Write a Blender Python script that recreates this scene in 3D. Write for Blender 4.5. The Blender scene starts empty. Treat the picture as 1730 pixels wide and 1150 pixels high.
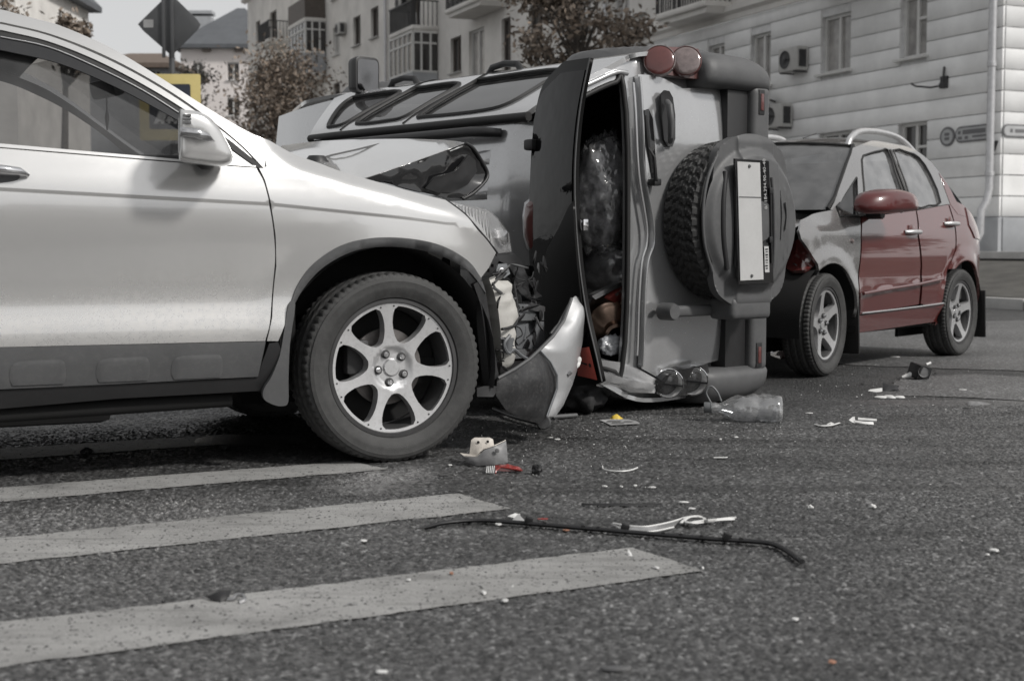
import bpy, bmesh, math, random
import numpy as np
from mathutils import Vector, Matrix, noise
from mathutils.geometry import delaunay_2d_cdt

random.seed(7)
RNG = np.random.default_rng(7)
scene = bpy.context.scene
COL = scene.collection
R = math.radians

# ------------------------------------------------------------------ camera
# the lens that took the picture: 50.6 mm on 36 mm, 0.81 m above the road, tilted 3.7 degrees down
F_PX, CX, CY, CAM_H = 2430.0, 865.0, 575.0, 0.81
TILT = math.atan(158.0 / F_PX)
cam_d = bpy.data.cameras.new('camera')
cam_d.sensor_width = 36.0
cam_d.lens = F_PX / 1730.0 * 36.0
cam_d.clip_end = 2000.0
cam_d.dof.use_dof = True
cam_d.dof.focus_distance = 6.2
cam_d.dof.aperture_fstop = 4.5
cam = bpy.data.objects.new('camera', cam_d)
COL.objects.link(cam)
cam.location = (0, 0, CAM_H)
cam.rotation_euler = (R(90) - TILT, 0, 0)
scene.camera = cam

# ------------------------------------------------------------------ sky, sun, exposure
SUN_DIR = Vector((0.66, -0.38, 0.66)).normalized()      # towards the sun: right of and behind the camera, hazy
world = bpy.data.worlds.new('World')
scene.world = world
world.use_nodes = True
wn = world.node_tree
wn.nodes.clear()
wo = wn.nodes.new('ShaderNodeOutputWorld')
wb = wn.nodes.new('ShaderNodeBackground')
sky = wn.nodes.new('ShaderNodeTexSky')
sky.sky_type = 'NISHITA'
sky.sun_disc = False
sky.sun_elevation = math.asin(SUN_DIR.z)
sky.sun_rotation = math.atan2(SUN_DIR.x, SUN_DIR.y)
sky.air_density = 1.0
sky.dust_density = 1.5
sky.ozone_density = 1.0
hsv = wn.nodes.new('ShaderNodeHueSaturation')
hsv.inputs['Saturation'].default_value = 0.10
wb.inputs['Strength'].default_value = 0.11
wn.links.new(sky.outputs[0], hsv.inputs['Color'])
# thin high haze over the blue: brighter towards the horizon, greyer overhead
wtc = wn.nodes.new('ShaderNodeTexCoord')
wsx = wn.nodes.new('ShaderNodeSeparateXYZ')
wn.links.new(wtc.outputs['Generated'], wsx.inputs[0])
wmr = wn.nodes.new('ShaderNodeMapRange')
wmr.inputs['From Min'].default_value = 0.0; wmr.inputs['From Max'].default_value = 1.0
wmr.inputs['To Min'].default_value = 5.0; wmr.inputs['To Max'].default_value = 5.0
wn.links.new(wsx.outputs['Z'], wmr.inputs['Value'])
veil = wn.nodes.new('ShaderNodeMix')
veil.data_type = 'RGBA'
veil.inputs[0].default_value = 0.6
wn.links.new(wmr.outputs[0], veil.inputs[7])
wn.links.new(hsv.outputs[0], veil.inputs[6])
wn.links.new(veil.outputs[2], wb.inputs['Color'])
wn.links.new(wb.outputs[0], wo.inputs['Surface'])
sun_d = bpy.data.lights.new('sun', 'SUN')
sun_d.energy = 2.5
sun_d.angle = R(7)
sun_d.color = (1.0, 0.97, 0.93)
sun = bpy.data.objects.new('sun', sun_d)
COL.objects.link(sun)
sun.rotation_euler = SUN_DIR.to_track_quat('Z', 'Y').to_euler()
scene.view_settings.view_transform = 'Standard'
scene.view_settings.look = 'None'
scene.view_settings.gamma = 1.0
scene.view_settings.use_curve_mapping = False
scene.view_settings.exposure = 0.2

# ------------------------------------------------------------------ measuring helpers (photo pixel -> real place)
CAM = np.array([0, 0, CAM_H])
_fw = np.array([0, math.cos(TILT), -math.sin(TILT)])
_up = np.array([0, math.sin(TILT), math.cos(TILT)])
def ray(px, py):
    return np.array([(px - CX) / F_PX, 0, 0]) + _fw - (py - CY) / F_PX * _up
def ground(px, py, z=0.0):
    d = ray(px, py)
    return CAM + d * ((z - CAM_H) / d[2])
def at_depth(px, py, Y):
    d = ray(px, py)
    return CAM + d * (Y / d[1])

class Frame:
    """a thing's own axes; finds the point of a thing's surface that a sight line meets"""
    def __init__(s, origin, X, Y, Z):
        s.O = np.array(origin, float)
        s.M = np.array([X, Y, Z], float)
        s.o = s.M @ (CAM - s.O)
    def on(s, px, py, axis, val):
        d = s.M @ ray(px, py)
        return s.o + d * ((val - s.o[axis]) / d[axis])
    def surf(s, px, py, axis, fn, start, n=14):
        v = start
        for _ in range(n):
            p = s.on(px, py, axis, v)
            v = fn(p)
        return s.on(px, py, axis, v)
    def loc(s, w):
        return s.M @ (np.array(w, float) - s.O)
    def matrix(s):
        m = Matrix.Identity(4)
        for i in range(3):
            for j in range(3):
                m[i][j] = s.M[j][i]
            m[i][3] = s.O[i]
        return m

def hermite(xs, ys):
    xs = np.array(xs, float); ys = np.array(ys, float)
    d = np.diff(ys) / np.diff(xs)
    m = np.zeros(len(xs)); m[0] = d[0]; m[-1] = d[-1]
    m[1:-1] = (d[:-1] + d[1:]) / 2
    def f(x):
        x = min(max(x, xs[0]), xs[-1])
        i = min(max(int(np.searchsorted(xs, x)) - 1, 0), len(xs) - 2)
        h = xs[i + 1] - xs[i]; t = (x - xs[i]) / h
        return ((2*t**3 - 3*t*t + 1) * ys[i] + (t**3 - 2*t*t + t) * h * m[i]
                + (-2*t**3 + 3*t*t) * ys[i + 1] + (t**3 - t*t) * h * m[i + 1])
    return f
def sst(a, b, x):
    t = min(max((x - a) / (b - a), 0.0), 1.0)
    return t * t * (3 - 2 * t)

# ------------------------------------------------------------------ materials
MATS = {}
def nodes_of(name):
    m = bpy.data.materials.new(name)
    m.use_nodes = True
    nt = m.node_tree
    return m, nt, nt.nodes['Principled BSDF'], nt.nodes['Material Output']
def N(nt, kind, **kw):
    n = nt.nodes.new(kind)
    for k, v in kw.items():
        if k.startswith('i_'):
            n.inputs[k[2:].replace('_', ' ')].default_value = v
        else:
            setattr(n, k, v)
    return n
def ramp(nt, src, stops):
    r = nt.nodes.new('ShaderNodeValToRGB')
    e = r.color_ramp.elements
    while len(e) < len(stops):
        e.new(0.5)
    for i, (p, c) in enumerate(stops):
        e[i].position = p
        e[i].color = (c, c, c, 1) if not isinstance(c, tuple) else (*c, 1)
    nt.links.new(src, r.inputs[0])
    return r
def g3(c):
    return (c, c, c) if not isinstance(c, tuple) else c
def mat(name, col, rough=0.5, metal=0.0, coat=0.0, var=0.12, scale=6.0, bump=0.0, bscale=60.0, spec=0.5, dirt=0.0, dirtcol=(0.09, 0.085, 0.08), trans=0.0, ior=1.45, sheen=0.0, coatior=1.5, low=None):
    if name in MATS:
        return MATS[name]
    m, nt, b, out = nodes_of(name)
    L = nt.links
    col = g3(col)
    tc = N(nt, 'ShaderNodeTexCoord')
    nz = N(nt, 'ShaderNodeTexNoise')
    nz.inputs['Scale'].default_value = scale; nz.inputs['Detail'].default_value = 6; nz.inputs['Roughness'].default_value = 0.6
    L.new(tc.outputs['Object'], nz.inputs['Vector'])
    lo = tuple(c * (1 - var) for c in col); hi = tuple(min(1, c * (1 + var)) for c in col)
    cr = ramp(nt, nz.outputs['Fac'], [(0.3, lo), (0.7, hi)])
    colsock = cr.outputs[0]
    rsock = None
    if dirt > 0:
        n2 = N(nt, 'ShaderNodeTexNoise')
        n2.inputs['Scale'].default_value = 55; n2.inputs['Detail'].default_value = 8; n2.inputs['Roughness'].default_value = 0.75
        L.new(tc.outputs['Object'], n2.inputs['Vector'])
        r2 = ramp(nt, n2.outputs['Fac'], [(0.50, 0.0), (0.75, 1.0)])
        mu = N(nt, 'ShaderNodeMath', operation='MULTIPLY'); mu.inputs[1].default_value = dirt
        L.new(r2.outputs[0], mu.inputs[0])
        if low:
            sx = N(nt, 'ShaderNodeSeparateXYZ'); L.new(tc.outputs['Object'], sx.inputs[0])
            n5 = N(nt, 'ShaderNodeTexNoise'); n5.inputs['Scale'].default_value = 2.2; n5.inputs['Detail'].default_value = 7
            L.new(tc.outputs['Object'], n5.inputs['Vector'])
            jit = N(nt, 'ShaderNodeMath', operation='MULTIPLY_ADD'); jit.inputs[1].default_value = -0.5; L.new(n5.outputs['Fac'], jit.inputs[0]); L.new(sx.outputs['Z'], jit.inputs[2])
            mr = N(nt, 'ShaderNodeMapRange'); mr.inputs['From Min'].default_value = low[1] - .25; mr.inputs['From Max'].default_value = low[0] - .25; mr.inputs['To Min'].default_value = 0; mr.inputs['To Max'].default_value = low[2]
            L.new(jit.outputs[0], mr.inputs['Value'])
            r3 = ramp(nt, n2.outputs['Fac'], [(0.40, 0.25), (0.62, 1.0)])
            m6 = N(nt, 'ShaderNodeMath', operation='MULTIPLY_ADD'); L.new(mr.outputs[0], m6.inputs[0]); L.new(r3.outputs[0], m6.inputs[1]); L.new(mu.outputs[0], m6.inputs[2])
            m7 = N(nt, 'ShaderNodeMath', operation='MINIMUM'); m7.inputs[1].default_value = 1.0; L.new(m6.outputs[0], m7.inputs[0])
            mu = m7
        mx = N(nt, 'ShaderNodeMix', data_type='RGBA')
        L.new(mu.outputs[0], mx.inputs[0]); L.new(colsock, mx.inputs[6]); mx.inputs[7].default_value = (*dirtcol, 1)
        colsock = mx.outputs[2]
        ro = N(nt, 'ShaderNodeMath', operation='MULTIPLY_ADD'); ro.inputs[1].default_value = 0.5; ro.inputs[2].default_value = rough
        L.new(mu.outputs[0], ro.inputs[0]); rsock = ro.outputs[0]
    L.new(colsock, b.inputs['Base Color'])
    if rsock: L.new(rsock, b.inputs['Roughness'])
    else: b.inputs['Roughness'].default_value = rough
    b.inputs['Metallic'].default_value = metal
    b.inputs['Coat Weight'].default_value = coat
    b.inputs['Coat Roughness'].default_value = 0.04
    b.inputs['Coat IOR'].default_value = coatior
    b.inputs['Specular IOR Level'].default_value = spec
    b.inputs['Transmission Weight'].default_value = trans
    b.inputs['IOR'].default_value = ior
    if bump > 0:
        n3 = N(nt, 'ShaderNodeTexNoise')
        n3.inputs['Scale'].default_value = bscale; n3.inputs['Detail'].default_value = 5
        L.new(tc.outputs['Object'], n3.inputs['Vector'])
        bp = N(nt, 'ShaderNodeBump'); bp.inputs['Strength'].default_value = bump; bp.inputs['Distance'].default_value = 0.01
        L.new(n3.outputs['Fac'], bp.inputs['Height']); L.new(bp.outputs[0], b.inputs['Normal'])
    MATS[name] = m
    return m
def glass(name, tint=0.75, rough=0.02, refl=1.0, dirt=0.05, dirtcol=0.35, ior=1.55):
    """thin pane: tinted see-through, fresnel reflection, a little dust"""
    if name in MATS: return MATS[name]
    m, nt, b, out = nodes_of(name)
    nt.nodes.remove(b); L = nt.links
    t = N(nt, 'ShaderNodeBsdfTransparent'); t.inputs[0].default_value = (*g3(tint), 1)
    g = N(nt, 'ShaderNodeBsdfGlossy'); g.inputs['Roughness'].default_value = rough; g.inputs[0].default_value = (refl, refl, refl, 1)
    fr = N(nt, 'ShaderNodeFresnel')
    ge = N(nt, 'ShaderNodeNewGeometry'); ma = N(nt, 'ShaderNodeMath', operation='MULTIPLY_ADD')      # same reflection from both sides of a thin pane
    ma.inputs[1].default_value = 1/ior - ior; ma.inputs[2].default_value = ior
    L.new(ge.outputs['Backfacing'], ma.inputs[0]); L.new(ma.outputs[0], fr.inputs[0])
    mx = N(nt, 'ShaderNodeMixShader'); L.new(fr.outputs[0], mx.inputs[0]); L.new(t.outputs[0], mx.inputs[1]); L.new(g.outputs[0], mx.inputs[2])
    d = N(nt, 'ShaderNodeBsdfDiffuse'); d.inputs[0].default_value = (*g3(dirtcol), 1)
    tc = N(nt, 'ShaderNodeTexCoord'); nz = N(nt, 'ShaderNodeTexNoise'); nz.inputs['Scale'].default_value = 9; nz.inputs['Detail'].default_value = 7
    L.new(tc.outputs['Object'], nz.inputs['Vector'])
    rr = ramp(nt, nz.outputs['Fac'], [(0.3, 0.3 * dirt), (0.75, 2.0 * dirt)])
    m2 = N(nt, 'ShaderNodeMixShader'); L.new(rr.outputs[0], m2.inputs[0]); L.new(mx.outputs[0], m2.inputs[1]); L.new(d.outputs[0], m2.inputs[2])
    L.new(m2.outputs[0], out.inputs['Surface'])
    MATS[name] = m
    return m

# ------------------------------------------------------------------ object helpers
def link(name, me, material=None, parent=None):
    o = bpy.data.objects.new(name, me)
    COL.objects.link(o)
    if parent is not None: o.parent = parent
    if material is not None and me is not None: me.materials.append(material)
    return o
def tag(o, label=None, cat=None, group=None, kind=None):
    if label: o['label'] = label
    if cat: o['category'] = cat
    if group: o['group'] = group
    if kind: o['kind'] = kind
    return o
def thing(name, label, cat, frame=None, loc=None, rz=0.0, group=None):
    o = bpy.data.objects.new(name, None)
    o.empty_display_size = 0.2
    COL.objects.link(o)
    if frame is not None: o.matrix_world = frame.matrix()
    elif loc is not None:
        o.location = loc; o.rotation_euler = (0, 0, rz)
    return tag(o, label, cat, group)
def mesh(name, verts, faces, material=None, parent=None, smooth=True, normals=None):
    me = bpy.data.meshes.new(name)
    me.from_pydata([tuple(v) for v in verts], [], faces)
    me.update()
    if smooth:
        me.polygons.foreach_set('use_smooth', [True] * len(me.polygons))
    if normals is not None:
        me.normals_split_custom_set_from_vertices([tuple(n) for n in normals])
    return link(name, me, material, parent)
def from_bm(name, bm, material=None, parent=None, smooth=False, angle=None):
    me = bpy.data.meshes.new(name)
    bm.normal_update()
    bm.to_mesh(me); bm.free()
    if smooth or angle:
        me.polygons.foreach_set('use_smooth', [True] * len(me.polygons))
        if angle: me.set_sharp_from_angle(angle=R(angle))
    return link(name, me, material, parent)
def dens(pts, step, closed=True):
    out = []
    n = len(pts)
    for i in range(n if closed else n - 1):
        a = np.array(pts[i], float); b = np.array(pts[(i + 1) % n], float)
        k = max(1, int(math.ceil(np.linalg.norm((b - a)[:2]) / step)))
        for j in range(k): out.append(a + (b - a) * j / k)
    if not closed: out.append(np.array(pts[-1], float))
    return out
def crom(pts, k=6, closed=False):
    """smooth curve through points"""
    P = [np.array(p, float) for p in pts]; n = len(P); out = []
    rng_ = range(n if closed else n - 1)
    for i in rng_:
        if closed: p0, p1, p2, p3 = P[i - 1], P[i], P[(i + 1) % n], P[(i + 2) % n]
        else:
            p1, p2 = P[i], P[i + 1]
            p0 = P[i - 1] if i > 0 else 2 * p1 - p2
            p3 = P[i + 2] if i + 2 < n else 2 * p2 - p1
        for j in range(k):
            t = j / k
            out.append(0.5 * ((2*p1) + (-p0 + p2)*t + (2*p0 - 5*p1 + 4*p2 - p3)*t*t + (-p0 + 3*p1 - 3*p2 + p3)*t**3))
    if not closed: out.append(P[-1])
    return out
def inside(poly, x, y):
    c = False; n = len(poly); j = n - 1
    for i in range(n):
        xi, yi = poly[i][0], poly[i][1]; xj, yj = poly[j][0], poly[j][1]
        if (yi > y) != (yj > y) and x < (xj - xi) * (y - yi) / (yj - yi) + xi: c = not c
        j = i
    return c
def inside_np(poly, X, Y):
    P = np.array([(p[0], p[1]) for p in poly]); c = np.zeros(len(X), bool)
    xj, yj = P[-1]
    for xi, yi in P:
        with np.errstate(divide='ignore', invalid='ignore'):
            t = ((yi > Y) != (yj > Y)) & (X < (xj - xi) * (Y - yi) / (yj - yi + 1e-30) + xi)
        c ^= t; xj, yj = xi, yi
    return c
def cdt(outline, holes, step, extra=None):
    loops = [dens(outline, step)] + [dens(h, step) for h in holes]
    V = []; E = []
    for lp in loops:
        b = len(V); n = len(lp)
        V += [(p[0], p[1]) for p in lp]
        E += [(b + i, b + (i + 1) % n) for i in range(n)]
    A = np.array(V)
    lo = A.min(0); hi = A.max(0)
    gx = np.arange(lo[0] + step * .5, hi[0], step); gy = np.arange(lo[1] + step * .5, hi[1], step)
    if len(gx) and len(gy):
        GX, GY = np.meshgrid(gx, gy); GX = GX.ravel(); GY = GY.ravel()
        ok = inside_np(loops[0], GX, GY)
        for h in loops[1:]: ok &= ~inside_np(h, GX, GY)
        G = np.stack([GX[ok], GY[ok]], 1)
        if len(G):
            D = ((G[:, None, :] - A[None, :, :]) ** 2).sum(2).min(1)
            G = G[D > (step * .45) ** 2]
            if extra and len(G):
                X_ = np.array([(q[0], q[1]) for q in extra])
                D = ((G[:, None, :] - X_[None, :, :]) ** 2).sum(2).min(1)
                G = G[D > (step * .5) ** 2]
            V += [tuple(g) for g in G]
    if extra: V += [(e[0], e[1]) for e in extra]
    r = delaunay_2d_cdt([Vector(v) for v in V], E, [], 0, 1e-7)
    vv, ff = r[0], r[2]
    P = np.array([(v[0], v[1]) for v in vv]); F = np.array(ff)
    c = P[F].mean(1)
    ok = inside_np(loops[0], c[:, 0], c[:, 1])
    for h in loops[1:]: ok &= ~inside_np(h, c[:, 0], c[:, 1])
    return P, F[ok]
def panel(name, outline, fn, out, material, parent, holes=(), step=0.05, thick=0.012, back=False, extra=None):
    """a sheet with real edges: outline in (u,v), fn(u,v)->xyz; exact smooth normals; rim turned in by thick"""
    if extra: extra = [q for q in extra if inside(outline, q[0], q[1])]
    P, F = cdt(outline, list(holes), step, extra)
    e = 1e-4
    pos = np.array([fn(u, v) for u, v in P])
    du = np.array([fn(u + e, v) for u, v in P]) - np.array([fn(u - e, v) for u, v in P])
    dv = np.array([fn(u, v + e) for u, v in P]) - np.array([fn(u, v - e) for u, v in P])
    nm = np.cross(du, dv); nm /= (np.linalg.norm(nm, axis=1)[:, None] + 1e-12)
    out = np.array(out, float)
    if (nm @ out).sum() < 0: nm = -nm
    tri = F.copy()
    fnm = np.cross(pos[tri[:, 1]] - pos[tri[:, 0]], pos[tri[:, 2]] - pos[tri[:, 0]])
    flip = (fnm * nm[tri[:, 0]]).sum(1) < 0
    tri[flip] = tri[flip][:, ::-1]
    return shell(name, pos, nm, tri, thick, material, parent, back)
def shell(name, pos, nm, tri, thick, material, parent, back=False):
    faces = [tuple(int(i) for i in t) for t in tri]
    verts = [p for p in pos]; norms = [n for n in nm]
    if thick > 0:
        cnt = {}
        for t in faces:
            for i in range(3):
                a, b = t[i], t[(i + 1) % 3]
                cnt[(a, b)] = 1
        be = [(a, b) for (a, b) in cnt if (b, a) not in cnt]
        acc = {}
        for a, b in be:
            d = pos[b] - pos[a]
            o_ = np.cross(d, nm[a]); o_ /= (np.linalg.norm(o_) + 1e-12)
            acc[a] = acc.get(a, 0) + o_; acc[b] = acc.get(b, 0) + o_
        mp = {}
        for a, o_ in acc.items():
            o_ = o_ / (np.linalg.norm(o_) + 1e-12)
            mp[a] = len(verts)
            verts += [pos[a], pos[a] - nm[a] * thick]; norms += [o_, o_]
        for a, b in be:
            faces.append((mp[b], mp[a], mp[a] + 1, mp[b] + 1))
        if back:
            o0 = len(verts)
            verts += [p - n * thick for p, n in zip(pos, nm)]; norms += [-n for n in nm]
            faces += [(o0 + t[2], o0 + t[1], o0 + t[0]) for t in [tuple(int(i) for i in q) for q in tri]]
    return mesh(name, verts, faces, material, parent, True, norms)
def mvc(B, x):
    """mean-value weights of x in polygon B"""
    d = B - x; r = np.linalg.norm(d, axis=1)
    i = r.argmin()
    if r[i] < 1e-6:
        w = np.zeros(len(B)); w[i] = 1; return w
    n = len(B); d2 = np.roll(d, -1, 0); r2 = np.roll(r, -1)
    cr = d[:, 0] * d2[:, 1] - d[:, 1] * d2[:, 0]; dt = (d * d2).sum(1)
    ang = np.arctan2(cr, dt); t = np.tan(ang / 2)
    on = np.where((np.abs(np.abs(ang) - math.pi) < 1e-5))[0]
    if len(on):
        k = on[0]; w = np.zeros(n); s = r[k] + r2[k]; w[k] = r2[k] / s; w[(k + 1) % n] = r[k] / s; return w
    w = (np.roll(t, 1) + t) / r
    return w / w.sum()
def ppanel(name, fr, axis, pts, material, parent, step=14, thick=0.004, bulge=0.0, holes=(), back=True, smooth=True, wob=0.0, wsc=8.0, bdir=None):
    """an irregular sheet measured corner by corner: pts = (px, py, value of `axis` in the thing's frame)"""
    P, F = cdt([(p[0], p[1]) for p in pts], [[(q[0], q[1]) for q in h] for h in holes], step)
    B = np.array([(p[0], p[1]) for p in pts], float); val = np.array([p[2] for p in pts], float)
    pos = []
    ds = []
    for p in P:
        w = mvc(B, p)
        v = float(w @ val)
        q = fr.on(p[0], p[1], axis, v)
        # distance to edge for the bulge
        a = B; b = np.roll(B, -1, 0); ab = b - a
        t = np.clip(((p - a) * ab).sum(1) / ((ab * ab).sum(1) + 1e-9), 0, 1)
        ds.append(np.sqrt((((a + ab * t[:, None]) - p) ** 2).sum(1).min()))
        pos.append(q)
    pos = np.array(pos); ds = np.array(ds)
    tocam = fr.o - pos.mean(0); tocam /= np.linalg.norm(tocam)
    def nrm(pos):
        fn_ = np.cross(pos[F[:, 1]] - pos[F[:, 0]], pos[F[:, 2]] - pos[F[:, 0]])
        nm = np.zeros_like(pos)
        for k in range(3): np.add.at(nm, F[:, k], fn_)
        nm /= (np.linalg.norm(nm, axis=1)[:, None] + 1e-12)
        return nm
    nm = nrm(pos)
    if (nm @ tocam).sum() < 0:
        F = F[:, ::-1]; nm = nrm(pos)
    if bulge or wob:
        s = ds / (ds.max() + 1e-9)
        off = bulge * (1 - (1 - s) ** 2)
        if wob: off = off + wob * np.array([noise.noise(Vector(p * wsc)) for p in pos]) * np.minimum(1, s * 4)
        base = nm.mean(0); base /= np.linalg.norm(base)
        if bdir is not None: base = np.array(bdir)
        pos = pos + base * off[:, None]
        nm = nrm(pos)
    return shell(name, pos, nm, F, thick, material, parent, back)
def tube(name, pts, rad, material, parent=None, seg=8, cap=True, flat=1.0):
    P = [np.array(p, float) for p in pts]; n = len(P)
    if not hasattr(rad, '__len__'): rad = [rad] * n
    V = []; Fc = []
    t0 = P[1] - P[0]; t0 /= np.linalg.norm(t0)
    u = np.cross(t0, (0, 0, 1)) if abs(t0[2]) < .9 else np.cross(t0, (1, 0, 0)); u /= np.linalg.norm(u)
    for i in range(n):
        t = P[min(i + 1, n - 1)] - P[max(i - 1, 0)]; t /= (np.linalg.norm(t) + 1e-12)
        u = u - t * (u @ t); u /= (np.linalg.norm(u) + 1e-12); v = np.cross(t, u)
        for k in range(seg):
            a = 2 * math.pi * k / seg
            V.append(P[i] + rad[i] * (math.cos(a) * u + math.sin(a) * v * flat))
    for i in range(n - 1):
        for k in range(seg):
            Fc.append((i*seg + k, i*seg + (k+1) % seg, (i+1)*seg + (k+1) % seg, (i+1)*seg + k))
    if cap:
        Fc.append(tuple(range(seg - 1, -1, -1))); Fc.append(tuple((n-1)*seg + k for k in range(seg)))
    o = mesh(name, V, Fc, material, parent, True)
    if cap: o.data.set_sharp_from_angle(angle=R(50))
    return o
def lathe(name, prof, material, parent=None, seg=48, origin=(0, 0, 0), axis='Y', rfn=None, closed=False, angle=40):
    """prof: (radius, height along axis)"""
    V = []; Fc = []; n = len(prof)
    for k in range(seg):
        a = 2 * math.pi * k / seg; c, s = math.cos(a), math.sin(a)
        for j, (r, h) in enumerate(prof):
            if rfn: r, h = rfn(j, k, r, h)
            p = (r*c, h, r*s) if axis == 'Y' else ((r*c, r*s, h) if axis == 'Z' else (h, r*c, r*s))
            V.append((p[0] + origin[0], p[1] + origin[1], p[2] + origin[2]))
    for k in range(seg):
        k2 = (k + 1) % seg
        for j in range(n if closed else n - 1):
            j2 = (j + 1) % n
            Fc.append((k*n + j, k*n + j2, k2*n + j2, k2*n + j))
    o = mesh(name, V, Fc, material, parent, True)
    bm = bmesh.new(); bm.from_mesh(o.data)
    bmesh.ops.remove_doubles(bm, verts=bm.verts, dist=1e-6)
    bmesh.ops.recalc_face_normals(bm, faces=bm.faces)
    bm.to_mesh(o.data); bm.free()
    o.data.set_sharp_from_angle(angle=R(angle))
    return o
def box(name, size, loc, material, parent=None, rot=(0, 0, 0), bevel=0.0, seg=2, taper=None):
    bm = bmesh.new()
    bmesh.ops.create_cube(bm, size=1.0)
    for v in bm.verts:
        v.co.x *= size[0]; v.co.y *= size[1]; v.co.z *= size[2]
        if taper and v.co.z > 0: v.co.x *= taper[0]; v.co.y *= taper[1]
    if bevel: bmesh.ops.bevel(bm, geom=list(bm.edges), offset=bevel, segments=seg, profile=0.6, affect='EDGES')
    from mathutils import Euler
    bm.transform(Matrix.Translation(loc) @ Euler(rot).to_matrix().to_4x4())
    return from_bm(name, bm, material, parent, smooth=bool(bevel), angle=45 if bevel else None)
def loft(name, secs, material, parent=None, closed=True, caps=True, angle=35):
    n = len(secs[0]); V = [p for s in secs for p in s]; Fc = []
    for i in range(len(secs) - 1):
        for k in range(n if closed else n - 1):
            k2 = (k + 1) % n
            Fc.append((i*n + k, i*n + k2, (i+1)*n + k2, (i+1)*n + k))
    if caps and closed:
        Fc.append(tuple(range(n - 1, -1, -1))); Fc.append(tuple((len(secs)-1)*n + k for k in range(n)))
    o = mesh(name, V, Fc, material, parent, True)
    bm = bmesh.new(); bm.from_mesh(o.data); bmesh.ops.recalc_face_normals(bm, faces=bm.faces); bm.to_mesh(o.data); bm.free()
    o.data.set_sharp_from_angle(angle=R(angle))
    return o
def prism(name, outline, a0, a1, plane, material, parent=None, bevel=0.0, seg=2):
    """outline in the two axes of plane ('XZ','YZ','XY'), extruded between a0 and a1 on the third"""
    def p3(q, a):
        return {'XZ': (q[0], a, q[1]), 'YZ': (a, q[0], q[1]), 'XY': (q[0], q[1], a)}[plane]
    bm = bmesh.new()
    v0 = [bm.verts.new(p3(q, a0)) for q in outline]; v1 = [bm.verts.new(p3(q, a1)) for q in outline]
    n = len(outline)
    bm.faces.new(v0[::-1]); bm.faces.new(v1)
    for i in range(n): bm.faces.new((v0[i], v0[(i+1) % n], v1[(i+1) % n], v1[i]))
    bmesh.ops.recalc_face_normals(bm, faces=bm.faces)
    if bevel:
        bmesh.ops.bevel(bm, geom=list(bm.edges), offset=bevel, segments=seg, profile=0.6, affect='EDGES')
    return from_bm(name, bm, material, parent, smooth=True, angle=40)
def rrect(x0, x1, y0, y1, r, k=4):
    pts = []
    for cx, cy, a in ((x1-r, y1-r, 0), (x0+r, y1-r, 90), (x0+r, y0+r, 180), (x1-r, y0+r, 270)):
        for i in range(k + 1):
            t = R(a + 90*i/k); pts.append((cx + r*math.cos(t), cy + r*math.sin(t)))
    return pts
def txt(name, s, size, material, parent, M, extr=0.0006, align='CENTER'):
    cu = bpy.data.curves.new(name, 'FONT'); cu.body = s; cu.size = size; cu.extrude = extr
    cu.align_x = align; cu.align_y = 'CENTER'; cu.resolution_u = 3
    tmp = bpy.data.objects.new(name, cu); COL.objects.link(tmp)
    dg = bpy.context.evaluated_depsgraph_get(); dg.update()
    me = bpy.data.meshes.new_from_object(tmp.evaluated_get(dg))
    bpy.data.objects.remove(tmp); me.transform(M)
    me.materials.clear()
    return link(name, me, material, parent)
def copy_tree(o, parent=None):
    c = o.copy(); COL.objects.link(c)
    if parent is not None: c.parent = parent
    for ch in [x for x in bpy.data.objects if x.parent == o]: copy_tree(ch, c)
    return c

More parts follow.
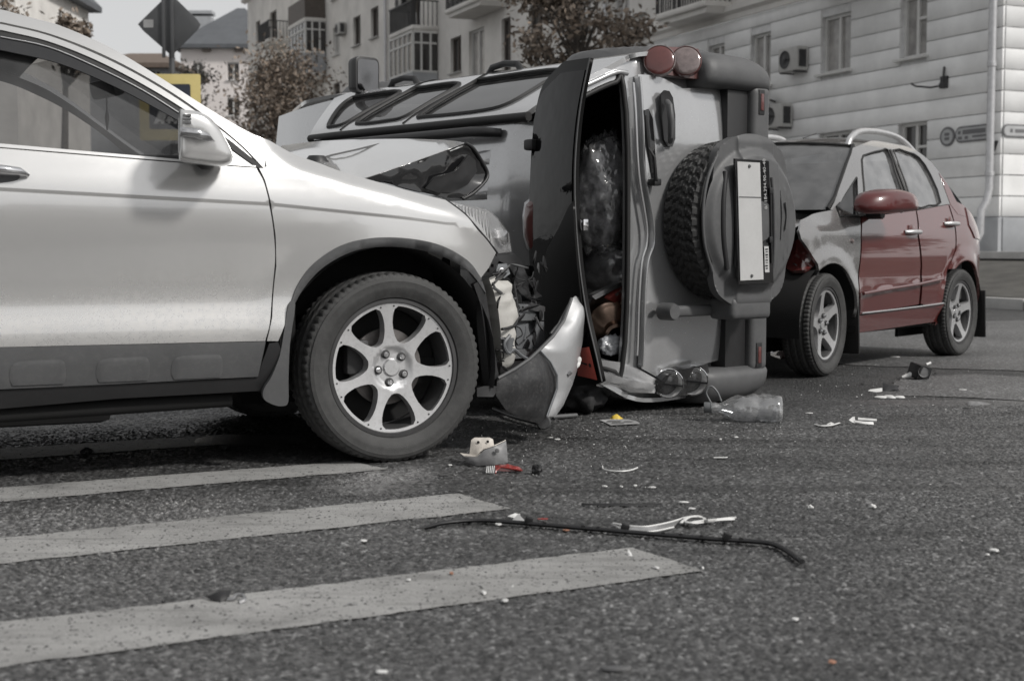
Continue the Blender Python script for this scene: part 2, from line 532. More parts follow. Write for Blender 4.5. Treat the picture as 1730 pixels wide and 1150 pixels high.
# ================================================================== materials of the place
def asphalt(name, base=0.06, stone=1.0, bumpd=0.009, smooth=0.0):
    m, nt, b, out = nodes_of(name); L = nt.links
    tc = N(nt, 'ShaderNodeTexCoord')
    v1 = N(nt, 'ShaderNodeTexVoronoi'); v1.inputs['Scale'].default_value = 74
    v2 = N(nt, 'ShaderNodeTexVoronoi'); v2.inputs['Scale'].default_value = 170
    nb = N(nt, 'ShaderNodeTexNoise'); nb.inputs['Scale'].default_value = 0.9; nb.inputs['Detail'].default_value = 8
    nf = N(nt, 'ShaderNodeTexNoise'); nf.inputs['Scale'].default_value = 420; nf.inputs['Detail'].default_value = 4
    nw = N(nt, 'ShaderNodeTexNoise'); nw.inputs['Scale'].default_value = 60; nw.inputs['Detail'].default_value = 4
    wp = N(nt, 'ShaderNodeMix', data_type='RGBA'); wp.inputs[0].default_value = 0.012
    for n in (nb, nf, nw): L.new(tc.outputs['Object'], n.inputs['Vector'])
    L.new(tc.outputs['Object'], wp.inputs[6]); L.new(nw.outputs['Color'], wp.inputs[7])
    for n in (v1, v2): L.new(wp.outputs[2], n.inputs['Vector'])
    sep = N(nt, 'ShaderNodeSeparateColor'); L.new(v1.outputs['Color'], sep.inputs[0])
    cs = ramp(nt, sep.outputs[0], [(0.0, base*0.5), (0.35, base*0.82), (0.72, base*1.12), (0.92, base*1.5), (1.0, base*2.4)])
    edge = ramp(nt, v1.outputs['Distance'], [(0.35, 1.0), (0.72, 0.30)])
    mu = N(nt, 'ShaderNodeMix', data_type='RGBA', blend_type='MULTIPLY'); mu.inputs[0].default_value = 1.0
    L.new(cs.outputs[0], mu.inputs[6]); L.new(edge.outputs[0], mu.inputs[7])
    big = ramp(nt, nb.outputs['Fac'], [(0.28, 0.62), (0.45, 0.95), (0.7, 1.28)])
    m2 = N(nt, 'ShaderNodeMix', data_type='RGBA', blend_type='MULTIPLY'); m2.inputs[0].default_value = 1.0
    L.new(mu.outputs[2], m2.inputs[6]); L.new(big.outputs[0], m2.inputs[7])
    fine = ramp(nt, nf.outputs['Fac'], [(0.3, 0.75), (0.7, 1.25)])
    m3 = N(nt, 'ShaderNodeMix', data_type='RGBA', blend_type='MULTIPLY'); m3.inputs[0].default_value = 1.0
    L.new(m2.outputs[2], m3.inputs[6]); L.new(fine.outputs[0], m3.inputs[7])
    L.new(m3.outputs[2], b.inputs['Base Color'])
    b.inputs['Roughness'].default_value = 0.62 - smooth * 0.1
    b.inputs['Specular IOR Level'].default_value = 0.42
    h1 = N(nt, 'ShaderNodeMath', operation='MULTIPLY'); h1.inputs[1].default_value = -1.0; L.new(v1.outputs['Distance'], h1.inputs[0])
    h1b = N(nt, 'ShaderNodeMath', operation='MULTIPLY_ADD'); h1b.inputs[1].default_value = 0.9; L.new(sep.outputs[1], h1b.inputs[0]); L.new(h1.outputs[0], h1b.inputs[2])
    h2 = N(nt, 'ShaderNodeMath', operation='MULTIPLY_ADD'); h2.inputs[1].default_value = -0.45; L.new(v2.outputs['Distance'], h2.inputs[0]); L.new(h1b.outputs[0], h2.inputs[2])
    bp = N(nt, 'ShaderNodeBump'); bp.inputs['Strength'].default_value = 0.9 * stone; bp.inputs['Distance'].default_value = bumpd
    L.new(h2.outputs[0], bp.inputs['Height']); L.new(bp.outputs[0], b.inputs['Normal'])
    MATS[name] = m
    return m
def roadpaint(name):
    m, nt, b, out = nodes_of(name); L = nt.links
    tc = N(nt, 'ShaderNodeTexCoord')
    n1 = N(nt, 'ShaderNodeTexNoise'); n1.inputs['Scale'].default_value = 3.0; n1.inputs['Detail'].default_value = 9; n1.inputs['Roughness'].default_value = 0.65
    n2 = N(nt, 'ShaderNodeTexNoise'); n2.inputs['Scale'].default_value = 45; n2.inputs['Detail'].default_value = 6; n2.inputs['Roughness'].default_value = 0.7
    n3 = N(nt, 'ShaderNodeTexNoise'); n3.inputs['Scale'].default_value = 330; n3.inputs['Detail'].default_value = 3
    v = N(nt, 'ShaderNodeTexVoronoi'); v.inputs['Scale'].default_value = 26
    vs = N(nt, 'ShaderNodeTexVoronoi'); vs.inputs['Scale'].default_value = 105
    for n in (n1, n2, n3, v, vs): L.new(tc.outputs['Object'], n.inputs['Vector'])
    a = ramp(nt, n1.outputs['Fac'], [(0.28, (0.15, 0.149, 0.146)), (0.45, (0.26, 0.258, 0.252)), (0.75, (0.37, 0.367, 0.36))])
    f = ramp(nt, n3.outputs['Fac'], [(0.3, 0.78), (0.7, 1.2)])
    mu = N(nt, 'ShaderNodeMix', data_type='RGBA', blend_type='MULTIPLY'); mu.inputs[0].default_value = 1.0
    L.new(a.outputs[0], mu.inputs[6]); L.new(f.outputs[0], mu.inputs[7])
    chips = ramp(nt, n2.outputs['Fac'], [(0.58, 0.0), (0.72, 0.8)])
    sp = ramp(nt, v.outputs['Distance'], [(0.06, 0.55), (0.12, 0.0)])
    mp = N(nt, 'ShaderNodeMapping'); mp.inputs['Rotation'].default_value = (0, 0, R(-27)); mp.inputs['Scale'].default_value = (.8, 9.0, 1)
    n7 = N(nt, 'ShaderNodeTexNoise'); n7.inputs['Scale'].default_value = 1.6; n7.inputs['Detail'].default_value = 8; n7.inputs['Roughness'].default_value = .7
    L.new(tc.outputs['Object'], mp.inputs['Vector']); L.new(mp.outputs[0], n7.inputs['Vector'])
    wr = ramp(nt, n7.outputs['Fac'], [(0.50, 0.0), (0.72, 0.55)])
    mx0 = N(nt, 'ShaderNodeMath', operation='MAXIMUM'); L.new(chips.outputs[0], mx0.inputs[0]); L.new(sp.outputs[0], mx0.inputs[1])
    mx = N(nt, 'ShaderNodeMath', operation='MAXIMUM'); L.new(mx0.outputs[0], mx.inputs[0]); L.new(wr.outputs[0], mx.inputs[1])
    m2 = N(nt, 'ShaderNodeMix', data_type='RGBA'); L.new(mx.outputs[0], m2.inputs[0]); L.new(mu.outputs[2], m2.inputs[6]); m2.inputs[7].default_value = (0.06, 0.06, 0.058, 1)
    L.new(m2.outputs[2], b.inputs['Base Color']); b.inputs['Roughness'].default_value = 0.62; b.inputs['Specular IOR Level'].default_value = 0.35
    hh = N(nt, 'ShaderNodeMath', operation='MULTIPLY_ADD'); hh.inputs[1].default_value = -0.5; L.new(vs.outputs['Distance'], hh.inputs[0]); L.new(n3.outputs['Fac'], hh.inputs[2])
    h3 = N(nt, 'ShaderNodeMath', operation='MULTIPLY_ADD'); h3.inputs[1].default_value = -0.8; L.new(mx.outputs[0], h3.inputs[0]); L.new(hh.outputs[0], h3.inputs[2])
    bp = N(nt, 'ShaderNodeBump'); bp.inputs['Strength'].default_value = 0.45; bp.inputs['Distance'].default_value = 0.003
    L.new(h3.outputs[0], bp.inputs['Height']); L.new(bp.outputs[0], b.inputs['Normal'])
    MATS[name] = m
    return m
asphalt('asphalt', 0.078)
asphalt('asphalt_worn', 0.15, 0.35, 0.003, 0.6)
asphalt('asphalt_wet', 0.045, 0.3, 0.003, 2.2)
roadpaint('road_paint')
mat('stucco', (0.70, 0.68, 0.65), 0.9, var=0.16, scale=0.7, bump=0.15, bscale=40, dirt=0.3, dirtcol=(0.36, 0.345, 0.33))
mat('stucco_light', (0.80, 0.80, 0.795), 0.9, var=0.13, scale=0.9, bump=0.15, bscale=40, dirt=0.4, dirtcol=(0.50, 0.50, 0.50))
mat('stucco_pale', (0.70, 0.655, 0.635), 0.9, var=0.06, scale=0.8)
mat('plinth', (0.36, 0.37, 0.385), 0.9, var=0.12, scale=2.0, bump=0.2, bscale=30)
mat('joint', (0.68, 0.68, 0.68), 0.95)
mat('concrete', (0.40, 0.395, 0.385), 0.9, var=0.15, scale=3, bump=0.3, bscale=50)
mat('soil', (0.075, 0.072, 0.066), 0.95, var=0.35, scale=2.5, bump=0.8, bscale=22)
mat('window_dark', (0.045, 0.043, 0.042), 0.08, var=0.3, scale=0.8, spec=0.7)
mat('window_curtain', (0.30, 0.29, 0.28), 0.4, var=0.35, scale=3.0, spec=0.6, coat=0.6)
mat('frame_white', (0.62, 0.615, 0.60), 0.5, var=0.05)
mat('frame_brown', (0.10, 0.085, 0.075), 0.6, var=0.15)
mat('iron', (0.05, 0.05, 0.052), 0.55, metal=0.3, var=0.2)
mat('galv', (0.52, 0.52, 0.53), 0.42, metal=0.6, var=0.12, scale=14)
mat('roof_grey', (0.10, 0.106, 0.115), 0.7, var=0.12, scale=1.2)
mat('roof_brown', (0.14, 0.11, 0.09), 0.8, var=0.2)
mat('ac_white', (0.45, 0.445, 0.43), 0.6, var=0.08)
mat('bark', (0.085, 0.075, 0.066), 0.95, var=0.35, scale=12, bump=0.8, bscale=30)
mat('sign_back', (0.095, 0.097, 0.10), 0.5, metal=0.35, var=0.1, scale=3)
mat('sign_yellow', (0.58, 0.48, 0.20), 0.45, var=0.06)
mat('sign_blue', (0.035, 0.04, 0.055), 0.4)
mat('sign_white', (0.62, 0.62, 0.62), 0.45)

# ================================================================== the ground
ground_me = mesh('road', [(-300, -80, 0), (300, -80, 0), (300, 500, 0), (-300, 500, 0)], [(0, 1, 2, 3)], MATS['asphalt'], None, False)
tag(ground_me, kind='structure')
def sheet(name, pts, z, material, parent, wob=0.012, step=0.022):
    lo = dens(pts, step)
    V = []
    for i, p in enumerate(lo):
        n1 = noise.noise(Vector((p[0]*7.1, p[1]*7.1, 3.3))); n2 = noise.noise(Vector((p[0]*7.1, p[1]*7.1, 9.7)))
        n3 = noise.noise(Vector((p[0]*40, p[1]*40, 1.7))); n4 = noise.noise(Vector((p[0]*40, p[1]*40, 5.7)))
        V.append((p[0] + wob*n1 + .009*n3, p[1] + wob*n2 + .009*n4, z))
    bm = bmesh.new()
    f = bm.faces.new([bm.verts.new(v) for v in V]); f.normal_update()
    if f.normal.z < 0: f.normal_flip()
    bmesh.ops.triangulate(bm, faces=[f])
    return from_bm(name, bm, material, parent)
# the near road really is stones in tar: one piece of relief, each stone with its own height and grey
def stone_field(X, Y, pitch, seed):
    ix = np.floor(X/pitch).astype(np.int64); iy = np.floor(Y/pitch).astype(np.int64)
    best = np.full(X.shape, 9.0); idv = np.zeros(X.shape); id2 = np.zeros(X.shape)
    def rnd(a, b, k):
        h = (a*73856093) ^ (b*19349663) ^ ((k + seed)*83492791); h = (h ^ (h >> 13))*1274126177 & 0x7fffffff; h = (h ^ (h >> 11))*1103515245 & 0x7fffffff
        return (h % 100003)/100003.0
    for dx in (-1, 0, 1):
        for dy in (-1, 0, 1):
            a = ix + dx; b = iy + dy
            px = (a + .15 + .7*rnd(a, b, 1))*pitch; py = (b + .15 + .7*rnd(a, b, 2))*pitch
            st = .75 + .6*rnd(a, b, 5)
            d = np.hypot(X - px, (Y - py))/pitch*st
            m = d < best
            best = np.where(m, d, best); idv = np.where(m, rnd(a, b, 3), idv); id2 = np.where(m, rnd(a, b, 4), id2)
    return best, idv, id2
def relief(cell, y0r, y1r, fade_far, drop, side):
    x1r = y1r*(CX/F_PX)*1.12 + side + .2
    gx_ = np.arange(-x1r, x1r, cell); gy_ = np.arange(y0r, y1r, cell)
    GX, GY = np.meshgrid(gx_, gy_)
    half = GY*(CX/F_PX)*1.05 + side
    d1, sid, shh = stone_field(GX, GY, .0115, 3)
    d2, sid2, shh2 = stone_field(GX + 3.1, GY + 1.7, .0062, 9)
    hz_ = (1 - np.clip(d1/.62, 0, 1)**2.2)*(.0008 + .0068*shh) + .0012*(1 - np.clip(d2/.6, 0, 1)**2)
    edge_ = np.minimum.reduce([(half - np.abs(GX)), (y1r - GY)*.3 if fade_far else np.full(GX.shape, 9.0)])
    hz_ = .0006 - drop + hz_*np.clip(edge_/.12, 0, 1)
    tone = np.where(d1 < .60, sid, .12 + .25*sid2)
    ny_, nx_ = GX.shape
    idx = np.arange(nx_*ny_).reshape(ny_, nx_)
    q_ = np.stack([idx[:-1, :-1], idx[:-1, 1:], idx[1:, 1:], idx[1:, :-1]], -1).reshape(-1, 4)
    q_ = q_[(np.abs(GX) < half).ravel()[q_].all(1)]
    used_ = np.zeros(nx_*ny_, bool); used_[q_.ravel()] = True
    q_ = (np.cumsum(used_) - 1)[q_]
    co_ = np.stack([GX.ravel(), GY.ravel(), hz_.ravel()], 1)[used_]
    rme = bpy.data.meshes.new('asphalt_aggregate')
    rme.vertices.add(len(co_)); rme.vertices.foreach_set('co', co_.ravel())
    rme.loops.add(len(q_)*4); rme.loops.foreach_set('vertex_index', q_.ravel().astype(np.int32))
    rme.polygons.add(len(q_)); rme.polygons.foreach_set('loop_start', np.arange(0, len(q_)*4, 4, dtype=np.int32))
    rme.polygons.foreach_set('use_smooth', np.ones(len(q_), bool))
    at_ = rme.attributes.new('stone', 'FLOAT', 'POINT'); at_.data.foreach_set('value', tone.ravel()[used_].astype(np.float32))
    rme.update(); rme.validate()
    return rme
def asphalt_near(base):
    m, nt, b, out = nodes_of('asphalt_stones'); L = nt.links
    tc = N(nt, 'ShaderNodeTexCoord'); at = N(nt, 'ShaderNodeAttribute', attribute_name='stone')
    cs = ramp(nt, at.outputs['Fac'], [(0.0, base*.28), (0.30, base*.68), (0.7, base*1.25), (0.9, base*2.0), (1.0, base*3.4)])
    nb = N(nt, 'ShaderNodeTexNoise'); nb.inputs['Scale'].default_value = 0.9; nb.inputs['Detail'].default_value = 8
    nf = N(nt, 'ShaderNodeTexNoise'); nf.inputs['Scale'].default_value = 420; nf.inputs['Detail'].default_value = 4
    for n in (nb, nf): L.new(tc.outputs['Object'], n.inputs['Vector'])
    big = ramp(nt, nb.outputs['Fac'], [(0.28, 0.62), (0.45, 0.95), (0.7, 1.28)]); fine = ramp(nt, nf.outputs['Fac'], [(0.3, 0.75), (0.7, 1.25)])
    prev = cs.outputs[0]
    for r_ in (big, fine):
        mm = N(nt, 'ShaderNodeMix', data_type='RGBA', blend_type='MULTIPLY'); mm.inputs[0].default_value = 1.0
        L.new(prev, mm.inputs[6]); L.new(r_.outputs[0], mm.inputs[7]); prev = mm.outputs[2]
    ns = N(nt, 'ShaderNodeTexNoise'); ns.inputs['Scale'].default_value = 1.7; ns.inputs['Detail'].default_value = 5; ns.inputs['Distortion'].default_value = .6
    mp = N(nt, 'ShaderNodeMapping'); mp.inputs['Rotation'].default_value = (0, 0, R(-27)); mp.inputs['Scale'].default_value = (.35, 2.6, 1)
    L.new(tc.outputs['Object'], mp.inputs['Vector']); L.new(mp.outputs[0], ns.inputs['Vector'])
    stn = ramp(nt, ns.outputs['Fac'], [(0.33, .55), (0.48, 1.0), (0.66, 1.0), (0.8, 1.3)])
    mm = N(nt, 'ShaderNodeMix', data_type='RGBA', blend_type='MULTIPLY'); mm.inputs[0].default_value = 1.0
    L.new(prev, mm.inputs[6]); L.new(stn.outputs[0], mm.inputs[7]); prev = mm.outputs[2]
    L.new(prev, b.inputs['Base Color']); b.inputs['Roughness'].default_value = .42; b.inputs['Specular IOR Level'].default_value = .55
    bp = N(nt, 'ShaderNodeBump'); bp.inputs['Strength'].default_value = .5; bp.inputs['Distance'].default_value = .0015
    L.new(nf.outputs['Fac'], bp.inputs['Height']); L.new(bp.outputs[0], b.inputs['Normal'])
    MATS['asphalt_stones'] = m; return m
asphalt_near(0.068)
for args in ((.0046, 2.20, 4.70, False, 0.0, .75), (.0068, 4.69, 7.60, True, .0002, .6)):
    rel = link('asphalt_aggregate', relief(*args), MATS['asphalt_stones'], ground_me); rel['kind'] = 'stuff'
def gpt(px, py): return ground(px, py)[:2]
def ext(a, b, k):
    """beyond b, away from a"""
    return b + (b - a) / np.linalg.norm(b - a) * k
def stripe(ur, lr, ul, ll, k=3.2):
    UR, LR, UL, LL = gpt(*ur), gpt(*lr), gpt(*ul), gpt(*ll)
    d = (UL - UR); d /= np.linalg.norm(d)
    d2 = (LL - LR); d2 /= np.linalg.norm(d2)
    dm = (d + d2) / 2
    return sheet('crosswalk_stripe', [UR, LR, LL + dm*k, UL + dm*k], 0.0064, MATS['road_paint'], ground_me, 0.010)
stripe((592, 781), (655, 795), (5, 823), (5, 853))
stripe((772, 836), (862, 862), (5, 910), (5, 957))
stripe((1067, 928), (1192, 968), (5, 1052), (5, 1134))
stripe((395, 735), (450, 747), (5, 757), (5, 782))
# stripes of the crossing that continue under the white car
p0_ = gpt(592, 781); p1_ = gpt(772, 836); stp = p0_ - p1_
for k in (2.1, 3.15):
    a = p0_ + stp*k; w_ = gpt(655, 795) - p0_; d_ = gpt(5, 823) - p0_; d_ /= np.linalg.norm(d_)
    sheet('crosswalk_stripe', [a, a + w_, a + w_ + d_*6, a + d_*6], 0.004, MATS['road_paint'], ground_me, 0.01)
# smooth worn lanes to the right of the crash, and an old patch
sheet('asphalt_patch', [gpt(1470, 668), gpt(1640, 672), gpt(1760, 680), gpt(1760, 640), gpt(1640, 632), gpt(1520, 640)], 0.004, MATS['asphalt_worn'], ground_me, 0.05)
sheet('asphalt_patch', [gpt(1330, 612), gpt(1560, 622), gpt(1760, 628), gpt(1800, 540), gpt(1560, 545), gpt(1330, 560)], 0.0042, MATS['asphalt_worn'], ground_me, 0.06)
sheet('wet_patch', [gpt(330, 750), gpt(420, 757), gpt(520, 750), gpt(500, 738), gpt(400, 735), gpt(340, 742)], 0.0075, MATS['asphalt_wet'], ground_me, 0.03)

# facade line of the street on the right: s runs away from the camera, y out of the wall
FS = np.array([-0.386, 0.9225, 0]); FS /= np.linalg.norm(FS)
FN = np.array([-FS[1], FS[0], 0])
CORNER = np.array([9.45, 28.0, 0.62])
BF = Frame(CORNER, FS, FN, (0, 0, 1))
BROT = math.atan2(FS[1], FS[0])
# kerb, raised bank and pavement in front of the houses
kl = np.array([6.42, 18.7])
n_in = -FN[:2]
def kpt(s, off, z): 
    p = kl + FS[:2]*s + n_in*off
    return (p[0], p[1], z)
bank = []
offs = [(0.0, 0.0), (0.02, 0.13), (0.4, 0.16), (1.6, 0.34), (3.0, 0.52), (3.6, 0.575), (3.9, 0.60), (40, 0.60)]
ss = [-25 + i*1.2 for i in range(140)]
V = []; Fc = []
for i, s in enumerate(ss):
    for o_, z_ in offs:
        w = 0.10*noise.noise(Vector((s*.6, o_*1.1, 2))) if 0.3 < o_ < 3.7 else 0
        V.append(kpt(s, o_ + 0.15, z_ + w*.6))
no = len(offs)
for i in range(len(ss)-1):
    for j in range(no-1):
        Fc.append((i*no+j, (i+1)*no+j, (i+1)*no+j+1, i*no+j+1))
o = mesh('earth_bank', V, Fc, MATS['soil'], None, True); tag(o, kind='structure')
o = mesh('pavement', [kpt(-25, 3.75, 0.615), kpt(140, 3.75, 0.615), kpt(140, 30, 0.62), kpt(-25, 30, 0.62)], [(0, 1, 2, 3)], MATS['concrete'], None, False)
bm = bmesh.new(); bm.from_mesh(o.data); bmesh.ops.recalc_face_normals(bm, faces=bm.faces); 
for f in bm.faces:
    if f.normal.z < 0: f.normal_flip()
bm.to_mesh(o.data); bm.free(); tag(o, kind='structure')
kerb = tag(bpy.data.objects.new('kerb', None), kind='structure'); COL.objects.link(kerb)
ks = None
for i in range(46):
    s = -9 + i*1.02
    p = kpt(s, 0.07, 0.065)
    if ks is None:
        ks = box('kerb_stone', (1.0, 0.15, 0.15), (0, 0, 0), MATS['concrete'], kerb, bevel=0.012); me = ks.data; q = ks
    else:
        q = bpy.data.objects.new('kerb_stone', me); COL.objects.link(q); q.parent = kerb
    q.location = (p[0], p[1], p[2] + 0.006*noise.noise(Vector((i*1.3, 0, 0)))); q.rotation_euler = (0, 0, BROT + 0.008*noise.noise(Vector((i*2.1, 4, 0))))
# low upstand in front of the corner house
for i in range(24):
    s = -6 + i*2.02; p = kpt(s, 3.95, 0.66)
    if i == 0:
        up_me = box('path_edging', (2.0, 0.16, 0.14), (0, 0, 0), MATS['concrete'], kerb, bevel=0.015); q = up_me
    else:
        q = bpy.data.objects.new('path_edging', up_me.data); COL.objects.link(q); q.parent = kerb
    q.location = p; q.rotation_euler = (0, 0, BROT)

# ================================================================== buildings
def bthing(name, label):
    return thing(name, label, 'building', frame=BF)
def window(parent, s0, s1, z0, z1, fm, gm, y=0.0, depth=0.16, mull=1, transom=None, sill=True):
    """recessed window: frame, panes, sill"""
    fr = []
    t = 0.07; yf = y - depth
    w = prism('window', [(s0, z0), (s1, z0), (s1, z1), (s0, z1)], yf - 0.05, yf - 0.03, 'XZ', gm, parent)
    bm = bmesh.new()
    def bx(a0, a1, b0, b1, d0, d1):
        r = bmesh.ops.create_cube(bm, size=1.0)
        for v in r['verts']:
            v.co = Vector(((a0+a1)/2 + v.co.x*(a1-a0), (d0+d1)/2 + v.co.y*(d1-d0), (b0+b1)/2 + v.co.z*(b1-b0)))
    bx(s0, s1, z0, z0+t, yf-.03, yf+.03); bx(s0, s1, z1-t, z1, yf-.03, yf+.03)
    bx(s0, s0+t, z0+t, z1-t, yf-.03, yf+.03); bx(s1-t, s1, z0+t, z1-t, yf-.03, yf+.03)
    for k in range(mull):
        c = s0 + (s1-s0)*(k+1)/(mull+1)
        bx(c-t*.6, c+t*.6, z0+t, z1-t, yf-.03, yf+.028)
    if transom:
        c = z0 + (z1-z0)*transom
        bx(s0+t, (s0+s1)/2-t*.6, c-t*.4, c+t*.4, yf-.03, yf+.025)
    from_bm('frame', bm, fm, w)
    if sill: box('sill', (s1-s0+0.16, depth+0.12, 0.05), ((s0+s1)/2, y - depth/2 + 0.06, z0-0.026), MATS['concrete'] if fm is not MATS['frame_white'] else fm, w)
    return w
def spx(px, py, y=0.0):
    q = BF.on(px, py, 1, y); return q[0], q[2]

ROWS = [(1.45, 2.80), (4.15, 5.45), (6.85, 8.2), (9.55, 10.9), (12.25, 13.6)]
# --- corner house with banded masonry
cb = bthing('corner_house', 'pale grey corner house with banded masonry and a downpipe, behind the red car')
S_END = 14.5
wins = []
for (a, b, r) in [(1438, 1387, 1), (1566, 1520, 1), (1303, 1268, 1), (1440, 1384, 0), (1567, 1517, 0), (1303, 1268, 0), (1225, 1196, 1), (1225, 1196, 0), (1160, 1135, 1)]:
    yy = 85 if r == 1 else 235
    s0 = spx(a, yy)[0]; s1 = spx(b, yy)[0]
    wins.append((s0, s1, ROWS[r][0], ROWS[r][1]))
CORN = 5.95
# wall core
holes = [[(a, c), (b, c), (b, d), (a, d)] for a, b, c, d in wins]
def fwall(y): return lambda u, v: (u, y, v)
panel('wall', [(0, 0), (S_END, 0), (S_END, CORN), (0, CORN)], fwall(-0.03), (0, 1, 0), MATS['joint'], cb, holes=holes, step=0.9, thick=0.2)
# banded courses, each run of masonry between openings is its own piece
hz = 0.405
course_n = int((CORN - 0.75) / hz) + 1
for k in range(course_n):
    z0 = 0.78 + k*hz; z1 = min(z0 + hz - 0.022, CORN - 0.01)
    if z1 - z0 < 0.08: continue
    cuts = sorted([(a, b) for a, b, c, d in wins if not (d <= z0 + 0.02 or c >= z1 - 0.02)])
    spans = []; x = -0.012
    for a, b in cuts:
        if a > x: spans.append((x, a))
        x = max(x, b)
    spans.append((x, S_END))
    for a, b in spans:
        # openings that only partly cut the course stay behind it as lintels
        box('masonry_course', (b - a, 0.05, z1 - z0), ((a+b)/2, -0.009, (z0+z1)/2), MATS['stucco_light'], cb, bevel=0.003, seg=1)
    # end wall courses
    box('masonry_course', (0.05, 12.0, z1 - z0), (-0.011, -6.04, (z0+z1)/2), MATS['stucco_light'], cb, bevel=0.003, seg=1)
box('end_wall', (0.2, 12, CORN), (0.115, -6.26, CORN/2), MATS['joint'], cb)
box('plinth', (S_END+0.06, 0.10, 0.76), (S_END/2 - 0.03, 0.03, 0.38), MATS['plinth'], cb, bevel=0.01, seg=1)
box('plinth', (0.10, 12, 0.76), (-0.03, -6.03, 0.38), MATS['plinth'], cb, bevel=0.01, seg=1)
for a, b, c, d in wins:
    window(cb, a, b, c, d, MATS['frame_white'], MATS['window_curtain'] if c > 3 else MATS['window_dark'], y=0.015, mull=1, transom=0.62 if a < 4 else None)
prism('cornice', [(0.0, CORN), (0.10, CORN), (0.10, CORN+0.12), (0.2, CORN+0.2), (0.2, CORN+0.34), (0.0, CORN+0.34)], -0.2, S_END, 'YZ', MATS['stucco'], cb)
# upper wall of the corner house
up = [(a, b, ROWS[2][0]+0.1, ROWS[2][1]+0.1) for a, b, c, d in wins[:3]] + [(spx(1090, 20)[0], spx(1068, 20)[0], ROWS[2][0], ROWS[2][1]+.6)]
panel('wall', [(0, CORN+0.3), (S_END, CORN+0.3), (S_END, 15.5), (0, 15.5)], fwall(0.0), (0, 1, 0), MATS['stucco'], cb,
      holes=[[(a, c), (b, c), (b, d), (a, d)] for a, b, c, d in up], step=0.9, thick=0.2)
box('end_wall', (0.2, 12, 15.5 - CORN - .3), (0.1, -6.0, (15.5 + CORN + .3)/2), MATS['stucco'], cb)
for a, b, c, d in up: window(cb, a, b, c, d, MATS['frame_brown'], MATS['window_dark'], y=0.0)
box('roof', (S_END + .6, 13, .3), (S_END/2 - .1, -5.9, 15.65), MATS['roof_grey'], cb)
# balcony slabs over the banded floors
def balcony(parent, s0, s1, z, d=1.0, kind='rail', name='balcony'):
    b = box(name, (s1-s0, d, 0.16), ((s0+s1)/2, d/2, z), MATS['stucco'], parent, bevel=0.02, seg=1)
    prism('slab_moulding', [(s0+0.12, z-0.22), (s1-0.12, z-0.22), (s1-0.02, z-0.075), (s0+0.02, z-0.075)], 0.02, d-0.1, 'XZ', MATS['stucco'], b)
    bm = bmesh.new()
    def bx(c, sz):
        r = bmesh.ops.create_cube(bm, size=1.0)
        for v in r['verts']: v.co = Vector((c[0]+v.co.x*sz[0], c[1]+v.co.y*sz[1], c[2]+v.co.z*sz[2]))
    zt = z + 1.05
    if kind == 'rail':
        bx(((s0+s1)/2, d-.05, zt), (s1-s0, .06, .06)); bx((s0+.03, d/2, zt), (.05, d, .05)); bx((s1-.03, d/2, zt), (.05, d, .05))
        n = int((s1-s0)/0.13)
        for i in range(n+1): bx((s0+.03+(s1-s0-.06)*i/n, d-.05, z+.55), (.03, .03, .95))
        for i in range(6): bx((s0+.03, d*i/6+.06, z+.55), (.03, .03, .95)); bx((s1-.03, d*i/6+.06, z+.55), (.03, .03, .95))
        from_bm('railing', bm, MATS['iron'], b)
    else:
        bx(((s0+s1)/2, d-.04, z+.55), (s1-s0, .06, 1.0)); bx((s0+.04, d/2, z+.55), (.06, d-.08, 1.0)); bx((s1-.04, d/2, z+.55), (.06, d-.08, 1.0))
        from_bm('parapet', bm, MATS['plinth'] if kind == 'glazed' else MATS['frame_brown'], b)
        if kind == 'glazed':
            bm = bmesh.new()
            for i in range(6):
                x = s0 + .05 + (s1-s0-.1)*i/5; bx((x, d-.05, z+1.85), (.08, .08, 1.6))
            for yy in (0.3, 0.65): bx((s0+.05, d*yy, z+1.85), (.08, .08, 1.6)); bx((s1-.05, d*yy, z+1.85), (.08, .08, 1.6))
            for zz in (1.09, 2.2, 2.62): bx(((s0+s1)/2, d-.05, z+zz), (s1-s0-.02, .09, .07)); bx((s0+.05, d/2, z+zz), (.09, d-.1, .07)); bx((s1-.05, d/2, z+zz), (.09, d-.1, .07))
            from_bm('glazing_frame', bm, MATS['frame_white'], b)
            bm = bmesh.new()
            bx(((s0+s1)/2, d-.055, z+1.85), (s1-s0-.1, .02, 1.5)); bx((s0+.055, d/2, z+1.85), (.02, d-.14, 1.5)); bx((s1-.055, d/2, z+1.85), (.02, d-.14, 1.5))
            from_bm('pane', bm, MATS['window_dark'], b)
    return b
sa, _ = spx(1465, 20, 1.0); sb_, _ = spx(1330, 20, 1.0)
balcony(cb, sa, sb_, 6.2, 1.0, 'solid')
sa, _ = spx(1190, 60, 0.8); sb_, _ = spx(1105, 60, 0.8)
balcony(cb, sa, sb_, 6.35, 0.8, 'rail')
# downpipe on the corner
pp = [(0.10, 0.17, 15.2)] + [(0.10, 0.17, z) for z in (12, 8, 4, 1.32)] + [(0.10, 0.22, 1.1), (0.12, 0.34, 0.9), (0.12, 0.35, 0.45), (0.16, 0.45, 0.25), (0.2, 0.55, 0.2)]
dp = tube('downpipe', pp, 0.075, MATS['galv'], cb, seg=10)
for z in (1.6, 3.7, 5.6, 8.2, 11): lathe('pipe_collar', [(0.076, z-.05), (0.092, z-.04), (0.092, z+.04), (0.076, z+.05)], MATS['galv'], dp, 10, (0.10, 0.17, 0), 'Z')
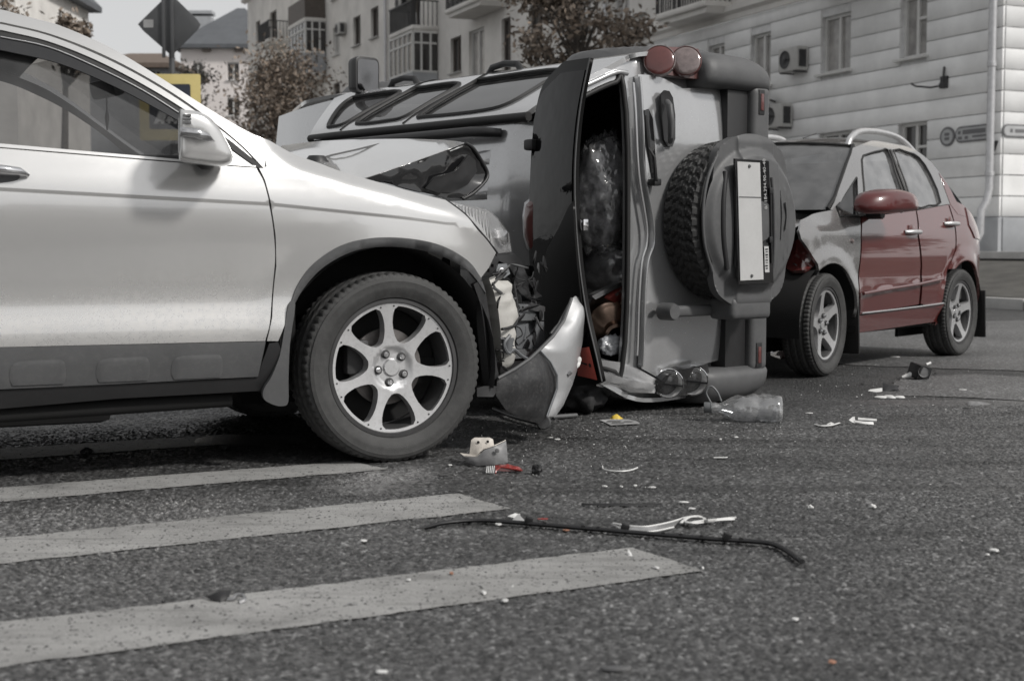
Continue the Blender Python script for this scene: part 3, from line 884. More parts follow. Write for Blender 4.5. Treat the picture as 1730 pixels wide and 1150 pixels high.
# street name plates (the writing is too small and blurred to read in the picture: dark print bars)
def plate(parent, pts, y, plane='XZ'):
    pl = prism('name_plate', pts, y, y+0.025, plane, MATS['sign_white'], parent, bevel=0.004, seg=1)
    return pl
c_s, c_z = spx(1600, 231, 0.04); 
rr_ = 0.15
circ = [(c_s + rr_*math.cos(t*math.pi/12)*1.15, c_z + rr_*math.sin(t*math.pi/12)) for t in range(24)]
ring = [(c_s + rr_*1.3*math.cos(t*math.pi/12)*1.15, c_z + rr_*1.3*math.sin(t*math.pi/12)) for t in range(24)]
mat('plate_edge', (0.14, 0.14, 0.145), 0.5); mat('plate_face', (0.40, 0.405, 0.41), 0.5)
np_ = prism('number_plate', ring, 0.017, 0.04, 'XZ', MATS['plate_edge'], cb); prism('plate_face', circ, 0.04, 0.045, 'XZ', MATS['plate_face'], np_)
for dz in (0.045, -0.045): prism('print', rrect(c_s-.075, c_s+.075, c_z+dz-.03, c_z+dz+.03, .01, 1), 0.045, 0.048, 'XZ', MATS['plate_edge'], np_)
s1_, z1_ = spx(1614, 231, 0.04); s0_ = 0.26
np_ = prism('street_plate', rrect(s0_, s1_, c_z-.15, c_z+.17, .14, 5), 0.017, 0.04, 'XZ', MATS['plate_edge'], cb); prism('plate_face', rrect(s0_, s1_-.03, c_z-.115, c_z+.135, .11, 5), 0.04, 0.045, 'XZ', MATS['plate_face'], np_)
for a, b, zz, h in ((.12, .78, .05, .045), (.84, .92, .05, .03), (.06, .5, -.05, .02), (.62, .72, -.06, .03), (.8, .92, -.06, .03)):
    L_ = s1_ - s0_; prism('print', [(s0_+L_*a, c_z+zz-h), (s0_+L_*b, c_z+zz-h), (s0_+L_*b, c_z+zz+h), (s0_+L_*a, c_z+zz+h)], 0.045, 0.048, 'XZ', MATS['plate_edge'], np_)
BF2 = Frame(CORNER, FS, FN, (0, 0, 1))
q = BF.on(1694, 221, 0, -0.05); y0_ = q[1]
np_ = prism('street_plate', rrect(y0_-1.1, y0_, q[2]-.12, q[2]+.13, .12, 5), -0.06, -0.037, 'YZ', MATS['plate_edge'], cb); prism('plate_face', rrect(y0_-1.07, y0_-.03, q[2]-.09, q[2]+.10, .09, 5), -0.065, -0.06, 'YZ', MATS['plate_face'], np_)
for a, b in ((.16, .22), (.27, .85)): prism('print', [(y0_-1.07*a, q[2]-.03), (y0_-1.07*b, q[2]-.03), (y0_-1.07*b, q[2]+.04), (y0_-1.07*a, q[2]+.04)], -0.068, -0.065, 'YZ', MATS['plate_edge'], np_)
# air conditioners, lamp bracket, dish on the wall
def ac(s, z, label, parent=cb):
    t = thing('air_conditioner', label, 'air conditioner', frame=Frame(CORNER + FS*s + np.array([0, 0, z]), FS, FN, (0, 0, 1)), group='air conditioners on the house walls')
    box('casing', (0.78, 0.30, 0.55), (0, 0.22, 0), MATS['ac_white'], t, bevel=0.02)
    lathe('fan_grille', [(0.0, 0.385), (0.05, 0.385), (0.06, 0.378), (0.2, 0.378), (0.21, 0.385), (0.215, 0.372)], MATS['iron'], t, 20, (0.12, 0, 0))
    lathe('fan_grille', [(0.0, 0), (0.2, 0.002), (0.21, 0)], MATS['iron'], t, 20, (0, 0.22, 0), 'Z')
    for q in (-0.28, 0.28):
        tube('bracket', [(q, 0.0, -0.3), (q, 0.4, -0.3)], 0.018, MATS['iron'], t, 6)
    box('vent_side', (0.012, 0.2, 0.4), (-0.395, 0.22, 0), MATS['iron'], t)
s_, z_ = spx(1353, 102); ac(s_, z_, 'white air conditioner beside the left window of the corner house, above the red car')
s_, z_ = spx(1327, 197); ac(s_, z_, 'white air conditioner low on the corner house wall, just above the red car roof')
s_, z_ = spx(1598, 140)
lb = thing('wall_bracket', 'dark metal lamp bracket on the corner house wall between window and downpipe', 'bracket', frame=Frame(CORNER + FS*s_ + np.array([0, 0, z_]), FS, FN, (0, 0, 1)))
tube('mast', [(0, .05, .32), (0, .08, -.06)], 0.022, MATS['iron'], lb, 6)
tube('arm', [(0, .05, -.05), (0.1, .3, -.1), (0.32, .5, -.06), (0.4, .55, 0.0)], 0.022, MATS['iron'], lb, 6)
tube('arm', [(0, .05, -.05), (-0.25, .25, -.09)], 0.022, MATS['iron'], lb, 6)
box('lamp_head', (0.16, 0.12, 0.12), (-0.3, .3, -.1), MATS['iron'], lb, bevel=.02)
box('wall_fixing', (0.2, 0.06, 0.2), (0, .04, 0.03), MATS['iron'], lb, bevel=.01)
s_, z_ = spx(1293, 165, 0.3)
sd = thing('satellite_dish', 'pale round fan-like dish on the wall behind the overturned car', 'satellite dish', frame=Frame(CORNER + FS*s_ + np.array([0, 0, z_]), FS, FN, (0, 0, 1)))
lathe('dish', [(0.0, 0.30), (0.12, 0.31), (0.24, 0.345), (0.34, 0.40), (0.35, 0.40), (0.24, 0.33), (0.0, 0.285)], MATS['ac_white'], sd, 28)
tube('arm', [(0, 0.0, -.1), (0, 0.3, -.02)], 0.025, MATS['iron'], sd, 6); tube('feed_arm', [(0, .33, -.33), (0, .75, -.05)], 0.015, MATS['iron'], sd, 6)
s_, z_ = spx(1660, 243, .3)
hook = thing('flag_holder', 'small dark flag holder on the wall beside the downpipe', 'flag holder', frame=Frame(CORNER + FS*s_ + np.array([0, 0, z_]), FS, FN, (0, 0, 1)))
prism('holder', [(-.12, .06), (.12, .06), (.03, -.14), (-.03, -.14)], -0.06, 0.05, 'XZ', MATS['iron'], hook, bevel=.01, seg=1); tube('arm', [(0, -.3, .0), (0, 0.0, .05)], .02, MATS['iron'], hook, 6)

# --- long apartment block further along the street
ab = bthing('apartment_block', 'long beige apartment block with balconies and loggias receding behind the wreck')
A0, A1, TOP = S_END, 66.5, 15.6
wl = []; bl = []
def swin(px, w=1.0):
    s = spx(px, 60)[0]; return (s - w/2, s + w/2)
for px, rows in ((1048, (2, 3, 4)), (985, (2, 3, 4)), (905, (1, 2, 3, 4)), (770, (1, 2, 3, 4)), (633, (1, 2, 3, 4)), (603, (1, 2, 3, 4)), (568, (1, 2, 3, 4)), (436, (1, 2, 3, 4)), (445, (0,))):
    a, b = swin(px, 1.15)
    for r in rows: wl.append((a, b, ROWS[r][0], ROWS[r][1]))
for px, w_ in ((855, 1.4), (805, 2.6), (700, 2.6), (520, 3.2), (462, 2.6)):
    a, b = swin(px, w_*.6)
    for r in (1, 2, 3, 4): wl.append((a, b, ROWS[r][0]-0.6, ROWS[r][1]))
panel('wall', [(A0, 0), (A1, 0), (A1, TOP), (A0, TOP)], fwall(0.0), (0, 1, 0), MATS['stucco'], ab, holes=[[(a, c), (b, c), (b, d), (a, d)] for a, b, c, d in wl], step=1.2, thick=0.22)
for i, (a, b, c, d) in enumerate(wl):
    window(ab, a, b, c, d, MATS['frame_white'] if (i*7) % 3 == 0 else MATS['frame_brown'], MATS['window_dark'] if i % 3 else MATS['window_curtain'], y=0.0, depth=0.14)
prism('cornice', [(0.0, CORN), (0.10, CORN), (0.2, CORN+0.2), (0.2, CORN+0.34), (0.0, CORN+0.34)], A0, A1+.2, 'YZ', MATS['stucco'], ab)
prism('eaves', [(0.0, TOP-.5), (0.25, TOP-.4), (0.25, TOP-.15), (0.7, TOP+.05), (0.7, TOP+.3), (0.0, TOP+.3)], A0, A1+.7, 'YZ', MATS['stucco'], ab)
box('roof', (A1-A0+1.2, 13, .35), ((A0+A1)/2+.3, -5.7, TOP+.5), MATS['roof_grey'], ab)
box('end_wall', (0.2, 11, TOP), (A1-.1, -5.73, TOP/2), MATS['stucco'], ab)
for px, w_, z, k in ((805, 3.4, ROWS[3][0]-0.75, 'rail'), (700, 3.0, ROWS[3][0]-0.75, 'rail'), (700, 3.0, ROWS[2][0]-0.85, 'glazed'), (520, 3.4, ROWS[3][0]-0.75, 'glazed'), (520, 3.4, ROWS[4][0]-0.75, 'solid'),
                     (462, 2.6, ROWS[3][0]-0.75, 'rail'), (462, 2.6, ROWS[4][0]-0.75, 'rail'), (805, 3.4, ROWS[4][0]-0.75, 'rail'), (700, 3.0, ROWS[4][0]-0.75, 'glazed'), (520, 3.4, ROWS[2][0]-0.75, 'solid')):
    s = spx(px, 60, 0.5)[0]; balcony(ab, s-w_/2, s+w_/2, z, 1.1, k)
tube('downpipe', [(spx(1028, 20)[0], .12, z) for z in (0.3, 6, 15.3)], .07, MATS['galv'], ab, 8)
tube('downpipe', [(spx(655, 20)[0], .12, z) for z in (0.3, 6, 15.3)], .07, MATS['galv'], ab, 8)
s_ = spx(582, 60)[0]; ac(s_, 10.6, 'small air conditioner between two narrow windows of the beige block', ab)
s_ = spx(686, 40)[0]; ac(s_, 10.4, 'air conditioner beside the open balcony of the beige block', ab)

# --- pale house with a grey hipped roof at the end of the street
def simple_house(name, label, px0, px1, yeave, D, depth, roofh, wallm, roofm, wrect, ridge=0.35, base=-2):
    a = at_depth(px0, yeave, D); b = at_depth(px1, yeave, D)
    t = thing(name, label, 'building', loc=((a[0]+b[0])/2, D, 0))
    w = b[0]-a[0]; ez = a[2]
    hs = []
    for (x0, x1, y0, y1) in wrect:
        p = at_depth(x0, y0, D); q = at_depth(x1, y1, D); c = (a[0]+b[0])/2
        hs.append((p[0]-c, q[0]-c, q[2], p[2]))
    # y out of the wall is -Y here
    panel('wall', [(-w/2, base), (w/2, base), (w/2, ez), (-w/2, ez)], lambda u, v: (u, 0, v), (0, -1, 0), wallm, t, holes=[[(p, r), (q, r), (q, s), (p, s)] for p, q, r, s in hs], step=2.5, thick=0.25)
    for p, q, r, s in hs:
        wd = prism('window', [(p, r), (q, r), (q, s), (p, s)], 0.2, 0.22, 'XZ', MATS['window_dark'], t)
        box('frame', ((q-p), .06, .1), ((p+q)/2, .18, s-.05), MATS['frame_white'], wd); box('frame', (.1, .06, s-r-.1), ((p+q)/2, .18, (s+r)/2-.05), MATS['frame_white'], wd); box('sill', (q-p+.2, .3, .08), ((p+q)/2, .02, r-.04), MATS['frame_white'], wd)
    box('side_wall', (.25, depth-.3, ez-base), (-w/2+.126, depth/2+.13, (ez+base)/2), wallm, t)
    box('side_wall', (.25, depth-.3, ez-base), (w/2-.126, depth/2+.13, (ez+base)/2), wallm, t)
    o_ = 0.6; rx = w*ridge
    V = [(-w/2-o_, -o_, ez), (w/2+o_, -o_, ez), (w/2+o_, depth+o_, ez), (-w/2-o_, depth+o_, ez), (-w/2+rx, depth/2, ez+roofh), (w/2-rx, depth/2, ez+roofh)]
    V += [(x, y, z-.3) for x, y, z in V[:4]]
    mesh('roof', V, [(0, 1, 5, 4), (1, 2, 5), (2, 3, 4, 5), (3, 0, 4), (6, 7, 1, 0), (7, 8, 2, 1), (8, 9, 3, 2), (9, 6, 0, 3), (9, 8, 7, 6)], roofm, t, False)
    return t, w, ez, (a[0]+b[0])/2
hp, hw_, ez_, hc = simple_house('pale_house', 'pale pinkish house with a dark grey hipped roof behind the diamond sign', 305, 470, 76, 112, 10, 3.6, MATS['stucco_pale'], MATS['roof_grey'],
    [(384, 404, 105, 135), (326, 342, 105, 135), (384, 404, 165, 195)], ridge=0.46)
for px in (349, 403):
    p = at_depth(px, 81, 111.8); box('eave_bracket', (.6, .5, .6), (p[0]-hc, -.2, p[2]), MATS['frame_brown'], hp)
p = at_depth(342, 36, 116); ch = box('chimney', (1.6, 1.2, 3.0), (p[0]-hc, 4, p[2]-1.2), MATS['plinth'], hp); box('chimney_cap', (3.0, 1.4, .25), (p[0]-hc-.6, 4, p[2]+.6), MATS['plinth'], ch)
simple_house('low_house', 'low grey house with a brown roof, left of the sign post', 150, 292, 108, 95, 8, 1.2, MATS['plinth'], MATS['roof_brown'], [(255, 270, 118, 140)], ridge=.3)
simple_house('grey_house', 'tall grey and white house at the top left corner behind the white car roof', -160, 25, -60, 70, 12, 3, MATS['stucco'], MATS['roof_grey'], [(-20, -8, -20, 14), (0, 12, -20, 14)], ridge=.3)

# --- houses across the street, behind the camera (seen only mirrored in the cars)
def far_row(name, label, x, y, rz, w, h):
    t = thing(name, label, 'building', loc=(x, y, 0), rz=rz)
    hs = [(-w/2 + 1.5 + i*2.6, 1.2 + j*3.0) for i in range(int((w-2)/2.6)) for j in range(int(h/3.0))]
    panel('wall', [(-w/2, 0), (w/2, 0), (w/2, h), (-w/2, h)], lambda u, v: (u, 0, v), (0, -1, 0), MATS['stucco'], t, holes=[[(a, b), (a+1.2, b), (a+1.2, b+1.5), (a, b+1.5)] for a, b in hs], step=3, thick=.2)
    for a, b in hs: prism('window', [(a, b), (a+1.2, b), (a+1.2, b+1.5), (a, b+1.5)], .15, .18, 'XZ', MATS['window_dark'], t)
    box('roof', (w+1, 9, .4), (0, 4, h+.2), MATS['roof_grey'], t); box('side_wall', (.3, 8, h), (-w/2+.15, 4.22, h/2), MATS['stucco'], t); box('side_wall', (.3, 8, h), (w/2-.15, 4.22, h/2), MATS['stucco'], t)
far_row('street_house', 'house across the street behind the camera', 14, -26, R(180+10), 26, 7)
far_row('street_house', 'house across the street behind and left of the camera', -20, -24, R(180-14), 24, 8)

# ================================================================== car materials
mat('paint_white', (0.63, 0.627, 0.62), 0.20, metal=0.6, coat=1.0, coatior=1.7, var=0.03, scale=3, low=(.42, .72, .55), dirt=0.05, dirtcol=(0.40, 0.385, 0.365))
mat('paint_silver', (0.46, 0.463, 0.468), 0.20, metal=0.6, coatior=1.7, coat=1.0, var=0.05, scale=3, dirt=0.25, dirtcol=(0.22, 0.215, 0.21))
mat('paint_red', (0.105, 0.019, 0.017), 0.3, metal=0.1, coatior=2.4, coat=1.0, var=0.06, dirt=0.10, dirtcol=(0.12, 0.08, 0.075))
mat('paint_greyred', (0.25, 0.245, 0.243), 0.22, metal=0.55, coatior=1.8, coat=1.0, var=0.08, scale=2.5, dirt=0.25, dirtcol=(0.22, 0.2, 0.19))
mat('plastic_grey', (0.085, 0.086, 0.088), 0.5, var=0.12, scale=9, bump=0.08, bscale=400, dirt=0.35, dirtcol=(0.15, 0.145, 0.14))
mat('plastic_black', (0.022, 0.022, 0.023), 0.45, var=0.15, bump=0.05, bscale=300, dirt=0.15, dirtcol=(0.06, 0.058, 0.055))
mat('gloss_black', (0.012, 0.012, 0.013), 0.12, coat=0.8, dirt=0.12, dirtcol=(0.06, 0.058, 0.055))
mat('rubber', (0.045, 0.045, 0.0445), 0.66, var=0.22, scale=14, bump=0.12, bscale=220, dirt=0.4, dirtcol=(0.10, 0.098, 0.095))
mat('rubber_black', (0.015, 0.015, 0.015), 0.6)
mat('alloy', (0.58, 0.58, 0.585), 0.34, metal=0.65, var=0.08, scale=20, dirt=0.35, dirtcol=(0.16, 0.155, 0.15))
mat('alloy_dark', (0.055, 0.055, 0.056), 0.55, metal=0.3, var=0.2, dirt=0.3)
mat('chrome', (0.75, 0.75, 0.76), 0.08, metal=1.0, var=0.03)
mat('steel', (0.35, 0.35, 0.355), 0.38, metal=0.9, var=0.15, scale=15, dirt=0.3)
mat('alu_bar', (0.30, 0.31, 0.32), 0.4, metal=0.7, var=0.12, scale=10, dirt=0.3)
mat('milky', (0.46, 0.45, 0.425), 0.45, var=0.12, scale=9, bump=0.1, bscale=40, dirt=0.3, dirtcol=(0.3, 0.28, 0.25))
mat('tank_grey', (0.13, 0.135, 0.142), 0.5, var=0.1, dirt=0.2)
mat('interior', (0.10, 0.10, 0.103), 0.8, var=0.12)
mat('interior_dark', (0.035, 0.035, 0.036), 0.85)
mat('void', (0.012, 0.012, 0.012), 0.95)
mat('lamp_red', (0.105, 0.030, 0.027), 0.28, coat=1.0, var=0.15, scale=25)
mat('lamp_grey', (0.20, 0.16, 0.155), 0.15, coat=1.0, metal=0.3, var=0.3, scale=25)
mat('reflector', (0.65, 0.65, 0.66), 0.15, metal=1.0, var=0.2, scale=40)
mat('mirror_dim', (0.20, 0.20, 0.205), 0.05, metal=1.0)
mat('brake_disc', (0.16, 0.15, 0.145), 0.5, metal=0.8, var=0.3, scale=20)
glass('car_glass', 0.33, dirt=0.05)
glass('wind_glass', 0.72, dirt=0.07)
glass('tint_glass', 0.06, dirt=0.03, dirtcol=0.10)
glass('lens', 0.86, dirt=0.06, dirtcol=0.5)
glass('screen_glass', (0.10, 0.105, 0.11), rough=0.03, dirt=0.10, dirtcol=.4, ior=2.4)
glass('sky_glass', (0.10, 0.105, 0.11), rough=0.02, dirt=0.05)

# ================================================================== wheels
def make_tyre(parent, Rt, Rr, width, sgn, tread='road', seg=216, name='tyre', material=None):
    """axis Y; outer face at y=0 side given by sgn (outer = sgn direction)"""
    hw = width/2
    prof = []
    # outer bead -> sidewall -> shoulder -> tread -> inner
    side = [(Rr-.004, hw*.70), (Rr+.012, hw*.80), (Rr+.014, hw*.86), (Rr+.03, hw*.93), (Rr+.045, hw*.985), (Rr+(Rt-Rr)*.5, hw*1.0), (Rr+(Rt-Rr)*.66, hw*.985), (Rr+(Rt-Rr)*.68, hw*.99), (Rr+(Rt-Rr)*.8, hw*.955), (Rt-.022, hw*.90), (Rt-.010, hw*.845)]
    nT = 21
    tr = []
    for i in range(nT):
        t = -1 + 2*i/(nT-1); y = hw*.80*(-t)
        tr.append((Rt - .006*t*t*(1 if tread == 'road' else 1.4), y))
    prof = side + tr + [(r, -y) for r, y in side[::-1]]
    ns = len(side)
    groove = {4, 5, 10, 15, 16} if tread == 'road' else {5, 10, 15}
    def rfn(j, k, r, h):
        jj = j - ns
        if 0 <= jj < nT:
            if jj in groove: r -= .008 if tread == 'road' else .010
            elif tread == 'road':
                if (jj < 5 or jj > 15) and k % 3 == 0: r -= .006
                elif (k + jj) % 4 == 0 and 5 < jj < 15: r -= .004
            else:
                ph = (k + (2 if (jj // 5) % 2 else 0) + int(abs(jj - 10) * .6)) % 6
                if ph in (0, 1): r -= .011
                elif ph == 3: r -= .003
        elif jj in (-1, -2, nT, nT+1):
            if tread == 'road':
                if k % 3 == 0: r -= .0045
            elif (k + 3) % 6 in (0, 1): r -= .010
            if tread != 'road' and jj in (-2, nT+1) and (k+3) % 6 not in (0, 1): h *= 1.02
        elif tread != 'road' and jj in (-3, nT+2):
            if (k + 3) % 6 not in (0, 1): h *= 1.012
        return r, h
    o = lathe(name, [(r, y*sgn) for r, y in prof], material or MATS['rubber'], parent, seg, rfn=rfn, angle=28)
    return o
def make_wheel(parent, centre, sgn, Rt, Rr, width, spokes, a0, style='seven', rot=None, tread='road'):
    """a wheel part with tyre, rim, hub below it; sgn = outward y direction"""
    w = bpy.data.objects.new('wheel', None); COL.objects.link(w); w.parent = parent
    w.location = centre
    if rot: w.rotation_euler = rot
    make_tyre(w, Rt, Rr, width, sgn, tread)
    yo = width/2*.70*sgn          # outer rim edge plane
    # barrel
    lathe('barrel', [(Rr+.006, yo*1.06), (Rr+.010, yo*1.16), (Rr-.004, yo*1.17), (Rr-.010, yo*1.0), (Rr-.022, yo*.6), (Rr-.03, -yo*.2), (Rr-.02, -yo*.9), (Rr+.004, -yo)], MATS['alloy_dark'], w, 72, angle=30)
    rf = Rr - .006
    gap = 2*math.pi/spokes
    if style == 'seven':
        def half(r): return np.interp(r, [.08, .105, .14, .17, .20, rf-.008], [.034, .025, .0175, .0165, .021, .036])
        r_in, r_out = .098, rf - .012
    else:
        def half(r): return np.interp(r, [.05, .08, .12, .16, rf-.01], [.045, .036, .030, .026, .030])
        r_in, r_out = .085, rf - .014
    holes = []
    for s in range(spokes):
        A = a0 + s*gap; B_ = A + gap
        h = []
        for r in np.linspace(r_in+.02, r_out-.012, 9): h.append((r, A + math.asin(min(.98, half(r)/r))))
        e = A + math.asin(half(r_out)/r_out) + .05; f_ = B_ - math.asin(half(r_out)/r_out) - .05
        for t in np.linspace(0, 1, 9): h.append((r_out, e + (f_-e)*t))
        for r in np.linspace(r_out-.012, r_in+.02, 9): h.append((r, B_ - math.asin(min(.98, half(r)/r))))
        mid = (A+B_)/2; ri = r_in
        e = A + math.asin(min(.98, half(ri+.02)/(ri+.02))); f_ = B_ - math.asin(min(.98, half(ri+.02)/(ri+.02)))
        for t in np.linspace(.8, .2, 4): h.append((ri + .012*abs(2*t-1)**2, e + (f_-e)*t))
        holes.append([(r*math.cos(a), r*math.sin(a)) for r, a in h])
    circ = [(rf*math.cos(2*math.pi*i/96), rf*math.sin(2*math.pi*i/96)) for i in range(96)]
    dish = .012 if style == 'seven' else .03
    def face(u, v):
        r = math.hypot(u, v)
        d = dish*(1 - (r/rf)**2) * (1 if style == 'seven' else 1)
        d += .012*sst(.085, .06, r) if style == 'seven' else 0
        return (u, yo*1.08 - sgn*d, v)
    panel('rim_face', circ, face, (0, sgn, 0), MATS['alloy'], w, holes=holes, step=.012, thick=.045)
    # rear of the spokes stays dark: hub and brake behind
    yb = yo*1.08 - sgn*.05
    lathe('hub', [(0.0, yb+sgn*.034), (.029, yb+sgn*.034), (.034, yb+sgn*.028), (.036, yb+sgn*.01), (.055, yb+sgn*.01)] if style == 'seven' else [(0.0, yb+sgn*.03), (.026, yb+sgn*.03), (.03, yb+sgn*.02), (.032, yb+sgn*.005)], MATS['alloy'], w, 32)
    for k in range(5):
        a = a0 + .35 + k*2*math.pi/5; rn = .056
        c = (rn*math.cos(a), 0, rn*math.sin(a))
        lathe('lug_nut', [(.0, yb+sgn*.046), (.007, yb+sgn*.046), (.0105, yb+sgn*.040), (.0105, yb+sgn*.01)], MATS['chrome'], w, 10, c)
        lathe('lug_seat', [(.0108, yb+sgn*.0335), (.0165, yb+sgn*.0335), (.0165, yb+sgn*.02)], MATS['alloy_dark'], w, 14, c)
    if style == 'seven':
        for s in range(spokes):
            for q in (-1, 1):
                a = a0 + s*gap + q*.115; r = rf - .012
                lathe('rivet', [(0, yo*1.08 - sgn*.0012 + sgn*.003), (.003, yo*1.08+sgn*.002), (.0035, yo*1.08-sgn*.003)], MATS['alloy_dark'], w, 8, (r*math.cos(a), 0, r*math.sin(a)))
    lathe('brake_disc', [(.05, yo*.35), (.085, yo*.35), (.09, yo*.1), (.145, yo*.1), (.145, yo*-.1), (.06, yo*-.1)], MATS['brake_disc'], w, 48)
    box('brake_caliper', (.09, .06, .13), (-.12 if sgn < 0 else .12, yo*.0, .04), MATS['alloy_dark'], w, bevel=.015)
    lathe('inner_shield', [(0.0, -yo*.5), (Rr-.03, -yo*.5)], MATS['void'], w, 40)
    return w

# ================================================================== white crossover
SA = R(26)
SX = np.array([math.cos(SA), math.sin(SA), 0]); SY = np.array([-math.sin(SA), math.cos(SA), 0])
_h = at_depth(668, 625, 5.35)
SO = np.array([_h[0], _h[1], 0]) + .895*SY; SO[2] = 0
SF = Frame(SO, SX, SY, (0, 0, 1))
suv = thing('white_crossover', 'white crossover car with a crushed front and crumpled bonnet at the zebra crossing', 'car', frame=SF)
WZ = 0.358
_hwz = hermite([.20, .27, .33, .40, .47, .52, .57, .62, .68, .75, .83, .90, .96, 1.02, 1.07, 1.12, 1.20, 1.30, 1.40, 1.50, 1.58, 1.64, 1.68],
               [.815, .852, .878, .894, .902, .9005, .8915, .8835, .883, .891, .901, .906, .903, .895, .884, .868, .838, .794, .748, .697, .645, .58, .50])
def zcrease(x): return float(np.interp(x, [-4, -1.377, -.478, .03, .21], [1.09, .998, .961, .917, .897]))
def hws(x, z):
    h = _hwz(z)
    h += (.0055*sst(-.007, .007, z - zcrease(x)) - .0055*sst(.0, .10, z - zcrease(x))) * (1 - sst(-.1, .25, x)*.75)
    r = math.hypot(x, z - WZ)
    h += .014*sst(.60, .44, r) * sst(.30, .5, z)
    h += .014*sst(.60, .44, math.hypot(x + 2.62, z - WZ)) * sst(.30, .5, z)
    if x > .10: h -= .42*(x - .10)**2
    if x > -.5:
        zt = float(np.interp(x, [-.5, -.35, -.25, -.15, 0, .12, .25, .5], [1.22, 1.15, 1.12, 1.09, 1.055, 1.02, .99, .92]))
        h -= .055*sst(zt - .11, zt + .02, z)**2 * sst(-.5, -.35, x)
    if x < -3.2: h -= .10*(x + 3.2)**2
    return h
def ss_fn(s=-1): return lambda u, v: (u, s*hws(u, v), v)
def off_fn(d, s=-1): return lambda u, v: (u, s*(hws(u, v) + d), v)
def SP(px, py):
    p = SF.surf(px, py, 1, lambda q: -hws(q[0], q[2]), -.88); return (p[0], p[2])
def SPs(pts, k=0):
    q = [SP(a, b) for a, b in pts]
    return [tuple(t) for t in crom(q, k)] if k else q
def mirror_side(name, outline, fnL, material, parent, **kw): return panel(name, outline, fnL, (0, 1, 0), material, parent, **kw)

CREX = [(x_, zcrease(x_) + dz) for x_ in np.arange(-1.52, .25, .02) for dz in (-.032, -.018, -.010, -.007, -.0045, -.002, .002, .0045, .007, .010, .018, .032)]
PW, PG, PB = MATS['paint_white'], MATS['plastic_grey'], MATS['plastic_black']
XR = -1.50                     # rear edge of the front door
belt = SPs([(5, 251), (150, 263), (300, 275), (433, 284)], 6)
slope_b = (belt[1][1] - belt[0][1]) / (belt[1][0] - belt[0][0])
belt_r = (XR, belt[0][1] + slope_b*(XR - belt[0][0]))
dfront = SPs([(433, 285), (445, 306), (455, 345), (463, 400), (464, 450), (457, 535), (448, 576)], 5)
mt_r = (XR, .481)
door = [belt_r] + belt + dfront[1:] + [mt_r]
panel('front_door', door, ss_fn(), (0, -1, 0), PW, suv, step=.035, thick=.016, extra=CREX)
# lower grey door cladding with its raised blocks
dbot = SPs([(435, 636), (200, 648), (5, 657)])
clad = [(XR, .4795)] + [(p[0], p[1] - .0025) for p in [mt_r, (-.9, .478), dfront[-1]]][1:] + [(SP(441, 610)[0], SP(441, 610)[1])] + dbot + [(XR, .339)]
panel('door_cladding', clad, off_fn(.006), (0, -1, 0), PG, suv, step=.05, thick=.02)
for xc in (-1.27, -.99, -.735):
    b = crom([(xc-.09, .35), (xc-.10, .38), (xc-.085, .425), (xc, .435), (xc+.07, .43), (xc+.082, .38), (xc+.075, .35)], 4)
    def bl_fn(u, v, xc=xc): return (u, -(hws(u, v) +   .0063 + .0032*sst(.10, .075, abs(u - xc + .005))*sst(.437, .415, v)), v)
    panel('cladding_block', [tuple(q) for q in b], bl_fn, (0, -1, 0), PG, suv, step=.012, thick=0.0)
sill = [(p[0], p[1] - .004) for p in SPs([(5, 657), (200, 648), (435, 636)])] + SPs([(443, 612), (455, 580)]) + SPs([(470, 578), (478, 600), (455, 640), (440, 660)]) + SPs([(200, 673), (5, 690)]) + [(XR, .268), (XR, .335)]
panel('sill', sill, ss_fn(), (0, -1, 0), PB, suv, step=.05, thick=.05)
tube('sill_pinch', [(-1.95, -.80, .235), (-.60, -.80, .262)], .028, MATS['void'], suv, 8)
# front wing
wing_top = SPs([(458, 239), (480, 252), (505, 264), (540, 276), (580, 291), (640, 308), (700, 325), (753, 338)], 4)
head_edge = SPs([(753, 338), (785, 362), (805, 386), (822, 405), (838, 427)], 4)
arch_o = SPs([(812, 470), (790, 441), (745, 415), (690, 403), (630, 402), (575, 415), (530, 445), (503, 480), (490, 514)], 5)
wing = wing_top + head_edge[1:] + SPs([(826, 452)]) + arch_o + SPs([(484, 540), (470, 576), (451, 576), (460, 535), (467, 450), (466, 400), (458, 345), (448, 305), (438, 284), (451, 282), (449, 268)])
panel('front_wing', wing, ss_fn(), (0, -1, 0), PW, suv, step=.028, thick=.016, extra=CREX)
# wheel arch moulding and mud flaps
arch_i = SPs([(497, 516), (512, 488), (541, 455), (580, 431), (622, 419), (682, 418), (742, 431), (792, 459), (820, 496)], 5)
ring = [(p[0]*1.0, p[1]) for p in arch_o] + arch_i
def arch_fn(u, v):
    r = math.hypot(u, v - WZ)
    return (u, -(hws(u, v) + .008 - .022*sst(.475, .44, r)), v)
panel('arch_moulding', ring, arch_fn, (0, -1, 0), PG, suv, step=.02, thick=.03)
flap = crom(SPs([(497, 514), (486, 514), (480, 560), (472, 600), (456, 635), (441, 656), (440, 672), (455, 681), (470, 683), (480, 676), (484, 640), (490, 580)]), 3, True)
def flap_fn(u, v): return (u, -(.895 + .02*math.sin((v-.25)*6)), v)
panel('mud_flap', [tuple(q) for q in flap], flap_fn, (0, -1, 0), PG, suv, step=.025, thick=.02)
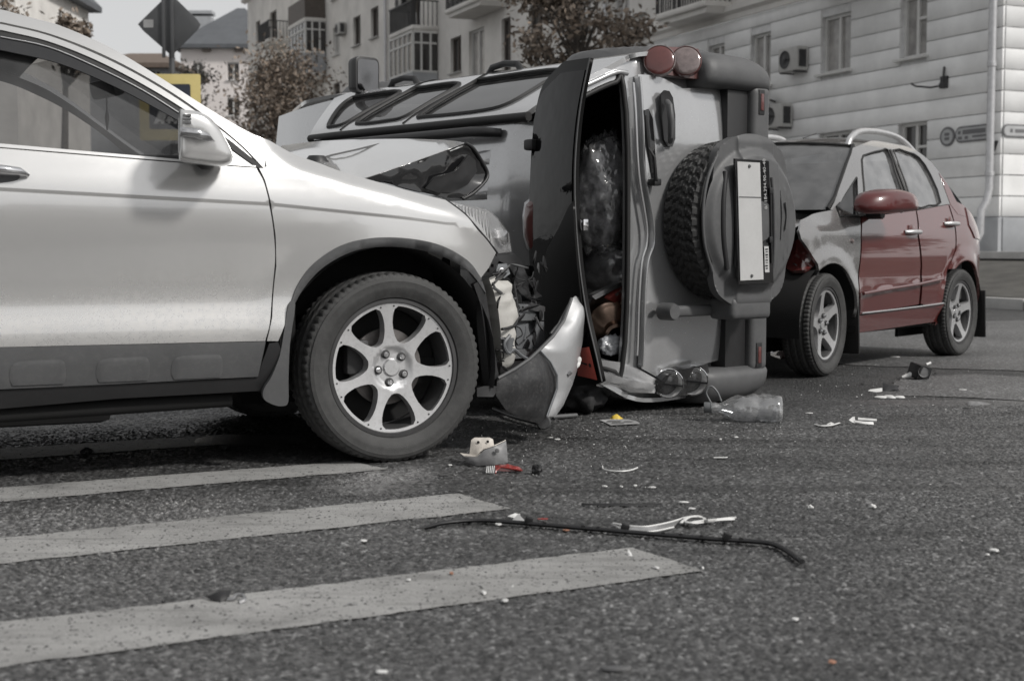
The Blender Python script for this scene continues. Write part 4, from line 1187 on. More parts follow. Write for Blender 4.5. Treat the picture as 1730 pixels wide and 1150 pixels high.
# arch liner: a dark half drum, and its front edge that hangs free
rl = .455
secs = []
for i in range(25):
    a = R(-12 + 204*i/24)
    secs.append([(rl*math.cos(a)*(1.0 if math.cos(a) < 0 else .93), yy, WZ + rl*math.sin(a)) for yy in (-.875, -.84, -.6, -.42)])
loft('wheel_arch_liner', secs, MATS['interior_dark'], suv, closed=False, caps=False)
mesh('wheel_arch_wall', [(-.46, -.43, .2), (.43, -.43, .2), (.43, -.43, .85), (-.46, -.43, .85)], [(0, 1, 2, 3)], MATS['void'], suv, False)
liner_edge = SPs([(812, 472), (822, 494), (833, 530), (841, 575), (841, 620), (839, 668), (822, 668), (826, 610), (822, 560), (812, 515), (800, 480)])
panel('liner_edge', liner_edge, lambda u, v: (u, -(.875 - .05*sst(.36, .43, u)), v), (0, -1, 0), PB, suv, step=.03, thick=.03)
# pillar and roof rail
roofl = [(5, 17), (60, 32), (100, 43), (160, 68), (200, 88), (250, 118), (300, 150), (350, 182), (400, 212), (430, 228), (458, 239)]
dframe = [(5, 38), (80, 56), (160, 86), (240, 126), (320, 176), (400, 238), (446, 284)]
rail_t = SPs(roofl, 4); rail_b = SPs(dframe, 5)
rail_b2 = [(p[0], p[1] - .0) for p in rail_b]
XRE = -3.30
rt = [(-1.6, 1.655), (-2.2, 1.672), (-2.9, 1.665), (XRE, 1.64)]
rb = [(XRE, 1.585), (-2.9, 1.605), (-2.2, 1.618), (-1.6, 1.595)]
rail = rt[::-1] + rail_t + SPs([(449, 266), (450, 281)]) + rail_b2[::-1] + rb[::-1]
rail = rt[::-1] + rail_t + [SP(449, 268)] + rail_b2[::-1] + [(-1.6, 1.595), (-2.2, 1.618), (-2.9, 1.605), (XRE, 1.585)]
panel('roof_rail', rail, ss_fn(), (0, -1, 0), PW, suv, step=.03, thick=.02)
# door window frame: painted strip, black seal, wind deflector, glass
f1 = SPs([(5, 41), (80, 59), (160, 90), (240, 130), (320, 180), (395, 236), (436, 277)], 5)
f2 = SPs([(5, 51), (80, 69), (160, 100), (240, 141), (320, 190), (385, 240), (425, 277)], 5)
panel('window_frame', [(XR, 1.583)] + f1 + f2[::-1] + [(XR, 1.56)], off_fn(-.006), (0, -1, 0), PW, suv, step=.03, thick=.02)
f3 = SPs([(5, 67), (80, 84), (160, 118), (240, 158), (310, 200), (370, 243), (405, 272)], 5)
panel('window_seal', [(XR, 1.559)] + f2 + f3[::-1] + [(XR, 1.515)], off_fn(-.012), (0, -1, 0), MATS['rubber_black'], suv, step=.03, thick=.02)
f4 = SPs([(5, 86), (100, 108), (200, 150), (300, 204), (345, 232)], 5)
def defl(u, v): return (u, -(hws(u, v) + .008), v)
f3b = SPs([(5, 60), (80, 78), (160, 110), (240, 151), (315, 198), (352, 226)], 5)
panel('wind_deflector', [(XR, 1.54)] + f3b + f4[::-1] + [(XR, 1.49)], defl, (0, -1, 0), MATS['gloss_black'], suv, step=.03, thick=.004, back=True)
tube('trim_line', [defl(*p)[:1] + (defl(*p)[1] - .004, p[1]) for p in SPs([(0, 63), (80, 80), (160, 113), (240, 153), (315, 200)], 4)], .0022, MATS['alloy'], suv, 5)
gbot = SPs([(340, 272), (300, 270), (150, 258), (5, 245)])
gl = [(XR, 1.52)] + SPs([(5, 72), (80, 89), (160, 122), (240, 162), (310, 204), (365, 246), (390, 268)], 4) + gbot + [(XR, 1.14)]
panel('door_glass', gl, off_fn(-.022), (0, -1, 0), MATS['car_glass'], suv, step=.06, thick=0)
panel('waist_seal', [(XR, belt_r[1] + .016)] + SPs([(5, 243), (150, 256), (300, 269), (350, 273), (400, 276), (432, 280)]) + [(p[0], p[1] + .002) for p in SPs([(432, 283), (300, 274), (150, 262), (5, 250)])] + [(XR, belt_r[1] + .003)], off_fn(.002), (0, -1, 0), PW, suv, step=.05, thick=.02)
# mirror sail (triangle) and quarter light
panel('mirror_sail', SPs([(345, 228), (372, 232), (437, 279), (405, 278), (345, 273)]), off_fn(-.004), (0, -1, 0), PW, suv, step=.03, thick=.012)
panel('quarter_seal', SPs([(365, 221), (392, 240), (446, 284), (436, 284), (405, 262), (372, 238)]), off_fn(.001), (0, -1, 0), MATS['rubber_black'], suv, step=.03, thick=.01)
# door mirror
def mirror_shell():
    secs = []
    ys = [-.885, -.91, -.95, -1.0, -1.05, -1.08, -1.094, -1.10, -1.102]
    out_ = [(302, 190), (312, 188), (332, 190), (352, 199), (370, 218), (384, 242), (394, 264), (390, 277), (372, 282), (340, 279), (310, 275), (302, 268), (301, 240)]
    base = np.array([SF.on(a, b, 1, -1.0)[[0, 2]] for a, b in out_])
    base = np.array(crom(base, 3, True)); c = base.mean(0)
    for y, sc in zip(ys, [.6, .85, .97, 1.0, .99, .95, .89, .78, .4]):
        secs.append([(c[0] + (p[0]-c[0])*sc + (y+1)*.25, y, c[1] + (p[1]-c[1])*sc) for p in base])
    return secs
mir = loft('door_mirror', mirror_shell(), PW, suv, angle=60)
def mir_pt(px, py, y): return SF.on(px, py, 1, y)
ppanel('indicator', SF, 1, [(304, 214, -1.105), (338, 218, -1.115), (352, 226, -1.112), (362, 238, -1.10), (338, 236, -1.115), (304, 231, -1.105)], MATS['reflector'], mir, step=5, thick=.006, bulge=.01)
ppanel('indicator_lens', SF, 1, [(303, 213, -1.108), (338, 217, -1.119), (353, 225, -1.116), (364, 239, -1.104), (338, 237, -1.119), (303, 232, -1.108)], MATS['lens'], mir, step=5, thick=.006, bulge=.012)
for y_ in (195, 201, 207): ppanel('vent_slot', SF, 1, [(309, y_-2, -1.104), (323, y_-2, -1.107), (323, y_+1.5, -1.108), (309, y_+1.5, -1.105)], MATS['plastic_grey'], mir, step=6, thick=.008, bulge=.004)
tube('mirror_foot', [(-.70, -.86, 1.12), (-.70, -.93, 1.125)], [.045, .04], PB, mir, 10)
# handle
ho = crom(SPs([(0, 283), (25, 284), (42, 288), (50, 295), (44, 302), (25, 304), (0, 304)]), 3)
hpts = [SP(-60, 283), SP(-30, 284), SP(0, 287), SP(30, 290), SP(47, 296)]
tube('door_handle', [(p[0], -(hws(*p) + d), p[1]) for p, d in zip(hpts, (.01, .035, .04, .034, .008))], [.008, .014, .015, .013, .007], MATS['chrome'], suv, 10)
def scoop(u, v): return (u, -(hws(u, v) + .001), v)
panel('handle_recess', [tuple(q) for q in crom([(-1.47, 1.05), (-1.4, 1.075), (-1.33, 1.055), (-1.33, 1.03), (-1.4, 1.018), (-1.46, 1.03)], 4, True)], scoop, (0, -1, 0), PG, suv, step=.02, thick=0)
# rest of the near side, out of the picture to the left
rear_out = [(XR-.006, .481), (XR-.006, 1.155), (-2.2, 1.18), (-3.1, 1.25), (-3.45, 1.2), (-3.5, .9), (-3.45, .5), (-3.1, .45)]
ra = [(-2.62 + .45*math.cos(R(t)), WZ + .45*math.sin(R(t))) for t in range(10, 171, 10)]
panel('rear_side', rear_out + ra + [(-2.62-.48+.1, .481)][:0], ss_fn(), (0, -1, 0), PW, suv, step=.08, thick=.02)
panel('rear_cladding', [(XR-.006, .478), (XR-.006, .27), (-2.15, .27), (-2.16, .40), (-2.10, .478)], off_fn(.004), (0, -1, 0), PG, suv, step=.08, thick=.03)
panel('rear_cladding', [(-3.08, .478), (-3.12, .30), (-3.45, .32), (-3.45, .50)], off_fn(.004), (0, -1, 0), PG, suv, step=.08, thick=.03)
panel('rear_window', [(XR-.02, 1.165), (XR-.02, 1.56), (-2.2, 1.58), (-2.9, 1.53), (-3.1, 1.27), (-2.2, 1.19)], off_fn(-.02), (0, -1, 0), MATS['tint_glass'], suv, step=.1, thick=0)
panel('rear_pillar', [(-2.9, 1.53), (-2.2, 1.58), (XR-.006, 1.56), (XR-.006, 1.59), (-2.2, 1.612), (-2.9, 1.60), (-3.3, 1.58), (-3.5, 1.2), (-3.45, 1.2), (-3.1, 1.26)], ss_fn(), (0, -1, 0), PW, suv, step=.06, thick=.02)
# far side (seen through the glass and under the car)
fs = [(-3.45, .45), (-3.5, .9), (-3.45, 1.2)] + [(-3.1, 1.25), (-2.2, 1.18), (XR, 1.15), (-.5, 1.09), (-.35, 1.14), (0, 1.05), (.25, .985), (.42, .80), (.36, .70)] + [(.45*math.cos(R(t)), WZ + .45*math.sin(R(t))) for t in range(40, 171, 10)] + [(-.5, .3), (-2.1, .28)] + [(-2.62 + .45*math.cos(R(t)), WZ + .45*math.sin(R(t))) for t in range(10, 171, 10)]
panel('far_side', fs, ss_fn(1), (0, 1, 0), PW, suv, step=.09, thick=.03)
panel('far_pillar', rail[:4] + rail_t + rail_b2[::-1] + rb[::-1][:0] + [(-1.6, 1.595), (-2.2, 1.618), (-2.9, 1.605), (XRE, 1.585)], off_fn(-.01, 1), (0, 1, 0), PW, suv, step=.06, thick=.07, back=True)
panel('far_door_post', [(-1.50, 1.13), (-1.42, 1.13), (-1.46, 1.6), (-1.54, 1.6)], off_fn(-.012, 1), (0, 1, 0), PB, suv, step=.08, thick=.05, back=True)
panel('far_rear_pillar', [(-2.9, 1.53), (-2.2, 1.58), (-2.2, 1.612), (-3.3, 1.58), (-3.5, 1.2), (-3.1, 1.26)], ss_fn(1), (0, 1, 0), PW, suv, step=.1, thick=.03, back=True)
# roof skin and windscreen, tailgate
def prof_z(x): return float(np.interp(x, [p[0] for p in (rt[::-1] + rail_t)], [p[1] for p in (rt[::-1] + rail_t)]))
secs = []
for x in [XRE, -3.0, -2.6, -2.2, -1.8, -1.5, -1.3, -1.15]:
    z = prof_z(x); h = hws(x, z)
    secs.append([(x, t*h, z + .025*(1 - t*t) - .004) for t in np.linspace(-1, 1, 15)])
loft('roof', secs, PW, suv, closed=False, caps=False)
secs = []
for x in [-1.15, -1.05, -.95, -.85, -.75, -.65, -.55, -.46]:
    z = prof_z(x); h = hws(x, z) - .012
    secs.append([(x + .16*(1 - t*t), t*h, z + .012*(1-t*t) - .006) for t in np.linspace(-1, 1, 15)])
loft('windscreen', secs, MATS['wind_glass'], suv, closed=False, caps=False)
loft('headliner', [[(x, t*(hws(x, prof_z(x))-.03), prof_z(x) - .03 + .015*(1-t*t)) for t in np.linspace(-1, 1, 9)] for x in (XRE, -2.2, -1.5, -1.12)], MATS['interior'], suv, closed=False, caps=False)
mesh('tailgate', [(-3.5, -.80, .45), (-3.5, .80, .45), (-3.52, .82, 1.1), (-3.32, .58, 1.62), (-3.32, -.58, 1.62), (-3.52, -.82, 1.1)], [(0, 1, 2, 5), (5, 2, 3, 4)], PW, suv, False)
# cabin
box('dashboard', (.52, 1.56, .30), (-.56, 0, .93), MATS['interior_dark'], suv, bevel=.07, seg=3)
box('floor_pan', (3.9, 1.50, .10), (-1.5, 0, .33), MATS['void'], suv)
box('firewall', (.06, 1.5, .62), (-.37, 0, .62), MATS['void'], suv)
box('door_card', (1.3, .05, .7), (-1.15, -.80, .78), MATS['interior_dark'], suv, bevel=.02)
box('door_card', (2.4, .05, .74), (-1.75, .80, .76), MATS['interior'], suv, bevel=.02)
lathe('steering_wheel', [(.165 + .014*math.cos(t), .014*math.sin(t)) for t in np.linspace(0, 2*math.pi, 9)[:-1]], MATS['interior_dark'], suv, 32, (0, 0, 0), 'X', closed=True).matrix_local = Matrix.Translation((-.92, .38, 1.0)) @ Matrix.Rotation(R(-25), 4, 'Y')
for yy in (-.38, .38):
    st = box('seat', (.5, .50, .16), (-1.45, yy, .66), MATS['interior'], suv, bevel=.05)
    box('backrest', (.14, .48, .62), (-1.78, yy, .98), MATS['interior'], st, rot=(0, R(-14), 0), bevel=.05)
    box('headrest', (.10, .27, .18), (-1.88, yy, 1.38), MATS['interior'], st, rot=(0, R(-10), 0), bevel=.04)
box('rear_seat', (.2, 1.3, .75), (-2.75, 0, .95), MATS['interior'], suv, rot=(0, R(-12), 0), bevel=.06)
q = SF.on(173, 148, 1, -.02)
rm = box('interior_mirror', (.05, .24, .075), (q[0]+.02, 0.0, q[2] - .0), PB, suv, bevel=.02, rot=(0, R(-15), R(12)))
tube('pendant_cord', [(q[0]+.01, -.05, q[2]-.03), (q[0]+.01, -.05, q[2]-.16)], .003, PB, rm, 5)
tube('pendant', [(q[0]+.01, -.05, q[2]-.09), (q[0]+.01, -.05, q[2]-.12), (q[0]+.01, -.05, q[2]-.17)], [.003, .010, .003], PB, rm, 6)
# wheels
make_wheel(suv, (0, -.785, WZ), -1, .360, .250, .225, 7, R(96), 'seven', rot=(0, 0, R(2)))
make_wheel(suv, (0, .785, WZ), 1, .360, .250, .225, 7, R(30), 'seven', rot=(0, 0, R(2)))
make_wheel(suv, (-2.62, -.785, WZ), -1, .360, .250, .225, 7, R(10), 'seven')
make_wheel(suv, (-2.62, .785, WZ), 1, .360, .250, .225, 7, R(50), 'seven')
tube('axle', [(0, -.6, .33), (0, .6, .33)], .03, MATS['void'], suv, 8)
box('subframe', (.7, 1.1, .12), (.0, 0, .30), MATS['void'], suv, bevel=.03)
box('exhaust_box', (.9, .35, .14), (-2.0, .1, .27), MATS['void'], suv, bevel=.05)
q = SF.on(90, 690, 1, -.3)
box('heat_shield', (1.5, .6, .09), (-1.75, -.42, .232), MATS['plastic_black'], suv, bevel=.04)
# bonnet thrown up: measured corner by corner (value = y in the car)
bon = [(455, 268, -.60), (500, 281, -.70), (545, 276, -.735), (575, 291, -.745), (606, 304, -.75), (640, 293, -.745), (690, 276, -.73), (740, 258, -.71), (786, 241, -.69),
       (770, 238.5, -.50), (740, 236, -.30), (690, 234.5, -.10), (640, 235, .05), (590, 236, .15), (545, 238, .25), (505, 242, .32), (476, 246, .20)]
bn = ppanel('bonnet', SF, 1, bon, PW, suv, step=12, thick=.012, bulge=.012, bdir=(0.1, -.2, .97))
# far half of the bonnet falls away behind the ridge
def P3(px, py, y): return SF.on(px, py, 1, y)
rg = [P3(*p) for p in bon[8:]]
V = [tuple(p) for p in rg] + [(p[0]+.02, max(p[1]+.25, .70), p[2]-.10) for p in rg]; n_ = len(rg)
mesh('bonnet_far_half', V, [(i, i+1, n_+i+1, n_+i) for i in range(n_-1)], PW, suv)
bi = ppanel('bonnet_inner_panel', SF, 1, [(607, 305, -.752), (640, 294, -.747), (690, 277, -.732), (740, 259, -.712), (786, 242, -.692), (800, 252, -.68), (815, 275, -.66), (823, 292, -.65), (820, 305, -.66), (800, 325, -.68), (780, 336, -.69), (752, 334, -.70), (700, 322, -.72), (650, 309, -.74)], MATS['gloss_black'], suv, step=9, thick=.01, wob=.022, wsc=14)
tube('bonnet_lip', [P3(a, b, y-.006) for a, b, y in crom([(786, 241, -.692), (800, 251, -.682), (815, 274, -.662), (823.5, 292, -.652), (820, 306, -.662), (800, 326, -.682), (782, 336, -.69)], 4)], .007, PB, suv, 8)
ppanel('bonnet_stiffener', SF, 1, [(718, 318, -.735), (735, 300, -.738), (770, 290, -.728), (792, 262, -.71), (803, 270, -.70), (806, 290, -.69), (790, 312, -.70), (765, 326, -.715), (740, 326, -.725)], MATS['plastic_black'], suv, step=9, thick=.012, wob=.012, wsc=20)
for a, b in (((480, 270), (560, 243)), ((515, 281), (640, 247))):
    pass
tube('bonnet_crease', [P3(a, b, y) + np.array([0, -.004, .006]) for a, b, y in ((522, 276, -.62), (560, 265, -.45), (600, 256, -.28), (640, 246, -.1))], .004, PG, suv, 6)
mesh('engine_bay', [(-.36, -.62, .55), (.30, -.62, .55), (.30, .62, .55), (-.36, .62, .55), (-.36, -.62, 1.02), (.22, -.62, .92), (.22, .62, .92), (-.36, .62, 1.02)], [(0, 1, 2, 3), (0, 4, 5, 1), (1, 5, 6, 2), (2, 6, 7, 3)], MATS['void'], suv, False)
lathe('strut_cap', [(0, .02), (.03, .02), (.045, 0), (.05, -.02)], PB, suv, 16, tuple(P3(535, 272, -.60)), 'Z')
# headlamp, pushed back
hl = thing_part = bpy.data.objects.new('headlamp', None); COL.objects.link(hl); hl.parent = suv
ppanel('lamp_housing', SF, 1, [(757, 340, -.80), (790, 348, -.765), (826, 357, -.72), (842, 372, -.69), (860, 395, -.64), (864, 425, -.62), (842, 427, -.69), (822, 405, -.765), (800, 380, -.79), (780, 358, -.80)], mat('lamp_silver', (.42, .42, .425), .3, metal=.4, var=.25, scale=30), hl, step=8, thick=.02, bulge=-.02)
ppanel('reflector', SF, 1, [(764, 343, -.80), (822, 359, -.735), (828, 390, -.735), (836, 418, -.725), (820, 400, -.77), (798, 374, -.795)], mat('lamp_white', (.72, .72, .72), .25, var=.1, coat=.5), hl, step=6, thick=.005, bulge=-.006)
ppanel('lens', SF, 1, [(757, 339, -.815), (790, 346, -.785), (828, 356, -.735), (844, 371, -.70), (862, 395, -.655), (866, 426, -.63), (842, 428, -.715), (822, 406, -.785), (800, 381, -.81), (780, 359, -.815)], MATS['lens'], hl, step=8, thick=.006, bulge=.012)
for i in range(11):
    t = i/10
    a = np.array([770 + 54*t, 344 + 15*t]); b = np.array([770 + 58*t, 347 + 62*t])
    tube('lens_rib', [P3(a[0], a[1], -.80 + .06*t), P3(b[0], b[1], -.805 + .06*t)], .0025, MATS['chrome'], hl, 5)
tube('bulb_shroud', [P3(845, 395, -.67), P3(850, 410, -.655)], [.03, .022], MATS['chrome'], hl, 12)
tube('lamp_seal', [P3(*p) for p in ((754, 338, -.825), (785, 361, -.815), (805, 384, -.805), (823, 405, -.79), (840, 427, -.72))], .0045, PB, hl, 6)
# ----- torn front end
fe = bpy.data.objects.new('front_end_structure', None); COL.objects.link(fe); fe.parent = suv
ppanel('slam_panel', SF, 1, [(838, 428, -.70), (868, 427, -.60), (880, 440, -.55), (893, 470, -.50), (905, 488, -.45), (913, 500, -.42), (893, 506, -.5), (872, 470, -.6), (858, 448, -.66), (842, 440, -.70)], PB, fe, step=7, thick=.03, wob=.02, wsc=22)
ppanel('retainer', SF, 1, [(836, 430, -.775), (844, 438, -.765), (836, 456, -.78), (826, 466, -.80), (815, 466, -.83), (818, 452, -.825), (828, 444, -.80)], PB, fe, step=6, thick=.012, holes=[[(829, 446), (834, 446), (834, 452), (829, 452)], [(821, 454), (827, 454), (827, 460), (821, 460)]])
ppanel('retainer', SF, 1, [(873, 458, -.60), (890, 470, -.55), (898, 484, -.52), (916, 500, -.46), (897, 507, -.52), (880, 496, -.58), (868, 478, -.62)], PB, fe, step=7, thick=.015, wob=.015, wsc=30)
ppanel('metal_tab', SF, 1, [(842, 446, -.72), (856, 445, -.70), (862, 462, -.69), (852, 470, -.71), (842, 466, -.73), (838, 458, -.735)], MATS['alu_bar'], fe, step=6, thick=.006, wob=.006, wsc=40)
lathe('bolt', [(0, -.02), (.009, -.02), (.011, -.012), (.016, -.01), (.016, 0)], MATS['steel'], fe, 10, tuple(P3(846, 459, -.735)))
ppanel('washer_bottle', SF, 1, [(826, 470, -.80), (836, 466, -.78), (845, 474, -.755), (858, 474, -.72), (864, 484, -.70), (862, 494, -.70), (870, 510, -.69), (872, 540, -.69), (866, 548, -.70), (868, 570, -.71), (868, 595, -.71), (862, 620, -.73), (850, 624, -.76), (847, 600, -.78), (846, 560, -.79), (842, 525, -.80), (834, 492, -.81)], MATS['milky'], fe, step=6, thick=.09, bulge=.035, wob=.014, wsc=26)
tube('wire', [P3(*p) for p in crom([(834, 486, -.86), (850, 496, -.79), (862, 497, -.75), (868, 506, -.73)], 4)], .006, PG, fe, 6)
tube('wire', [P3(*p) for p in crom([(832, 478, -.86), (842, 493, -.82), (860, 503, -.76), (870, 520, -.73)], 4)], .004, PG, fe, 6)
tube('hose', [P3(*p) for p in crom([(848, 556, -.86), (862, 553, -.80), (872, 545, -.75), (874, 520, -.70), (868, 480, -.68)], 4)], .006, PB, fe, 6)
tube('washer_pump', [P3(858, 570, -.80), P3(856, 596, -.80)], [.025, .02], MATS['tank_grey'], fe, 10)
tube('hose', [P3(*p) for p in crom([(862, 566, -.82), (852, 580, -.83), (858, 596, -.82), (868, 590, -.79), (880, 600, -.75), (892, 606, -.72), (905, 604, -.70)], 4)], .007, MATS['tank_grey'], fe, 6)
for py in (572, 582, 592): tube('clip', [P3(845, py, -.83), P3(868, py+2, -.79)], .004, MATS['steel'], fe, 5)
ppanel('crash_beam', SF, 1, [(869, 513, -.62), (897, 514, -.50), (919, 517, -.42), (919, 541, -.42), (897, 541, -.50), (871, 542, -.62)], MATS['alu_bar'], fe, step=8, thick=.06, wob=.006, wsc=30)
for a, b in ((877, 520), (882, 526), (877, 533), (883, 519)): lathe('bolt_hole', [(0, -.002), (.005, -.001)], MATS['void'], fe, 8, tuple(P3(a, b, -.64)))
ppanel('beam_cap', SF, 1, [(897, 512, -.53), (904, 500, -.50), (908, 514, -.48), (921, 518, -.44), (921, 526, -.44), (908, 526, -.49), (897, 524, -.53)], MATS['steel'], fe, step=8, thick=.02)
ppanel('radiator_tank', SF, 1, [(872, 543, -.55), (919, 543, -.38), (921, 575, -.38), (918, 592, -.38), (873, 588, -.55)], MATS['tank_grey'], fe, step=8, thick=.06, bulge=.008)
ppanel('lower_rail', SF, 1, [(866, 590, -.6), (921, 588, -.40), (921, 602, -.40), (868, 606, -.6)], MATS['alu_bar'], fe, step=8, thick=.05)
ppanel('undertray', SF, 1, [(838, 612, -.70), (880, 600, -.52), (925, 600, -.36), (930, 650, -.36), (870, 680, -.55), (840, 668, -.70)], MATS['plastic_black'], fe, step=12, thick=.02)
box('radiator', (.05, 1.1, .45), (.42, .05, .55), MATS['void'], fe, bevel=.01)
for py in (630, 640): tube('wire', [P3(*p) for p in crom([(850, py-10, -.78), (868, py, -.72), (890, py-14, -.62)], 4)], .006, PB, fe, 6)
ppanel('rear_mud_guard', SF, 1, [(818, 652, -.86), (839, 652, -.85), (838, 664, -.85), (833, 670, -.86), (806, 670, -.87), (806, 655, -.87)], PB, fe, step=8, thick=.01)

# splintered plastic and clips round the torn nose
_rg = np.random.default_rng(77)
for k in range(26):
    cx_ = _rg.uniform(838, 922); cy_ = _rg.uniform(430, 640) if k % 3 else _rg.uniform(430, 520)
    if cy_ > 520 and cx_ < 872: continue
    yv = -.80 + (cx_ - 836)/86*.38 - .03
    a_ = _rg.uniform(0, 6.28); L_ = _rg.uniform(8, 20); W2_ = _rg.uniform(1.0, 3)
    pts_ = []
    for t_, r_ in ((0, 1), (.5, .9), (1.3, .8), (2.6, 1.1), (3.5, .8), (4.6, 1.0), (5.4, .7)):
        x_ = L_*math.cos(t_)*r_; y_ = W2_*math.sin(t_)*r_
        pts_.append((cx_ + x_*math.cos(a_) - y_*math.sin(a_), cy_ + x_*math.sin(a_) + y_*math.cos(a_), yv + .03*math.cos(t_ + a_)))
    ppanel('splinter', SF, 1, pts_, (MATS['plastic_black'], MATS['plastic_black'], MATS['gloss_black'], MATS['plastic_grey'])[k % 4], fe, step=6, thick=.006)
for k in range(9):
    cx_ = _rg.uniform(840, 905); cy_ = _rg.uniform(440, 600)
    q_ = [(cx_ + _rg.uniform(-14, 14), cy_ + i*7 + _rg.uniform(-5, 5), -.84 + (cx_ - 836)/86*.38 + _rg.uniform(-.02, .02)) for i in range(5)]
    tube('wire', [P3(*p) for p in crom(q_, 4)], .0028, PB, fe, 5)

# ================================================================== silver four-wheel-drive lying on its left side
VA = R(41.7)
VX = np.array([-math.sin(VA), math.cos(VA), 0]); VU = np.array([-math.cos(VA), -math.sin(VA), 0])
VB = ground(1298, 680)
VF = Frame(VB + np.array([0, 0, .90]), VX, (0, 0, -1), VU)      # x forward, y left (= down here), z car-up (= to the left here)
van = thing('overturned_offroader', 'silver off-road car lying on its side with its rear window hatch open', 'car', frame=VF)
PS = MATS['paint_silver']
_hs = hermite([.0, .15, .3, .55, .80, .88, .94, 1.0, 1.2, 1.40, 1.50, 1.55, 1.58], [.785, .812, .834, .85, .85, .838, .82, .79, .695, .595, .535, .485, .42])
def zm(z): return z if z < .95 else .95 + (z - .95)*.925
def hsv_(x, z):
    h = _hs(z)
    if x > 2.6: h -= .09*(x-2.6)**2
    return h
def vside(s, d=0.0): return lambda u, v: (u, s*(hsv_(u, v) + d), zm(v))
AX, FX, AZ, AR = .72, 2.80, .20, .36
def arch(cx, r, a0=8, a1=172, n=18): return [(cx + r*math.cos(R(a0 + (a1-a0)*i/n)), AZ + r*math.sin(R(a0 + (a1-a0)*i/n))) for i in range(n+1)]
low = [(.12, .93), (.12, .22)] + [(AX-AR-.02, .12)] + arch(AX, AR)[::-1] + arch(FX, AR)[::-1] + [(3.25, .15), (3.38, .35), (3.36, .72), (3.0, .86), (2.45, .93)]
# greenhouse: side with three window openings
gh = [(.125, .934), (.19, 1.25), (.26, 1.50), (.34, 1.545), (1.95, 1.545), (2.03, 1.52), (2.2, 1.33), (2.5, .99), (2.45, .934)]
w1_ = crom([(.50, 1.02), (.46, 1.20), (.48, 1.40), (.62, 1.46), (1.05, 1.46), (1.15, 1.42), (1.15, 1.06), (1.08, 1.01)], 4, True)
w2_ = crom([(1.28, 1.03), (1.25, 1.25), (1.27, 1.43), (1.40, 1.46), (1.62, 1.46), (1.70, 1.40), (1.69, 1.05), (1.60, 1.01)], 4, True)
w3_ = crom([(1.80, 1.03), (1.79, 1.25), (1.80, 1.43), (1.90, 1.455), (1.97, 1.43), (2.18, 1.2), (2.26, 1.06), (2.2, 1.015)], 4, True)
for s in (-1, 1):
    panel('body_side', low, vside(s), (0, s, 0), PS, van, step=.06, thick=.02)
    panel('greenhouse', gh, vside(s), (0, s, 0), PS, van, holes=[[tuple(q) for q in w] for w in (w1_, w2_, w3_)], step=.045, thick=.025)
    for k, w in enumerate((w1_, w2_, w3_)):
        g = panel('side_window', [tuple(q) for q in w], vside(s, -.012), (0, s, 0), MATS['sky_glass'], van, step=.08, thick=0)
        tube('window_seal', [vside(s, .002)(*q) for q in list(w) + [w[0]]], .011, MATS['rubber_black'], g, 6)
    if s < 0:
        for cx in (AX, FX):
            ring_ = arch(cx, AR+.14, -2, 182) + arch(cx, AR-.015, -6, 186)[::-1]
            def flare(u, v, cx=cx):
                r = math.hypot(u-cx, v-AZ); return (u, -(.835 + .105*sst(AR+.13, AR+.02, r)), v)
            panel('wheel_arch_flare', ring_, flare, (0, -1, 0), PG, van, step=.03, thick=.05)
        for x in (1.19, 1.745): tube('door_gap', [vside(-1, .002)(x + .02*math.sin(z*5), z) for z in np.linspace(.3, 1.50, 14)], .006, MATS['void'], van, 5)
        for x in (1.10, 1.98):
            hd = tube('door_handle', [(x-.13, -.83, .86), (x-.10, -.868, .86), (x, -.880, .86), (x+.10, -.868, .86), (x+.13, -.83, .86)], [.02, .018, .018, .018, .02], PB, van, 8)
# roof with pressed ribs, gutters and rails
def roof_fn(u, v): return (u, v, 1.532 - .05*(v/.49)**2 - .03*sst(1.7, 2.05, u) - .05*sst(.42, .18, u)**2)
panel('roof', [(.20, -.485), (.17, -.3), (.155, 0), (.17, .3), (.20, .485), (1.98, .485), (2.03, .3), (2.05, 0), (2.03, -.3), (1.98, -.485)], roof_fn, (0, 0, 1), PS, van, step=.05, thick=.02)
for yy in (-.33, -.165, 0, .165, .33):
    secs = []
    for x, k in ((.47, .0), (.50, .7), (.56, 1), (1.2, 1), (1.85, 1), (1.9, .7), (1.93, 0)):
        c = roof_fn(x, yy)[2]
        secs.append([(x, yy + dy, roof_fn(x, yy+dy)[2] + dz*k) for dy, dz in ((-.034, .0005), (-.02, .010), (0, .013), (.02, .010), (.034, .0005))])
    loft('roof_rib', secs, PS, van, closed=False, caps=False, angle=80)
for s in (-1, 1):
    tube('gutter', [(x, s*.505, 1.492 - .02*sst(1.75, 2.05, x)) for x in np.linspace(.22, 2.03, 14)], [.022]*14, MATS['rubber_black'], van, 8)
    tube('roof_rail', [(.40, s*.44, 1.50), (.46, s*.445, 1.555)] + [(x, s*.45, 1.567) for x in np.linspace(.55, 1.75, 7)] + [(1.86, s*.445, 1.55), (1.93, s*.44, 1.495)], [.02, .024] + [.024]*7 + [.024, .02], MATS['plastic_black'], van, 10)
